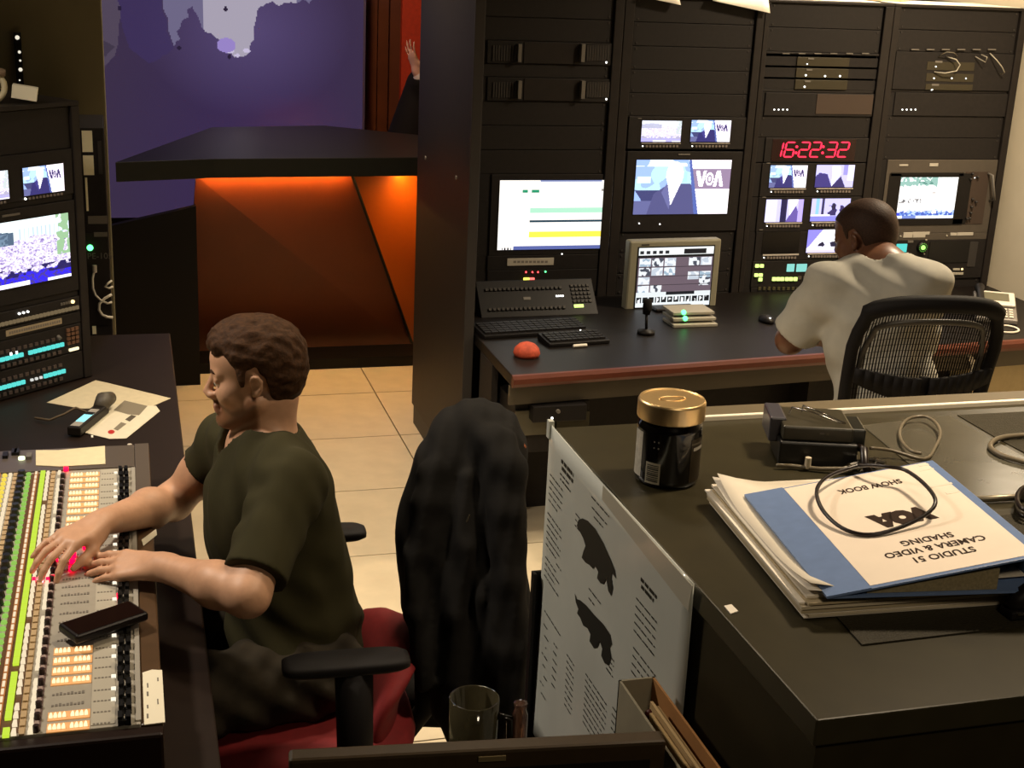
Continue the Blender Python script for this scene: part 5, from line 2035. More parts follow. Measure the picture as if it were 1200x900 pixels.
fl = Field((-0.27, 2.33, 0.0), (0.62, 3.25, 1.38), 0.0042)
torso1(fl)
fl.cap(neck + V3(0.0, 0, -0.03), H1.P(-0.036, 0, -0.055), 0.058, 0.051, 0.03)
fl.cap(neck + V3(-0.018, 0.006, -0.02), H1.P(-0.014, 0, -0.068), 0.042, 0.040, 0.025)
H1.build(fl)
fl.chain([shN, shN * 0.5 + elN * 0.5, elN], [0.054, 0.047, 0.040], 0.03)
fl.chain([elN, elN * 0.65 + wrN * 0.35, wrN], [0.041, 0.043, 0.027], 0.025)
fl.chain([shF, shF * 0.5 + elF * 0.5, elF], [0.054, 0.047, 0.040], 0.03)
fl.chain([elF, elF * 0.65 + wrF * 0.35, wrF], [0.041, 0.043, 0.027], 0.025)
tipN = np.array(U(96, 660, z=0.882))
hand(fl, wrN, tipN - wrN, (0.0, 0.50, -1), 1, 0.05, (0.12, 0.25, 0.22), 0.35)
tipF = np.array(U(42, 668, z=0.885))
hand(fl, wrF, tipF - wrF + V3(0, 0, 0.03), (-0.25, -0.2, -1), -1, 0.09, (0.30, 0.35, 0.25), 0.35, fb=[(0.42, 0.4, 0.25), (0.30, 0.38, 0.25), (0.22, 0.35, 0.25), (0.15, 0.3, 0.2)])
fl.chain([hipN, knN, anN], [0.085, 0.06, 0.042], 0.04)
fl.chain([hipF, knF, anF], [0.085, 0.06, 0.042], 0.04)
fl.cap(anN + V3(0.02, 0, -0.05), anN + V3(-0.16, 0, -0.065), 0.035, 0.028, 0.02)
fl.cap(anF + V3(0.02, 0, -0.05), anF + V3(-0.16, 0, -0.065), 0.035, 0.028, 0.02)
body1 = fl.skin('body', SKIN1, m1)

# short brown hair
HL = [(-0.16, -0.075), (-0.055, -0.070), (-0.036, -0.035), (-0.032, 0.010), (-0.012, 0.036), (0.010, 0.028), (0.018, -0.006), (0.026, -0.012), (0.034, 0.030), (0.048, 0.052), (0.068, 0.062), (0.085, 0.066), (0.13, 0.075)]


def hair_line(fh, H, table, soft=0.012):
    X, Y, Z = fh.coords()
    rx, ry, rz = X - H.c[0], Y - H.c[1], Z - H.c[2]
    x, y, z = (rx * H.F[0, i] + ry * H.F[1, i] + rz * H.F[2, i] for i in range(3))
    xs, zs = zip(*table)
    line = np.interp((x / H.sc).ravel(), xs, zs).reshape(x.shape) * H.sc
    d = (line - z) * 0.7
    h = np.clip(0.5 + 0.5 * (fh.g - d) / soft, 0, 1)
    fh.g = (d * (1 - h) + fh.g * h + soft * h * (1 - h)).astype(np.float32)
    return x, y, z


fh = Field(hc - 0.17, hc + 0.17, 0.0034)
for c_, r_, k_ in (((-0.012, 0, 0.044), (0.107, 0.084, 0.094), 0.01), ((0.030, 0, 0.074), (0.068, 0.064, 0.056), 0.03), ((-0.055, 0, 0.0), (0.056, 0.066, 0.07), 0.03), ((0.01, 0, 0.0), (0.05, 0.078, 0.06), 0.02)):
    fh.ell(H1.P(*c_), np.array(r_) * H1.sc, H1.F, k_)
x, y, z = hair_line(fh, H1, HL)
rr_ = np.random.default_rng(5)
for _q in range(26):        # tousled locks of many sizes
    w_ = rr_.normal(size=3)
    w_ *= rr_.uniform(140, 520) / np.linalg.norm(w_)
    fh.g = fh.g + (0.00042 * np.sin(x * w_[0] * 0.35 + y * w_[1] + z * w_[2] + rr_.uniform(0, 6))).astype(np.float32)
fh.skin('hair', HAIR1, m1, 1)
# stubble along the jaw and lip, warmer lips and ears: the skin's own colouring
def ramp(a, lo, hi):
    t_ = np.clip((a - lo) / (hi - lo), 0, 1)
    return t_ * t_ * (3 - 2 * t_)


def stubble(o, H):
    co = np.empty(len(o.data.vertices) * 3)
    o.data.vertices.foreach_get('co', co)
    q = (co.reshape(-1, 3) - H.c) @ H.F / H.sc
    x, y, z = q.T
    xs, zs = zip((-0.16, -0.2), (-0.012, -0.2), (-0.004, -0.030), (0.012, -0.030), (0.030, -0.056), (0.060, -0.062), (0.074, -0.052), (0.10, -0.046), (0.15, -0.046))
    line = np.interp(x, xs, zs)
    m = ramp(line - z, -0.004, 0.012) * ramp(z, -0.150, -0.108) * ramp(x, -0.012, 0.004) * (np.abs(y) < 0.1)
    lips = 1 - ramp(np.sqrt(((x - 0.1) / 0.022) ** 2 + (y / 0.026) ** 2 + ((z + 0.0685) / 0.0125) ** 2), 0.8, 1.2)
    m = m * (1 - lips)
    at = o.data.attributes.new('stubble', 'FLOAT', 'POINT')
    at.data.foreach_set('value', m.astype(np.float32))
    at = o.data.attributes.new('lips', 'FLOAT', 'POINT')
    at.data.foreach_set('value', (lips * (x > 0.06)).astype(np.float32))


def skin_mix(m, attr, col):
    nt = m.node_tree
    b = nt.nodes['Principled BSDF']
    src = b.inputs['Base Color'].links[0].from_socket
    a = nt.nodes.new('ShaderNodeAttribute')
    a.attribute_name = attr
    x = nt.nodes.new('ShaderNodeMix')
    x.data_type = 'RGBA'
    nt.links.new(a.outputs['Fac'], x.inputs['Factor'])
    nt.links.new(src, x.inputs[6])
    x.inputs[7].default_value = (*col, 1)
    nt.links.new(x.outputs[2], b.inputs['Base Color'])


skin_mix(SKIN1, 'stubble', (0.17, 0.072, 0.030))
skin_mix(SKIN1, 'lips', (0.44, 0.20, 0.135))
stubble(body1, H1)
for s_ in (-1, 1):
    c_ = H1.P(0.0768, s_ * 0.033, -0.002)
    mb = MB()
    mb.ball(tuple(c_), 0.0117, 14)
    e_ = mb.build('eye', EYEW, m1, smooth=True)
    mb = MB()
    mb.ball(tuple(H1.P(0.0850, s_ * 0.033, -0.006)), 0.0055, 10)
    mb.build('iris', EYED, e_, smooth=True)
    mb = MB()
    q_ = [tuple(H1.P(0.0945, s_ * 0.014, 0.019)), tuple(H1.P(0.092, s_ * 0.03, 0.0235)), tuple(H1.P(0.079, s_ * 0.048, 0.020))]
    mb.tube(q_, [0.0035, 0.0042, 0.0025], 8)
    mb.build('eyebrow', HAIR1, m1, smooth=True)
# T-shirt
ft = Field((0.05, 2.36, 0.50), (0.62, 3.20, 1.20), 0.0045)
torso1(ft, 0.013)
slN, slF = shN * 0.16 + elN * 0.84, shF * 0.55 + elF * 0.45
ft.cap(shN, slN, 0.066, 0.064, 0.04)
ft.cap(shF, slF, 0.066, 0.062, 0.04)
dN, dF = (elN - shN) / np.linalg.norm(elN - shN), (elF - shF) / np.linalg.norm(elF - shF)
X, Y, Z = ft.coords()
ft.g = ft.g + (0.003 * np.sin(X * 60 + Z * 45 + 3 * np.sin(Y * 22)) * np.sin(Y * 38 - Z * 20) + 0.0045 * np.sin(Z * 62 + X * 40 + 2 * np.sin(Y * 18)) * np.clip((0.86 - Z) / 0.15, 0, 1) + 0.003 * np.sin(X * 45 - Y * 70 + Z * 30) * np.clip((Z - 0.9) / 0.1, 0, 1)).astype(np.float32)
for sl_, dd, s0 in ((slN, dN, shN), (slF, dF, shF)):     # the sleeves end flat
    cut = (X - sl_[0]) * dd[0] + (Y - sl_[1]) * dd[1] + (Z - sl_[2]) * dd[2]
    near = np.sqrt((X - sl_[0]) ** 2 + (Y - sl_[1]) ** 2 + (Z - sl_[2]) ** 2) - 0.11
    ft.g = np.maximum(ft.g, np.minimum(cut, -near).astype(np.float32))
ft.cap(neck + V3(-0.012, 0.004, 0.002), H1.P(-0.03, 0, -0.07), 0.069, 0.070, 0.004, sub=True)
ft.cap(neck + V3(-0.040, 0.012, 0.010), H1.P(-0.01, 0, -0.07), 0.060, 0.060, 0.004, sub=True)
ft.plane((0, 0, 0.53), (0, 0, -1), 0.01)
ft.skin('t_shirt', SHIRT1, m1)
fp = Field((-0.26, 2.38, 0.05), (0.62, 3.15, 0.72), 0.006)
fp.ell(V3(0.345, 2.76, 0.615), (0.130, 0.185, 0.11), None, 0.03)
fp.chain([hipN, knN], [0.102, 0.08], 0.04)
fp.chain([hipF, knF], [0.102, 0.08], 0.04)
fp.chain([knN, anN + V3(0, 0, 0.03)], [0.08, 0.066], 0.03)
fp.chain([knF, anF + V3(0, 0, 0.03)], [0.08, 0.066], 0.03)
fp.wave(0.005, 60, 40, 70).wave(0.003, -90, 60, 50, 1.0)
fp.plane((0, 0, 0.74), (0.0, 0, 1), 0.02)
fp.skin('trousers', PANT1, m1)
SHOE = mat('dark_shoe', '1a1613', 0.6)
for a_ in (anN, anF):
    fs_ = Field(a_ + V3(-0.26, -0.08, -0.11), a_ + V3(0.10, 0.08, 0.06), 0.006)
    fs_.cap(a_ + V3(0.03, 0, -0.04), a_ + V3(-0.17, 0, -0.055), 0.048, 0.042, 0.03)
    fs_.plane((0, 0, 0.002), (0, 0, -1), 0.006)
    fs_.skin('shoe', SHOE, m1)

# ------------------------------------------------------------------ man at the rack wall
SKIN2 = mat('dark_brown_skin', (0.165, 0.070, 0.036), 0.42, noise=0.08, scale=50, bump=0.05)
HAIR2 = mat('cropped_black_hair', (0.050, 0.026, 0.016), 0.6, noise=0.3, scale=220, bump=0.3)
SHIRT2 = mat('light_grey_cotton', (0.44, 0.42, 0.36), 0.85, noise=0.05, scale=25, bump=0.08)
PANT2 = mat('dark_trouser_cloth', '1c1a1a', 0.85)
m2 = thing('person', 'man with cropped hair in a light grey T-shirt, seen from behind at the rack wall', 'person', (0, 0, 0))
hc2 = np.array(U(1014, 279, D=4.45))
H2 = Head(hc2, (-0.44, 0.88, -0.25), (-0.10, 0.22, 1.0), 1.0)
neck2 = np.array(U(1036, 314, D=4.36))
shL2, shR2 = np.array(U(966, 334, D=4.36)), np.array(U(1091, 328, D=4.28))
shL2 += V3(0.02, 0, -0.01)
shR2 += V3(-0.02, 0, -0.02)
elL2 = np.array(U(926, 398, D=4.50))
wrL2 = np.array(U(942, 385, D=4.76))
elR2 = shR2 + V3(0.03, 0.14, -0.26)
wrR2 = elR2 + V3(-0.16, 0.2, 0.0)
wrR2[2] = max(wrR2[2], DZ + 0.06)
hip2 = np.array([neck2[0] + 0.0, neck2[1] - 0.20, 0.56])


def torso2(fl, g=0.0, k=0.05):
    Fx = ortho(V3(-0.16, 0.98, 0.12), V3(0.0, 0.25, 1.0))
    c1 = neck2 * 0.66 + hip2 * 0.34 + V3(0, 0.03, 0)
    fl.ell(c1, (0.120 + g, 0.180 + g, 0.19 + g), Fx, k)
    fl.ell(neck2 * 0.36 + hip2 * 0.64 + V3(0, 0.015, 0), (0.12 + g, 0.165 + g, 0.17 + g), Fx, k)
    fl.ell(hip2 + V3(0, 0, 0.06), (0.125 + g, 0.185 + g, 0.13 + g), Fx, k)
    fl.cap(shL2, neck2, 0.056 + g, 0.056 + g, k)
    fl.cap(shR2, neck2, 0.056 + g, 0.056 + g, k)
    fl.cap(shL2 + V3(0.05, 0.0, -0.03), shR2 + V3(-0.05, 0, -0.03), 0.07 + g, 0.07 + g, k)
    return fl


lo2 = np.array([1.85, 3.25, 0.0])
hi2 = np.array([2.95, 4.85, 1.50])
f2 = Field(lo2, hi2, 0.0058)
torso2(f2)
f2.cap(neck2, H2.P(-0.035, 0, -0.05), 0.063, 0.060, 0.035)
f2.cap(neck2 + V3(-0.02, 0.03, -0.01), H2.P(0.0, 0, -0.06), 0.05, 0.045, 0.03)
H2.build(f2)
f2.chain([shL2, elL2], [0.056, 0.043], 0.03)
f2.chain([elL2, wrL2], [0.045, 0.03], 0.025)
f2.chain([shR2, elR2], [0.056, 0.043], 0.03)
f2.chain([elR2, wrR2], [0.045, 0.03], 0.025)
hand(f2, wrL2, V3(0.05, 0.18, -0.03), (0, -0.1, -1), 1, 0.07, (0.2, 0.3, 0.2), 0.6, 1.05)
hand(f2, wrR2, V3(-0.06, 0.18, -0.03), (0, -0.1, -1), -1, 0.07, (0.2, 0.3, 0.2), 0.6, 1.05)
legs2 = []
for s_ in (-1, 1):
    hp = hip2 + V3(s_ * 0.10, 0.02, 0.0)
    kn_ = hp + V3(s_ * 0.06, 0.40, 0.02)
    an_ = V3(kn_[0], kn_[1] + 0.02, 0.10)
    legs2.append((hp, kn_, an_))
    f2.chain([hp, kn_, an_], [0.088, 0.062, 0.044], 0.04)
    f2.cap(an_ + V3(0, -0.02, -0.05), an_ + V3(0, 0.15, -0.065), 0.035, 0.028, 0.02)
f2.skin('body', SKIN2, m2)
fh = Field(hc2 - 0.17, hc2 + 0.17, 0.0042)
fh.ell(H2.P(-0.010, 0, 0.040), (0.1035, 0.0795, 0.0875), H2.F, 0.01)
fh.ell(H2.P(0.045, 0, 0.045), (0.0525, 0.0605, 0.0475), H2.F, 0.02)
fh.ell(H2.P(-0.05, 0, -0.002), (0.05, 0.062, 0.06), H2.F, 0.03)
hair_line(fh, H2, [(-0.16, -0.045), (-0.055, -0.040), (-0.036, -0.02), (-0.032, 0.010), (-0.012, 0.036), (0.010, 0.028), (0.018, 0.0), (0.026, 0.0), (0.036, 0.045), (0.06, 0.062), (0.12, 0.07)], 0.006)
fh.skin('hair', HAIR2, m2, 1)
for s_ in (-1, 1):
    mb = MB()
    mb.ball(tuple(H2.P(0.0785, s_ * 0.033, -0.001)), 0.0125, 12)
    mb.build('eye', EYEW, m2, smooth=True)
ft = Field(lo2, hi2, 0.0058)
torso2(ft, 0.018)
slL, slR = shL2 * 0.12 + elL2 * 0.88, shR2 * 0.25 + elR2 * 0.75
ft.cap(shL2, slL, 0.076, 0.076, 0.045)
ft.cap(shR2, slR, 0.074, 0.074, 0.045)
X, Y, Z = ft.coords()
ft.g = ft.g + (0.004 * np.sin(X * 26 + Z * 60 + 2 * np.sin(X * 14)) * np.clip((Z - 0.95) / 0.1, 0, 1) + 0.004 * np.sin(X * 50 - Z * 30 + Y * 20) * np.sin(Z * 24 + 1) + 0.005 * np.sin(Z * 55 + X * 15) * np.clip((0.85 - Z) / 0.1, 0, 1)).astype(np.float32)
for sl_, e_, s0 in ((slL, elL2, shL2), (slR, elR2, shR2)):
    dd = (e_ - s0) / np.linalg.norm(e_ - s0)
    cut = (X - sl_[0]) * dd[0] + (Y - sl_[1]) * dd[1] + (Z - sl_[2]) * dd[2]
    near = np.sqrt((X - sl_[0]) ** 2 + (Y - sl_[1]) ** 2 + (Z - sl_[2]) ** 2) - 0.12
    ft.g = np.maximum(ft.g, np.minimum(cut, -near).astype(np.float32))
ft.cap(neck2 + V3(0, 0.01, 0.035), H2.P(-0.02, 0, -0.03), 0.077, 0.08, 0.006, sub=True)
ft.plane((0, 0, 0.50), (0, 0, -1), 0.01)
ft.skin('t_shirt', SHIRT2, m2)
fp = Field(lo2, np.array([2.95, 4.85, 0.80]), 0.008)
fp.ell(hip2 + V3(0, 0, 0.03), (0.205, 0.150, 0.13), None, 0.03)
for hp, kn_, an_ in legs2:
    fp.chain([hp, kn_, an_ + V3(0, 0, 0.03)], [0.104, 0.078, 0.064], 0.03)
fp.wave(0.004, 50, 40, 60)
fp.plane((0, 0, 0.72), (0, 0, 1), 0.02)
fp.skin('trousers', PANT2, m2)
for hp, kn_, a_ in legs2:
    fs_ = Field(a_ + V3(-0.08, -0.10, -0.11), a_ + V3(0.08, 0.26, 0.06), 0.008)
    fs_.cap(a_ + V3(0, -0.03, -0.04), a_ + V3(0, 0.17, -0.055), 0.048, 0.042, 0.03)
    fs_.plane((0, 0, 0.002), (0, 0, -1), 0.006)
    fs_.skin('shoe', SHOE, m2)

# ------------------------------------------------------------------ presenter half hidden behind the end panel
m3 = thing('person', 'person in a dark suit raising one hand, half hidden by the end panel', 'person', (0, 0, 0))
hw = np.array(U(489, 84, y=8.0))
tip = np.array(U(478, 60, y=7.98))
f3 = Field(hw - V3(0.5, 0.4, 1.75), hw + V3(0.75, 0.4, 0.60), 0.009)
f3.g[:] = 0.06
hand(f3, hw, tip - hw + V3(0.012, 0, 0.012), (0.9, 0.5, 0.3), 1, 0.13, (0.0, 0.15, 0.15), 0.9, 1.0)
el3 = hw + V3(0.16, -0.02, -0.22)
sh3 = hw + V3(0.22, 0.05, 0.02)
f3.cap(hw, el3, 0.03, 0.045, 0.02)
f3.cap(el3, sh3, 0.045, 0.055, 0.02)
H3 = Head(sh3 + V3(0.16, 0.03, 0.25), (-0.5, -0.85, 0), (0, 0, 1))
H3.build(f3)
f3.cap(sh3 + V3(0.17, 0.03, 0.02), H3.P(-0.03, 0, -0.05), 0.06, 0.055, 0.03)
f3.ell(sh3 + V3(0.17, 0.03, -0.2), (0.20, 0.13, 0.26), None, 0.04)
for s_ in (-1, 1):
    f3.chain([sh3 + V3(0.17 + s_ * 0.1, 0.03, -0.45), sh3 + V3(0.17 + s_ * 0.12, 0.03, -0.9), V3(sh3[0] + 0.17 + s_ * 0.12, sh3[1] + 0.03, 0.05)], [0.09, 0.065, 0.045], 0.04)
f3.skin('body', mat('fair_skin_2', (0.62, 0.40, 0.28), 0.5), m3)
SUIT = mat('dark_suit', '14140f', 0.8)
f4 = Field(hw - V3(0.5, 0.4, 1.75), hw + V3(0.75, 0.4, 0.35), 0.012)
f4.ell(sh3 + V3(0.17, 0.03, -0.2), (0.225, 0.155, 0.28), None, 0.04)
f4.cap(hw + V3(0.03, 0, -0.06), el3, 0.05, 0.075, 0.03)
f4.cap(el3, sh3, 0.075, 0.085, 0.03)
f4.cap(np.array(U(493, 98, y=8.08)), np.array(U(480, 165, y=8.08)), 0.085, 0.14, 0.05)
f4.cap(sh3 + V3(-0.02, 0, -0.12), sh3 + V3(-0.12, 0.0, -0.34), 0.10, 0.10, 0.05)
for s_ in (-1, 1):
    f4.chain([sh3 + V3(0.17 + s_ * 0.1, 0.03, -0.45), sh3 + V3(0.17 + s_ * 0.12, 0.03, -0.9), V3(sh3[0] + 0.17 + s_ * 0.12, sh3[1] + 0.03, 0.06)], [0.115, 0.09, 0.08], 0.04)
f4.skin('suit', SUIT, m3)
mb = MB()
ax3 = (el3 - hw) / np.linalg.norm(el3 - hw)
mb.cyl(tuple(hw + ax3 * 0.012), tuple(hw + ax3 * 0.075), 0.038, 0.043, 18)
mb.build('cuff', mat('grey_white_cuff', 'b9b6a6', 0.7), m3, smooth=True)
fh = Field(H3.c - 0.16, H3.c + 0.16, 0.007)
fh.ell(H3.P(-0.012, 0, 0.044), (0.106, 0.082, 0.092), H3.F, 0.01)
hair_line(fh, H3, HL)
fh.skin('hair', HAIR1, m3)
# ------------------------------------------------------------------ office chairs
RED = mat('red_upholstery', (0.17, 0.0045, 0.006), 0.8, noise=0.1, scale=60, bump=0.1)
BLKP = mat('black_chair_plastic', '131010', 0.7)


def superell(cx, cy, z, rx, ry, n=28, p=3.2):
    out = []
    for i in range(n):
        a = 2 * PI * i / n
        c, s_ = math.cos(a), math.sin(a)
        out.append((cx + rx * math.copysign(abs(c) ** (2 / p), c), cy + ry * math.copysign(abs(s_) ** (2 / p), s_), z))
    return out


def cushion(mb, cx, cy, z, rx, ry, h):
    prof = [(0.0, 0.86), (0.2, 0.97), (0.55, 1.0), (0.85, 0.95), (1.0, 0.82)]
    mb.loft([superell(cx, cy, z + h * a, rx * f, ry * f) for a, f in prof])
    return mb


def star_base(t, r=0.29, turn=0.0, z=0.0):
    MB().cyl((0, 0, 0.11), (0, 0, 0.36), 0.024, 0.024, 16).build('column', BLKP, t, smooth=False)
    MB().cyl((0, 0, 0.065), (0, 0, 0.12), 0.04, 0.035, 16).build('hub', BLKP, t)
    for k in range(5):
        a = turn + 2 * PI * k / 5
        c, s_ = math.cos(a), math.sin(a)
        mb = MB()
        mb.tube([(0.03 * c, 0.03 * s_, 0.095), (r * 0.55 * c, r * 0.55 * s_, 0.085), (r * c, r * s_, 0.062)], [0.026, 0.022, 0.015], 8)
        lg = mb.build('leg', BLKP, t, smooth=True)
        w = MB()
        for e in (-0.011, 0.011):
            w.cyl((r * c - s_ * (e - 0.008), r * s_ + c * (e - 0.008), 0.028), (r * c - s_ * (e + 0.008), r * s_ + c * (e + 0.008), 0.028), 0.028, n=14)
        w.build('caster', BLKP, lg)


# red chair of the man at the console; faces -x
t = thing('office_chair', 'red upholstered office chair with black armrests under the man at the console', 'chair', (0.375, 2.71, 0), math.radians(-2))
star_base(t, 0.24, 0.35)
mb = MB()
cushion(mb, -0.03, 0.0, 0.425, 0.25, 0.255, 0.10)
mb.build('seat', RED, t, smooth=True)
MB().box(-0.16, 0.14, -0.12, 0.12, 0.355, 0.428).build('seat_plate', BLKP, t, bev=0.01)
# curved back shell leaning away
rings = []
for j in range(11):
    v = j / 10
    zc = 0.455 + 0.205 * v
    hw_ = 0.215 * (1 - 0.10 * (2 * v - 1) ** 2) * (1.0 if v < 0.72 else math.sqrt(max(0.02, 1 - ((v - 0.72) / 0.30) ** 2)))
    if v < 0.12:
        hw_ *= 0.86 + 0.14 * v / 0.12
    xc = 0.165 + 0.05 * v - 0.03 * math.sin(PI * v)
    th = 0.032
    ring = []
    for i in range(24):
        a = 2 * PI * i / 24
        yy = hw_ * math.copysign(abs(math.cos(a)) ** 0.75, math.cos(a))
        xx = th * math.copysign(abs(math.sin(a)) ** 0.8, math.sin(a)) - 0.045 * (yy / 0.215) ** 2
        ring.append((xc + xx, yy, zc))
    rings.append(ring)
mb = MB()
mb.loft(rings)
mb.build('backrest', RED, t, smooth=True)
MB().tube([(0.05, 0, 0.375), (0.20, 0, 0.38), (0.255, 0, 0.46), (0.245, 0, 0.62)], [0.022, 0.024, 0.024, 0.02], 10).build('back_bracket', BLKP, t, smooth=True)
for s_, zz in ((-1, 0.0), (1, 0.0)):
    mb = MB()
    mb.tube([(0.06, s_ * 0.16, 0.37), (0.07, s_ * 0.295, 0.39), (0.055, s_ * 0.31, 0.55), (0.05, s_ * 0.31, 0.758)], [0.022, 0.028, 0.036, 0.038], 10)
    ar = mb.build('armrest', BLKP, t, smooth=True)
    mb = MB()
    mb.loft([superell(0.035, s_ * 0.31, 0.756 + dz, 0.125 * f, 0.038 * f, 32, 5) for dz, f in ((0, 0.9), (0.006, 1.0), (0.017, 1.0), (0.023, 0.9))])
    mb.build('arm_pad', BLKP, ar, smooth=True)

# mesh chair; faces +y
pA, pC = U(1091, 347, D=3.98), U(1060, 470, D=3.93)
t = thing('mesh_chair', 'black mesh backed task chair with the man in the grey T-shirt sitting in it', 'chair', (2.25, 3.60, 0), math.radians(-8))
star_base(t, 0.31, 0.2)
mb = MB()
cushion(mb, 0.0, 0.03, 0.40, 0.25, 0.24, 0.07)
mb.build('seat', mat('black_seat_cloth', '191716', 0.85, bump=0.1), t, smooth=True)
MB().box(-0.14, 0.14, -0.14, 0.14, 0.35, 0.402).build('seat_plate', BLKP, t, bev=0.01)
ZB, ZT = 0.55, 1.215


def backpt(u, v, off=0.0):
    w = 0.192 + 0.028 * v - 0.03 * max(0, v - 0.86) ** 1.0 / 0.14 * abs(u) ** 4
    z = ZB + (ZT - ZB) * v - 0.035 * abs(u) ** 2.5 * v
    y = -0.245 - 0.05 * v + 0.06 * (1 - u * u) * -0.6 + 0.04 * math.sin(PI * v) + off
    return Vector((w * u, y, z))


edge = [backpt(u, 1.0) for u in np.linspace(-1, 1, 15)] + [backpt(1, v) for v in np.linspace(0.97, 0.03, 14)] + [backpt(u, 0.0) for u in np.linspace(1, -1, 11)] + [backpt(-1, v) for v in np.linspace(0.03, 0.97, 14)]
mb = MB()
rad = []
for i in range(len(edge)):
    rad.append(0.026 if i < 15 else 0.019)
mb.tube(edge, rad, 10, closed=True)
mb.build('back_frame', BLKP, t, smooth=True)
inner = [Vector((p_.x * 0.84, p_.y + 0.012, ZB + (p_.z - ZB) * 0.865 + 0.035)) for p_ in edge]
mb = MB()
mb.tube(inner, 0.009, 8, closed=True)
mb.build('inner_rim', mat('grey_rim', '4a4640', 0.4), t, smooth=True)
mb = MB()
for i in range(50):
    u = -0.97 + 1.94 * i / 49
    pts = [backpt(u, v, 0.006) for v in np.linspace(0.02, 0.985, 10)]
    for a, b in zip(pts[:-1], pts[1:]):
        mb._add([a + Vector((-0.0021, 0, 0)), a + Vector((0.0021, 0, 0)), b + Vector((0.0021, 0, 0)), b + Vector((-0.0021, 0, 0))], [(0, 1, 2, 3)])
for j in range(34):
    v = 0.03 + 0.95 * j / 33
    pts = [backpt(u, v, 0.0075) for u in np.linspace(-0.97, 0.97, 10)]
    for a, b in zip(pts[:-1], pts[1:]):
        mb._add([a + Vector((0, 0, -0.0007)), a + Vector((0, 0, 0.0007)), b + Vector((0, 0, 0.0007)), b + Vector((0, 0, -0.0007))], [(0, 1, 2, 3)])
o = mb.build('back_mesh', mat('black_mesh', '15120f', 0.6), t)
o['kind'] = 'stuff'
mb = MB()
top_ = [backpt(u, 0.66 + 0.08 * u * u, -0.022) for u in np.linspace(-0.96, 0.96, 16)]
bot_ = [backpt(u, 0.55 + 0.12 * u * u, -0.022) for u in np.linspace(-0.96, 0.96, 16)]
for i in range(15):
    q_ = [top_[i], top_[i + 1], bot_[i + 1], bot_[i]]
    mb._add(q_, [(0, 1, 2, 3)])
o = mb.build('lumbar_band', BLKP, t, smooth=True)
so = o.modifiers.new('thick', 'SOLIDIFY')
so.thickness = 0.012
MB().tube([(0, 0.0, 0.37), (0, -0.22, 0.39), (0, -0.31, 0.5), (0, -0.285, 0.7)], [0.03, 0.035, 0.04, 0.03], 10).build('spine', BLKP, t, smooth=True)
for s_ in (-1, 1):
    mb = MB()
    mb.tube([(s_ * 0.15, -0.02, 0.37), (s_ * 0.28, -0.02, 0.4), (s_ * 0.30, -0.03, 0.56), (s_ * 0.30, -0.02, 0.64)], [0.02, 0.026, 0.026, 0.024], 10)
    ar = mb.build('armrest', BLKP, t, smooth=True)
    mb = MB()
    mb.loft([superell(s_ * 0.30, 0.02, 0.638 + dz, 0.045 * f, 0.12 * f, 24, 3) for dz, f in ((0, 0.9), (0.008, 1.0), (0.024, 1.0), (0.03, 0.9))])
    mb.build('arm_pad', BLKP, ar, smooth=True)

# chair under the jacket
JD = 3.05
jc = U(545, 760, D=JD)
t = thing('office_chair', 'black office chair mostly covered by the dark jacket', 'chair', (jc.x + 0.065, jc.y + 0.21, 0), math.radians(-15))
star_base(t, 0.25, 0.95)
mb = MB()
cushion(mb, 0.0, 0.04, 0.41, 0.19, 0.21, 0.075)
mb.build('seat', mat('black_seat_cloth', '191716', 0.85, bump=0.1), t, smooth=True)
MB().box(-0.13, 0.13, -0.09, 0.16, 0.355, 0.412).build('seat_plate', BLKP, t, bev=0.01)
mb = MB()
mb.slab([(-0.11, -0.17, 0.55), (0.11, -0.17, 0.55), (0.11, -0.18, 0.9), (0.07, -0.19, 0.98), (-0.07, -0.19, 0.98), (-0.11, -0.18, 0.9)], (0, 0.03, 0))
mb.build('backrest', BLKP, t, bev=0.008)
MB().tube([(0, 0.0, 0.37), (0, -0.12, 0.39), (0, -0.15, 0.5), (0, -0.15, 0.62)], 0.022, 10).build('back_bracket', BLKP, t, smooth=True)

# jacket draped over it
JK = mat('black_jacket_cloth', (0.0048, 0.0040, 0.0032), 0.9, noise=0.2, scale=30, bump=0.2)
jt = thing('jacket', 'dark jacket draped over the back of an office chair in the aisle', 'jacket', (0, 0, 0))
prof = [(492, 548, 578), (500, 528, 592), (510, 512, 606), (522, 505, 611), (540, 497, 612), (560, 489, 609), (585, 479, 606), (610, 470, 610), (640, 465, 613), (680, 467, 616), (720, 474, 619), (760, 485, 620), (800, 499, 619), (835, 513, 616), (858, 528, 608)]
vd = np.array([math.sin(0.265), math.cos(0.265), 0])
rd = np.array([math.cos(0.265), -math.sin(0.265), 0])
J = lambda px, py, dd=0.0: np.array(U(px, py, D=JD + dd))
fj = Field(J(540, 760) - np.array([0.30, 0.26, 0.36]), J(540, 490) + np.array([0.30, 0.34, 0.06]), 0.0062)
prev = None
for r_i, (py, xl, xr) in enumerate(prof):
    f = r_i / (len(prof) - 1)
    rad = 0.026 + 0.055 * min(1, f * 2.0)
    pl_, pr_ = J(xl, py), J(xr, py)
    hw_ = np.linalg.norm(pr_ - pl_) / 2
    c = (pl_ + pr_) / 2
    rr2 = min(rad, hw_ * 0.95)
    a_, b_ = c - rd * (hw_ - rr2), c + rd * (hw_ - rr2)
    fj.cap(a_, b_, rr2, rr2, 0.035)
    fj.cap(a_ + vd * 0.05, b_ + vd * 0.05, rr2, rr2, 0.035)
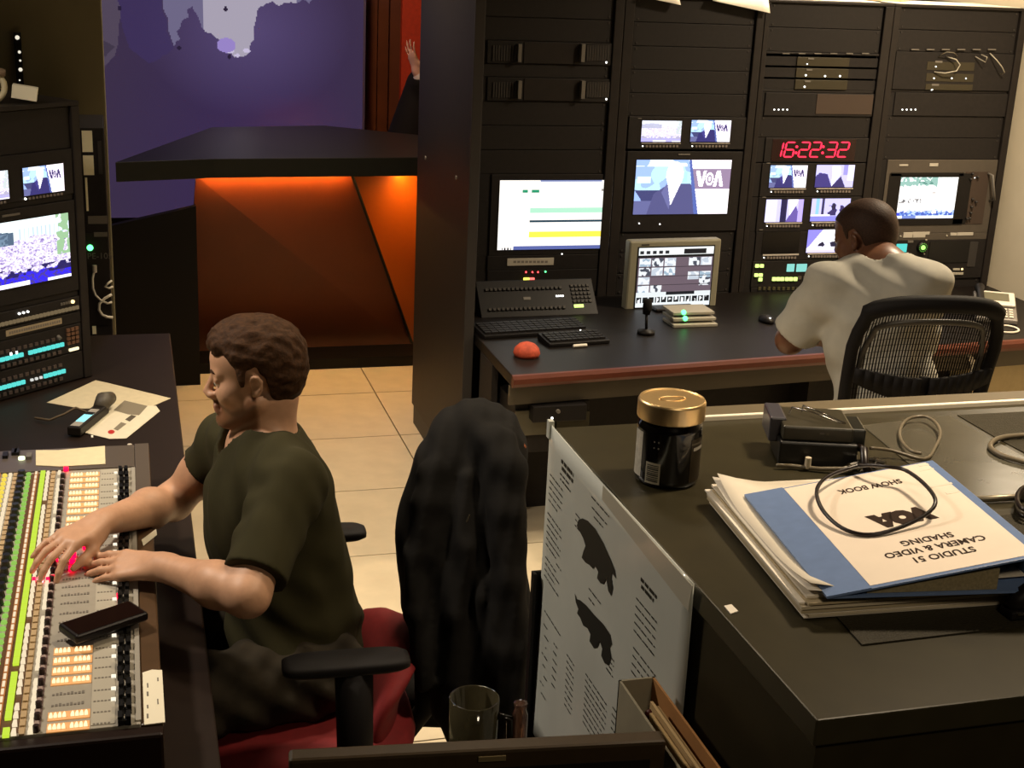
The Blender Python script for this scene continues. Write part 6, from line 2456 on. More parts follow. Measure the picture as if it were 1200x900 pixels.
# hanging sleeve, front edges, shoulder hump, collar
for pts, rs, k_ in (
        ([(560, 508, -.03), (582, 522, -.06), (592, 548, -.085), (594, 600, -.10), (596, 680, -.10), (597, 760, -.09), (596, 838, -.07)], [0.03, 0.042, 0.044, 0.040, 0.040, 0.042, 0.040], 0.018),
        ([(523, 520, -.03), (510, 552, -.06), (500, 590, -.075), (489, 650, -.08), (487, 720, -.08), (500, 800, -.07)], [0.022, 0.030, 0.030, 0.026, 0.026, 0.022], 0.016),
        ([(540, 492, .02), (566, 490, -.02), (592, 504, -.035), (608, 522, -.01)], [0.012, 0.016, 0.016, 0.012], 0.010),
        ([(546, 560, -.07), (544, 640, -.085), (535, 720, -.08), (531, 800, -.07)], [0.016, 0.026, 0.024, 0.018], 0.012),
        ([(560, 620, -.07), (566, 700, -.08), (560, 790, -.07)], [0.010, 0.018, 0.014], 0.014)):
    fj.chain([J(*q) for q in pts], rs, k_)
# the dark opening between the front edges
fj.chain([J(524, 566, -.12), J(520, 640, -.14), J(512, 730, -.14), J(514, 820, -.13)], [0.012, 0.030, 0.026, 0.022], 0.02, sub=True)
X, Y, Z = fj.coords()
sx_ = X * rd[0] + Y * rd[1]
fj.g = fj.g + (0.0035 * np.sin(sx_ * 85 + 5 * np.sin(Z * 7)) * np.clip((1.05 - Z) / 0.2, 0.15, 1) + 0.0022 * np.sin(sx_ * 160 - Z * 30 + 1) + 0.0025 * np.sin(Z * 60 + sx_ * 50) * np.clip((Z - 0.95) / 0.1, 0, 1)).astype(np.float32)
fj.skin('cloth', JK, jt)
mb = MB()
mb.tube([J(551, 603, -.17), J(547, 612, -.17)], 0.0022, 6)
mb.build('zip_pull', CHROME, jt)
mb = MB()
mb.tube([J(609, 516, .0), J(613, 524, -.01), J(611, 530, -.01)], [0.006, 0.008, 0.005], 8)
mb.build('hanging_tab', mat('orange_tab', '8a4a26', 0.7), jt, smooth=True)

# ------------------------------------------------------------------ counter in front
CZ = 1.42
CX = 0.637
M_CT = mat('counter_laminate', (0.034, 0.028, 0.0125), 0.34, noise=0.10, scale=30, bump=0.02)
M_CS = mat('counter_side', (0.026, 0.020, 0.008), 0.5, noise=0.10, scale=20)
ct = thing('counter', 'dark olive-brown counter filling the lower right, its corner towards the viewer', 'counter', (0, 0, 0))
MB().box(CX, 3.94, 1.052, 1.905, CZ - 0.03, CZ).build('counter_top', M_CT, ct, bev=0.002)
MB().box(CX + 0.006, 3.93, 1.058, 1.895, 0.562, CZ - 0.03).build('carcass', M_CS, ct)
MB().box(CX + 0.19, 3.94, 1.905, 1.957, CZ - 0.05, CZ + 0.004).build('rear_ledge', mat('ledge_metal', '665b45', 0.5, noise=0.05), ct, bev=0.003)
MB().box(CX + 0.19, 3.94, 1.898, 1.906, CZ - 0.02, CZ + 0.0075).build('trim_strip', mat('trim_highlight', 'fff6e2', 0.35), ct, bev=0.0015)  # near-white colour stands in for the specular line along the edge
MB().box(CX - 0.0225, CX - 0.0175, 1.902, 1.916, 0.80, 1.175).box(CX - 0.0175, CX + 0.004, 1.911, 1.916, 0.80, 1.175).build('corner_strip', DARK, ct)
# thin glossy sheet over part of the top
cs = [U(px, py, z=CZ) for px, py in ((1000, 497), (1113, 488), (1163, 512), (1235, 556), (1240, 600), (1140, 590))]
tag(sheet_on('desk_mat', 'dark dotted rubber mat under the binder and paper stack on the counter', [(905, 640), (1010, 757), (1240, 730), (1215, 600)], CZ + 0.0002, mat('dotted_rubber', (0.030, 0.025, 0.014), 0.6, noise=0.3, scale=400, bump=0.3), 'mat', 0.002))
sheet_on('plastic_sheet', 'thin glossy grey plastic sheet on the counter at the far right', [(1010, 499), (1112, 487.5), (1240, 558), (1240, 578), (1120, 590), (1060, 540)], CZ + 0.0002, mat('glossy_film', (0.085, 0.078, 0.058), 0.16, noise=0.08, scale=14, bump=0.05), 'sheet', 0.0012)
sheet_on('rubber_sheet', 'dark textured mat at the far right end of the counter, behind the plastic sheet', [(1122, 487), (1240, 481), (1240, 552), (1168, 514)], CZ + 0.0002, mat('dotted_rubber', (0.030, 0.025, 0.014), 0.6, noise=0.3, scale=400, bump=0.3), 'mat', 0.0012)
mb = MB()
a0, a1 = U(1128, 586, z=CZ + 0.006), U(1240, 580, z=CZ + 0.006)
mb.tube([a0, a1], 0.005, 8)
tag(mb.build('metal_rod', mat('dull_steel', '8a8270', 0.4, 0.7), smooth=True), 'thin dull metal rod lying on the counter behind the blue binder', 'rod')

# poster sheet hung on the side of the counter
PX = 0.630
pt = thing('poster', 'large white printed sheet with two black animal silhouettes, hung on the counter side', 'poster', (PX, 1.908, 1.425))
mb = MB()
NA, NB = 16, 16
vs, fs = [], []
PW, PH = 0.561, 0.535


def pxof(a, b):
    return -0.0025 * math.sin(a * 9) * math.sin(b * 7 + 0.5) - 0.004 * (b / PH) ** 2 * (1 - a / PW)


for j in range(NB + 1):
    for i in range(NA + 1):
        a, b = PW * i / NA, PH * j / NB
        vs.append((pxof(a, b), -a, -b))
fs = [(j * (NA + 1) + i, j * (NA + 1) + i + 1, (j + 1) * (NA + 1) + i + 1, (j + 1) * (NA + 1) + i) for j in range(NB) for i in range(NA)]
mb._add(vs, fs)
o = mb.build('sheet', mat('laminated_paper', (0.62, 0.64, 0.58), 0.42, noise=0.06, scale=7, coat=0.35), pt, smooth=True)
so = o.modifiers.new('thick', 'SOLIDIFY')
so.thickness = 0.0016
so.offset = 0
INK = mat('black_ink', (0.022, 0.023, 0.020), 0.45)


def onp(a, b, e=0.0014):
    return (pxof(a, b) - e, -a, -b)


def bars(blocks, name, th=0.0011):
    mb = MB()
    r = random.Random(3)
    for a0, a1, b in blocks:
        a = a0
        while a < a1:
            l = min(r.uniform(0.006, 0.022), a1 - a)
            mb.poly([onp(a, b - th), onp(a + l, b - th), onp(a + l, b + th), onp(a, b + th)])
            a += l + r.uniform(0.002, 0.005)
    o = mb.build(name, INK, pt)
    o['kind'] = 'stuff'
    return o


bars([(0.068, 0.128, 0.034), (0.072, 0.128, 0.044)], 'heading_marks', 0.003)
bars([(0.066, 0.11, 0.055), (0.068, 0.12, 0.063)], 'text_marks', 0.0014)
L_ = [(0.016, 0.085 - 0.02 * (i == 4), 0.076 + i * 0.0105) for i in range(5)]
L_ += [(0.016, 0.092 - 0.02 * (i % 3 == 2), 0.140 + i * 0.0105) for i in range(6)]
L_ += [(0.018, 0.075 + 0.02 * (i % 2), 0.214 + i * 0.0105) for i in range(4)]
L_ += [(0.075, 0.10, 0.20)]
L_ += [(0.210, 0.282, 0.034), (0.215, 0.276, 0.048), (0.225, 0.262, 0.058)]
L_ += [(0.226, 0.275, 0.168), (0.228, 0.252, 0.182)]
L_ += [(0.395, 0.465, 0.100 + i * 0.0115) for i in range(5)]
L_ += [(0.398, 0.475 - 0.03 * (i == 3), 0.170 + i * 0.0115) for i in range(4)]
L_ += [(0.150, 0.172, 0.085 + i * 0.009) for i in range(3)]
L_ += [(0.312, 0.338, 0.224 + i * 0.008) for i in range(4)]
L_ += [(0.05, 0.115, 0.302), (0.03, 0.055, 0.302)]
L_ += [(0.03 + 0.008 * (i % 3), 0.05 + 0.012 * (i % 2), 0.325 + i * 0.017) for i in range(8)]
L_ += [(0.085, 0.105, 0.330 + i * 0.014) for i in range(6)]
L_ += [(0.150, 0.185, 0.315 + i * 0.0105) for i in range(9)]
L_ += [(0.235, 0.325, 0.300 + i * 0.0098) for i in range(9)]
L_ += [(0.345, 0.42, 0.29 + i * 0.0105) for i in range(6)]
bars(L_, 'text_marks')
bars([(0.405, 0.462, 0.068), (0.408, 0.45, 0.077)], 'heading_marks', 0.0026)
SIL1 = [(0.160, 0.100), (0.166, 0.088), (0.182, 0.079), (0.205, 0.073), (0.235, 0.072), (0.268, 0.078), (0.300, 0.089), (0.318, 0.097), (0.323, 0.106), (0.309, 0.105), (0.307, 0.113), (0.315, 0.124), (0.312, 0.138), (0.300, 0.136), (0.290, 0.122), (0.282, 0.134), (0.270, 0.139), (0.256, 0.138), (0.259, 0.127), (0.245, 0.124), (0.238, 0.132), (0.222, 0.133), (0.206, 0.137), (0.190, 0.137), (0.195, 0.125), (0.202, 0.113), (0.190, 0.106), (0.175, 0.103)]
SIL2 = [(0.170, 0.203), (0.182, 0.207), (0.195, 0.202), (0.222, 0.197), (0.255, 0.195), (0.292, 0.191), (0.318, 0.193), (0.327, 0.203), (0.320, 0.212), (0.328, 0.222), (0.322, 0.238), (0.306, 0.244), (0.292, 0.240), (0.294, 0.228), (0.283, 0.222), (0.275, 0.236), (0.262, 0.244), (0.244, 0.243), (0.246, 0.231), (0.232, 0.228), (0.215, 0.233), (0.200, 0.228), (0.186, 0.228), (0.190, 0.219), (0.178, 0.214)]
for sil in (SIL1, SIL2):
    mb = MB()
    mb.poly([onp(a, b, 0.0018) for a, b in sil])
    o = mb.build('animal_silhouette', INK, pt)
    tr = o.modifiers.new('tri', 'TRIANGULATE')
mb = MB()
for a0, a1, e_ in ((0.25, 0.565, 0.0022),):
    mb.slab([(-e_, -a0, -0.001), (-e_, -a1, -0.001), (-e_, -a1 + 0.006, -0.036), (-e_, -a0, -0.022)], (0.0006, 0, 0))
mb.build('tape', mat('clear_tape', (0.55, 0.52, 0.42), 0.3, coat=0.5), pt)
mb = MB()
mb.box(-0.004, 0.004, -0.006, 0.006, -0.022, 0.006)
mb.build('fold_tab', mat('laminated_paper', (0.50, 0.52, 0.47), 0.4), pt)

# jar
jp = U(780, 560, z=CZ)
JR = 0.0430
jp = U(780, 561, z=CZ)
jr = thing('supplement_jar', 'black plastic jar with a shiny gold screw lid standing on the counter', 'jar', (jp.x, jp.y, CZ + 0.0003))
jr.scale = (1.09, 1.09, 1.09)
M_JAR = mat('black_gloss_plastic', '0c0a09', 0.16, coat=0.4)
MB().lathe([(0.036, 0), (0.0405, 0.003), (0.0415, 0.010), (0.0415, 0.072), (0.0405, 0.078), (0.0375, 0.082), (0.0375, 0.086)], n=48).build('body', M_JAR, jr, smooth='auto')
GOLD_M = mat('gold_metal', (1.0, 0.72, 0.36), 0.36, 1.0)
MB().lathe([(0.0425, 0.085), (0.0432, 0.0865), (0.0432, 0.106), (0.0415, 0.1095), (0.0395, 0.1095), (0.039, 0.1085)], n=64).build('lid', GOLD_M, jr, smooth='auto')
mb = MB()
for i in range(20):
    a = 2 * PI * i / 20
    p0 = (0.018 * math.cos(a), 0.008 * math.sin(a), 0.1088)
    p1 = (0.018 * math.cos(a + 0.314), 0.008 * math.sin(a + 0.314), 0.1088)
    mb.tube([p0, p1], 0.0006, 5)
mb.build('embossed_mark', GOLD_M, jr)
r_ = 0.0419


def wrap(name, a0, a1, z0, z1, m, rr=r_, n=10):
    mb = MB()
    vs, fs = [], []
    for i in range(n + 1):
        a = math.radians(a0 + (a1 - a0) * i / n)
        vs += [(rr * math.cos(a), rr * math.sin(a), z0), (rr * math.cos(a), rr * math.sin(a), z1)]
    for i in range(n):
        fs.append((2 * i, 2 * i + 2, 2 * i + 3, 2 * i + 1))
    mb._add(vs, fs)
    return mb.build(name, m, jr, smooth=True)


BROWNL = mat('brown_label', '2a2010', 0.35, noise=0.2, scale=60)
wrap('side_label', 168, 196, 0.010, 0.070, mat('grey_label_print', 'c4beb0', 0.4, noise=0.2, scale=150))
bc = wrap('barcode_label', 208, 236, 0.006, 0.034, mat('barcode_paper', 'b0a894', 0.5))
mb = MB()
for i in range(9):
    z = 0.009 + i * 0.0026
    vs = []
    for a_ in np.linspace(211, 233, 8):
        a = math.radians(a_)
        vs += [((r_ + 0.0002) * math.cos(a), (r_ + 0.0002) * math.sin(a), z), ((r_ + 0.0002) * math.cos(a), (r_ + 0.0002) * math.sin(a), z + (0.0013 if i % 3 else 0.0018))]
    mb._add(vs, [(2 * k, 2 * k + 2, 2 * k + 3, 2 * k + 1) for k in range(7)])
mb.build('bars', INK, bc)['kind'] = 'stuff'
wrap('brown_label', 290, 345, 0.008, 0.066, BROWNL)
wrap('label_band', 290, 345, 0.058, 0.0605, mat('pale_band', '5c5446', 0.4), r_ + 0.0002)
wrap('label_plate', 296, 325, 0.050, 0.0545, mat('silver_print', 'a8a296', 0.3), r_ + 0.0002)
mb = MB()
for dz in (0.062, 0.054):
    for a_ in (222, 230):
        a = math.radians(a_)
        mb.ball(((r_) * math.cos(a), r_ * math.sin(a), dz), 0.0012, 6)
mb.build('small_marks', GREY, jr)['kind'] = 'stuff'

# paper stack and binder
def corners(pts, z):
    return [U(px, py, z=z) for px, py in pts]


sk = thing('paper_stack', 'thick stack of loose white pages under the blue binder', 'paper', (0, 0, 0))
SA, SB = U(834, 567, z=CZ + 0.03), U(944, 716, z=CZ + 0.012)
SA.z = SB.z = 0
ud = SB - SA
ua = Vector((-ud.y, ud.x, 0)).normalized() * 0.30
ua = ua + ud.normalized() * -0.012
r5 = random.Random(11)
PG = [mat('page_%d' % i, c, 0.7, noise=0.03) for i, c in enumerate(('e9dfcc', 'd2c4a8', 'efe6d6', 'bfae8c'))]
z = CZ + 0.0024
for i in range(9):
    th = (0.0015, 0.003, 0.002, 0.004, 0.002, 0.004, 0.0025, 0.003, 0.003)[i]
    d = Vector((r5.uniform(-0.006, 0.006) - 0.0004 * i, r5.uniform(-0.006, 0.006), 0))
    A_ = SA + d
    B_ = SB + d
    P_ = [A_, B_, B_ + ua, A_ + ua]
    mb = MB()
    mb.slab([Vector((p_.x, p_.y, z)) for p_ in P_], (0, 0, th - 0.0003))
    mb.build('page_bundle', PG[i % 4], sk)
    z += th
TOPS = z
for q in range(2):      # two top sheets with curling corners
    mb = MB()
    vs, fs = [], []
    for j in range(13):
        for i in range(11):
            p_ = SA + ud * (j / 12 * (1 - 0.03 * q) + 0.01 * q) + ua * (i / 10) * 0.9 + Vector((0.004 * q, -0.003 * q, 0))
            c_ = 0.012 * max(0, 1 - (i + j) / 4.0) ** 2 + 0.010 * max(0, 1 - (i + (12 - j)) / 5.0) ** 2
            vs.append((p_.x, p_.y, TOPS + 0.0004 + 0.0012 * q + c_ * (1 + 0.5 * q)))
    fs = [(j * 11 + i, j * 11 + i + 1, (j + 1) * 11 + i + 1, (j + 1) * 11 + i) for j in range(12) for i in range(10)]
    mb._add(vs, fs)
    o = mb.build('top_page', PG[2 * (1 - q)], sk, smooth=True)
    so = o.modifiers.new('thick', 'SOLIDIFY')
    so.thickness = 0.0005
    so.offset = 1

BZ = CZ + 0.035
A_, B_, C_ = U(872, 580, z=BZ), U(968, 700, z=BZ), U(1093, 539, z=BZ + 0.045)
bd = thing('ring_binder', 'blue ring binder with a white cover page lettered SHOW BOOK, lying upside down', 'binder', A_)
ux = (C_ - A_)
uy = (B_ - A_)
BW, BH = ux.length, uy.length
Fb = frame((0, 0, 0), ux, -uy)          # x along the far edge, y away from the viewer, z out of the cover
BN = (Fb.to_3x3() @ Vector((0, 0, 1))).normalized()


def UP(px, py, off=0.0):
    """a point of the photograph on the tilted binder cover, or just above it"""
    d = _fw * FPX + _rt * (px - 600) - _up * (py - 450)
    t = BN.dot(A_ + BN * off - CAMP) / BN.dot(d)
    return CAMP + d * t


BLUE = mat('blue_vinyl', '6a82ae', 0.4, noise=0.06, scale=60)
TH = 0.003


def bbox_(x0, x1, y0, y1, z0, z1):
    mb = MB()
    mb.box(x0, x1, -y1, -y0, z0, z1, Fb)
    return mb


bbox_(0, BW, 0, BH, -TH, 0).build('front_cover', BLUE, bd, bev=0.001)
ex, ey = Vector((ux.x, ux.y, 0)).normalized(), uy.normalized()
zf = TOPS + 0.0045 - BZ
wl = Vector((ux.x, ux.y, 0)).length


def level_box(x0, x1, y0, y1, z0, z1a, z1b):
    """a block lying level below the cover whose top may rise from left to right"""
    q = []
    for x, zt_ in ((x0, z1a), (x1, z1b)):
        for y in (y0, y1):
            b_ = ex * x + ey * y
            q += [(b_.x, b_.y, z0), (b_.x, b_.y, zt_)]
    return MB()._add(q, [(0, 1, 3, 2), (4, 6, 7, 5), (0, 4, 5, 1), (2, 3, 7, 6), (0, 2, 6, 4), (1, 5, 7, 3)])


level_box(0.004, wl, 0.002, BH - 0.002, zf, zf + 0.003, zf + 0.003).build('back_cover', BLUE, bd)
level_box(wl - 0.003, wl + 0.001, 0.0, BH, zf + 0.003, 0.042, 0.042).build('spine', BLUE, bd)
level_box(0.05, wl - 0.05, 0.006, BH - 0.006, zf + 0.0035, zf + 0.006, 0.026).build('page_block', mat('page_block', '8f8262', 0.75, noise=0.2, scale=300), bd)
rb = MB()
for yy in (0.07, 0.145, 0.22):
    c0 = ex * (wl - 0.03) + ey * yy
    rb.tube([(c0.x + 0.014 * math.cos(a) * ex.x, c0.y + 0.014 * math.cos(a) * ex.y, zf + 0.019 + 0.014 * math.sin(a)) for a in [2 * PI * k / 14 for k in range(14)]], 0.0015, 6, closed=True)
rb.build('rings', CHROME, bd)['kind'] = 'stuff'
xl = (Fb.inverted() @ (UP(918, 572) - A_)).x
bbox_(xl, BW - 0.012, 0.004, BH - 0.006, 0.0, 0.0004).build('cover_page', mat('cover_page', 'f7e8d6', 0.45, noise=0.03, scale=20, coat=0.25), bd)
bbox_(0.0, xl - 0.001, 0.0, BH, 0.0, 0.0008).build('blue_strip', BLUE, bd)
mb = MB()
for (x0, x1, y0, y1) in ((BW - 0.045, BW - 0.010, 0.075, 0.080), (BW - 0.03, BW - 0.013, 0.10, 0.106), (BW - 0.024, BW - 0.011, 0.008, 0.014), (BW - 0.03, BW - 0.011, 0.025, 0.028)):
    mb.box(x0, x1, -y1, -y0, 0.0004, 0.0007, Fb)
mb.build('film_glints', mat('painted_film_glint', 'fdf3e2', 0.15, coat=0.6), bd)['kind'] = 'stuff'  # pale bars painted on as glints of the clear cover film


def cover_text(body, px, py, hgt, wpx, bold=0.0):
    """lettering centred on a point of the photo; its width is read from the photo, its height is given in metres"""
    sl = 0.19
    q0, q1 = UP(px - wpx / 2, py + wpx / 2 * sl), UP(px + wpx / 2, py - wpx / 2 * sl)
    p = UP(px, py) - A_
    me = text_mesh(body, 0.02, extrude=0.0001, bold=bold)
    xs_ = [v.co.x for v in me.vertices]
    ys_ = [v.co.y for v in me.vertices]
    kx = (q1 - q0).length / (max(xs_) - min(xs_))
    ky = hgt / (max(ys_) - min(ys_))
    me.materials.clear()
    me.materials.append(INKB)
    o = link('lettering', me, bd)
    o.matrix_local = frame(p + BN * 0.0007, -ux, uy) @ Matrix.Diagonal((kx, ky, 1, 1))
    return o


INKB = mat('brown_black_ink', (0.030, 0.014, 0.008), 0.5)
cover_text('SHOW BOOK', 1019.5, 570.5, 0.0135, 73, 0.0004)
cover_text('VOA', 1056, 606, 0.040, 72, 0.0026)
cover_text('SHADING', 1086, 632, 0.0135, 60, 0.0004)
cover_text('CAMERA & VIDEO', 1095.5, 641, 0.0135, 117, 0.0004)
cover_text('STUDIO 51', 1105.6, 650.3, 0.0135, 71, 0.0004)
# white sheet and ring mechanism at the open side
wp = sheet_on('paper_sheet', 'white sheet poking out from under the near edge of the blue binder', [(1112, 682), (1150, 668), (1240, 655), (1240, 672)], TOPS + 0.012, PG[0])
p = U(1186, 700, z=CZ + 0.02)
rg = thing('binder_clip', 'dark metal clip with a bright rim beside the paper stack at the right edge', 'clip', (p.x + 0.02, p.y - 0.012, CZ + 0.0024))
MB().tube([(-0.03, 0, 0.010), (-0.02, 0, 0.02), (0.0, 0, 0.034), (0.02, 0, 0.028), (0.05, 0, 0.012)], [0.008, 0.012, 0.012, 0.012, 0.01], 10).build('arm', DARK, rg, smooth=True)
MB().box(-0.035, 0.06, -0.012, 0.012, 0.0, 0.012).build('base', DARK, rg, bev=0.003)
MB().tube([(-0.028, -0.012, 0.009), (0.0, -0.014, 0.010), (0.03, -0.013, 0.010)], 0.0022, 6).build('rim', CHROME, rg, smooth=True)


def cable(name, label, pts, r, m, z=None, closed=False):
    P = []
    for q in pts:
        P.append(q if isinstance(q, Vector) else U(q[0], q[1], z=q[2] if len(q) > 2 else z))
    # smooth the run
    def cr(p0, p1, p2, p3, t):
        return 0.5 * ((2 * p1) + (p2 - p0) * t + (2 * p0 - 5 * p1 + 4 * p2 - p3) * t * t + (3 * p1 - p0 - 3 * p2 + p3) * t ** 3)
    n = len(P)
    out = []
    rngk = range(n if closed else n - 1)
    for i in rngk:
        a = P[(i - 1) % n] if (closed or i > 0) else P[0]
        d = P[(i + 2) % n] if (closed or i + 2 < n) else P[-1]
        for k in range(4):
            out.append(cr(a, P[i], P[(i + 1) % n], d, k / 4))
    if not closed:
        out.append(P[-1])
    mb = MB()
    mb.tube(out, r, 8, closed=closed)
    return tag(mb.build(name, m, smooth=True), label, 'cable')


CBL = mat('black_cable', '1a0f0c', 0.35)
CGR = mat('grey_cable', '6a604e', 0.4)
cable('looped_cable', 'dark brown cable curled in a wide loop across the binder cover', [UP(*q) for q in ((1006, 546, .012), (1020, 545, .018), (1040, 547, .022), (1061, 551, .022), (1083, 567, .022), (1096, 585, .020), (1090, 599, .014), (1067, 613, .007), (1032, 625, .0035), (1005, 625.5, .0035), (981, 615, .006), (963, 596, .012), (957, 577, .016), (963, 564, .016), (977, 555, .014), (994, 549, .011), (1008, 545, .010))], 0.0026, CBL)
cable('thin_cable', 'thin dark cable leaving the small box and forming a round loop on the counter', [(1020, 525, CZ + .02), (1045, 528, CZ + .012), (1083, 538, CZ + .0045), (1096, 524, CZ + .006), (1102, 508, CZ + .010), (1096, 495, CZ + .012), (1083, 488, CZ + .012), (1064, 491, CZ + .010), (1055, 503, CZ + .008), (1056, 516, CZ + .008), (1067, 528, CZ + .011), (1080, 531.5, CZ + .011)], 0.0026, CGR)
cable('coax_cable', 'grey cable bending in a wide arc on the counter at the far right', [(1240, 507, CZ + .006), (1200, 510, CZ + .006), (1178, 512, CZ + .006), (1164, 517, CZ + .006), (1161, 525, CZ + .006), (1175, 534, CZ + .006), (1200, 541.5, CZ + .006), (1240, 552, CZ + .006)], 0.0042, CGR)
for i in range(3):
    q = [(1206 + 14 * math.cos(a), 592 + 14 * math.sin(a) - i * 4.0) for a in [2 * PI * k / 14 for k in range(14)]]
    cable('cable_coil', ('lowest', 'middle', 'topmost')[i] + ' of three dark cable loops coiled at the right edge behind the binder', q, 0.0033, CGR if i % 2 else CBL, CZ + 0.0045 + i * 0.008, True).update_tag()

# little black box with connectors
bx = U(960, 549, z=CZ)
bo = thing('signal_box', 'small black electronics box with a grey lid and silver connectors on the counter', 'box', (0, 0, 0))
a0, a1, a2 = U(911, 546, z=CZ), U(1003, 551, z=CZ), U(1022, 536, z=CZ)
e0 = (a1 - a0).normalized()
Fbx = frame(a0, e0, (-e0.y, e0.x, 0))
MBOX = mat('box_black', '14120f', 0.35)


def bxp(name, x0, x1, y0, y1, z0, z1, m, bev=0.0015):
    mb = MB()
    mb.box(x0, x1, y0, y1, z0, z1, Fbx)
    return mb.build(name, m, bo, bev=bev)


LWd = (a1 - a0).length
bxp('body', 0.0, LWd, 0.0, 0.085, 0.001, 0.038, MBOX, 0.003)
bxp('lid', 0.004, LWd * 0.93, 0.006, 0.098, 0.038, 0.060, mat('box_grey_olive', '3c382c', 0.3), 0.003)
bxp('lid_end', -0.012, 0.012, 0.030, 0.10, 0.026, 0.064, mat('box_grey', '45434a', 0.3), 0.003)
bxp('plug_block', LWd * 0.72, LWd * 1.10, 0.012, 0.075, 0.030, 0.058, mat('box_slate', '23241f', 0.3), 0.003)
mb = MB()
w_ = [(0.02, 0.06, 0.061), (0.022, 0.055, 0.073), (0.05, 0.035, 0.073), (0.085, 0.015, 0.066), (0.095, 0.02, 0.064), (0.06, 0.05, 0.07), (0.04, 0.065, 0.073), (0.04, 0.07, 0.062)]
mb.tube([Fbx @ Vector(q) for q in w_], 0.0013, 6)
mb.build('wire_clip', CHROME, bo, smooth=True)
for (x, y, z0, ang) in ((LWd * 0.98, -0.012, 0.011, 0.5), (LWd * 1.22, 0.006, 0.011, -0.6)):
    c0 = Fbx @ Vector((x, y, z0))
    d = Fbx.to_3x3() @ Vector((math.cos(ang), math.sin(ang), 0.05))
    mb = MB()
    mb.cyl(c0 - d * 0.014, c0, 0.007, 0.0075, 14)
    mb.cyl(c0, c0 + d * 0.006, 0.009, 0.009, 14)
    mb.cyl(c0 + d * 0.006, c0 + d * 0.018, 0.0065, 0.006, 14)
    mb.build('connector', CHROME, bo, smooth=False)
mb = MB()
mb.tube([Fbx @ Vector(q) for q in ((LWd * 0.98, -0.012, 0.012), (LWd * 0.8, -0.018, 0.008), (LWd * 0.5, -0.016, 0.005), (0.02, -0.010, 0.005), (-0.004, -0.014, 0.006))], 0.0032, 8)
mb.build('flat_lead', mat('clear_lead', '6e6450', 0.3), bo, smooth=True)
c0 = Fbx @ Vector((LWd * 0.36, -0.012, 0.004))
MB().cyl(c0, c0 + Vector((0, 0, 0.016)), 0.005, 0.0045, 12).build('white_tip', mat('ivory_tip', 'd8cbb0', 0.5), bo)
mb = MB()
mb.tube([Fbx @ Vector(q) for q in ((LWd * 1.0, 0.02, 0.03), (LWd * 1.06, -0.006, 0.034), (LWd * 1.05, -0.022, 0.018), (LWd * 1.1, -0.03, 0.008))], 0.006, 10)
mb.build('lead', CBL, bo, smooth=True)
bxp('corner_marks', LWd * 0.5, LWd * 0.56, 0.0055, 0.0062, 0.05, 0.052, GREY, 0)

o = sheet_on('paper_scrap', 'small white scrap lying alone near the counter edge, beside the poster', [(848.5, 711), (857, 709), (865, 717), (856, 720)], CZ + 0.0004, WHITE)

# ------------------------------------------------------------------ console table below the camera, with what stands on it
CT2 = 0.985
tb2 = thing('console_table', 'dark table below the viewer carrying the monitor, file box and mug', 'table', (0, 0, 0))
MB().box(0.17, 0.625, 0.70, 1.72, CT2 - 0.03, CT2).build('table_top', M_CS, tb2, bev=0.003)
for x in (0.19, 0.60):
    MB().box(x - 0.012, x + 0.012, 0.75, 1.68, 0.562, CT2 - 0.03).build('support', M_CS, tb2)
ma_, mb_ = U(338, 877, z=1.30), U(775, 855, z=1.30)
dv = mb_ - ma_
fm = thing('monitor', 'top edge of a black monitor with a small brass plate, in front of the mug', 'monitor', ((ma_.x + mb_.x) / 2, (ma_.y + mb_.y) / 2, CT2 + 0.0003), math.atan2(dv.y, dv.x))
mw_ = dv.length
hz = 1.30 - CT2
prof = [(-mw_ / 2, -0.035), (mw_ / 2, -0.035), (mw_ / 2, 0.0), (-mw_ / 2, 0.0)]
MB().box(-mw_ / 2, mw_ / 2, -0.024, 0.0, 0.04, hz).build('housing', mat('monitor_black', '3a2d1c', 0.45, noise=0.08, scale=80), fm, bev=0.004)
MB().box(-mw_ / 2 + 0.018, mw_ / 2 - 0.018, -0.0262, -0.024, 0.06, hz - 0.022).build('screen', mat('dark_glass2', '0c0907', 0.12), fm)
MB().box(-0.004, 0.026, -0.0262, -0.024, hz - 0.0125, hz - 0.0065).build('maker_plate', mat('brass_plate', '8a7a58', 0.4, 0.4), fm)
MB().box(-0.04, 0.04, -0.03, -0.006, 0.0, 0.08).build('stand', DARK, fm)
MB().box(-0.11, 0.11, -0.10, 0.06, 0, 0.012).build('foot', DARK, fm, bev=0.003)

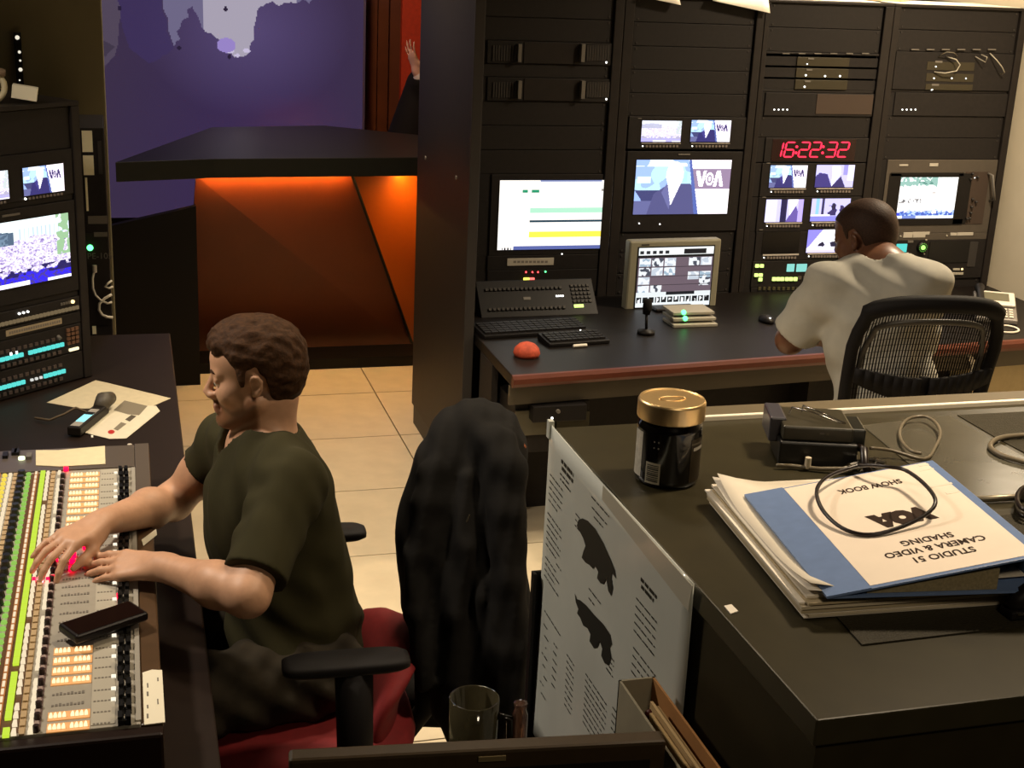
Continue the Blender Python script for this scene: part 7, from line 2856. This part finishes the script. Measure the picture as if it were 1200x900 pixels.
fx0, fx1 = 0.564, 0.610
q = U(725, 797, x=fx0)
fb = thing('file_box', 'slim cardboard magazine file with folders inside, beside the black monitor', 'box', (0, 0, 0))
CARD = mat('cardboard', 'b07c46', 0.75, noise=0.08, scale=30)
CARD2 = mat('pale_cardboard', '9a917a', 0.7, noise=0.06, scale=30)
zt = q.z
yf = q.y
yn = yf - 0.26
MB().box(fx0, fx0 + 0.003, yn, yf, CT2 + 0.001, zt).build('side', CARD2, fb)
MB().box(fx1 - 0.003, fx1, yn, yf, CT2 + 0.001, zt).build('side', CARD, fb)
MB().box(fx0, fx1, yf - 0.003, yf, CT2 + 0.001, zt).build('end', CARD2, fb)
MB().box(fx0, fx1, yn, yn + 0.003, CT2 + 0.001, zt).build('end', CARD2, fb)
MB().box(fx0, fx1, yn, yf, CT2 + 0.0003, CT2 + 0.003).build('bottom', CARD, fb)
for i, (x, d_, h_) in enumerate(((0.582, 0.06, -0.012), (0.588, 0.045, -0.006), (0.594, 0.05, -0.01))):
    o = MB().box(x, x + 0.0035, yn + 0.006, yf - d_, CT2 + 0.004, zt + h_).build('folder', mat('manila_%d' % i, ('b89a68', 'c7a877', '9c7e50')[i], 0.7), None)
    tag(o, ('tan folder standing in the slim cardboard file, nearest its left side', 'pale tan folder in the middle of the slim cardboard file', 'darker tan folder in the slim cardboard file, nearest the counter')[i], 'folder', 'folders in the cardboard file')
mb = MB()
mb.ball((0.586, yf - 0.05, zt - 0.02), 0.006, 10)
mb.build('rivet', mat('dark_rivet', '4a1a14', 0.4), fb, smooth=True)

cp_ = U(556, 818, D=1.95)
mg = thing('tumbler', 'dark glass mug standing behind the black monitor', 'mug', (cp_.x, cp_.y, CT2 + 0.0003))
hz = cp_.z - CT2
GLS = mat('smoked_glass', (0.20, 0.17, 0.09), 0.08, trans=0.75)
MB().lathe([(0.030, 0.0), (0.033, 0.004), (0.0355, hz), (0.033, hz), (0.0305, 0.012), (0.0, 0.011)], n=40).build('glass', GLS, mg, smooth=True)
MB().tube([(0.03, -0.014, hz * 0.82), (0.048, -0.02, hz * 0.78), (0.05, -0.02, hz * 0.4), (0.03, -0.014, hz * 0.3)], 0.006, 10).build('handle', mat('black_handle', '15110c', 0.2), mg, smooth=True)
cp_ = U(610, 830, D=1.95)
vl = thing('glass_vial', 'narrow clear glass vial standing right of the dark mug', 'vial', (cp_.x, cp_.y, CT2 + 0.0003))
MB().lathe([(0.010, 0.0), (0.011, 0.003), (0.011, cp_.z - CT2 - 0.01), (0.008, cp_.z - CT2), (0.010, cp_.z - CT2 + 0.008), (0.006, cp_.z - CT2 + 0.008)], n=20).build('glass', mat('brown_glass', (0.25, 0.13, 0.09), 0.06, trans=0.7), vl, smooth=True)
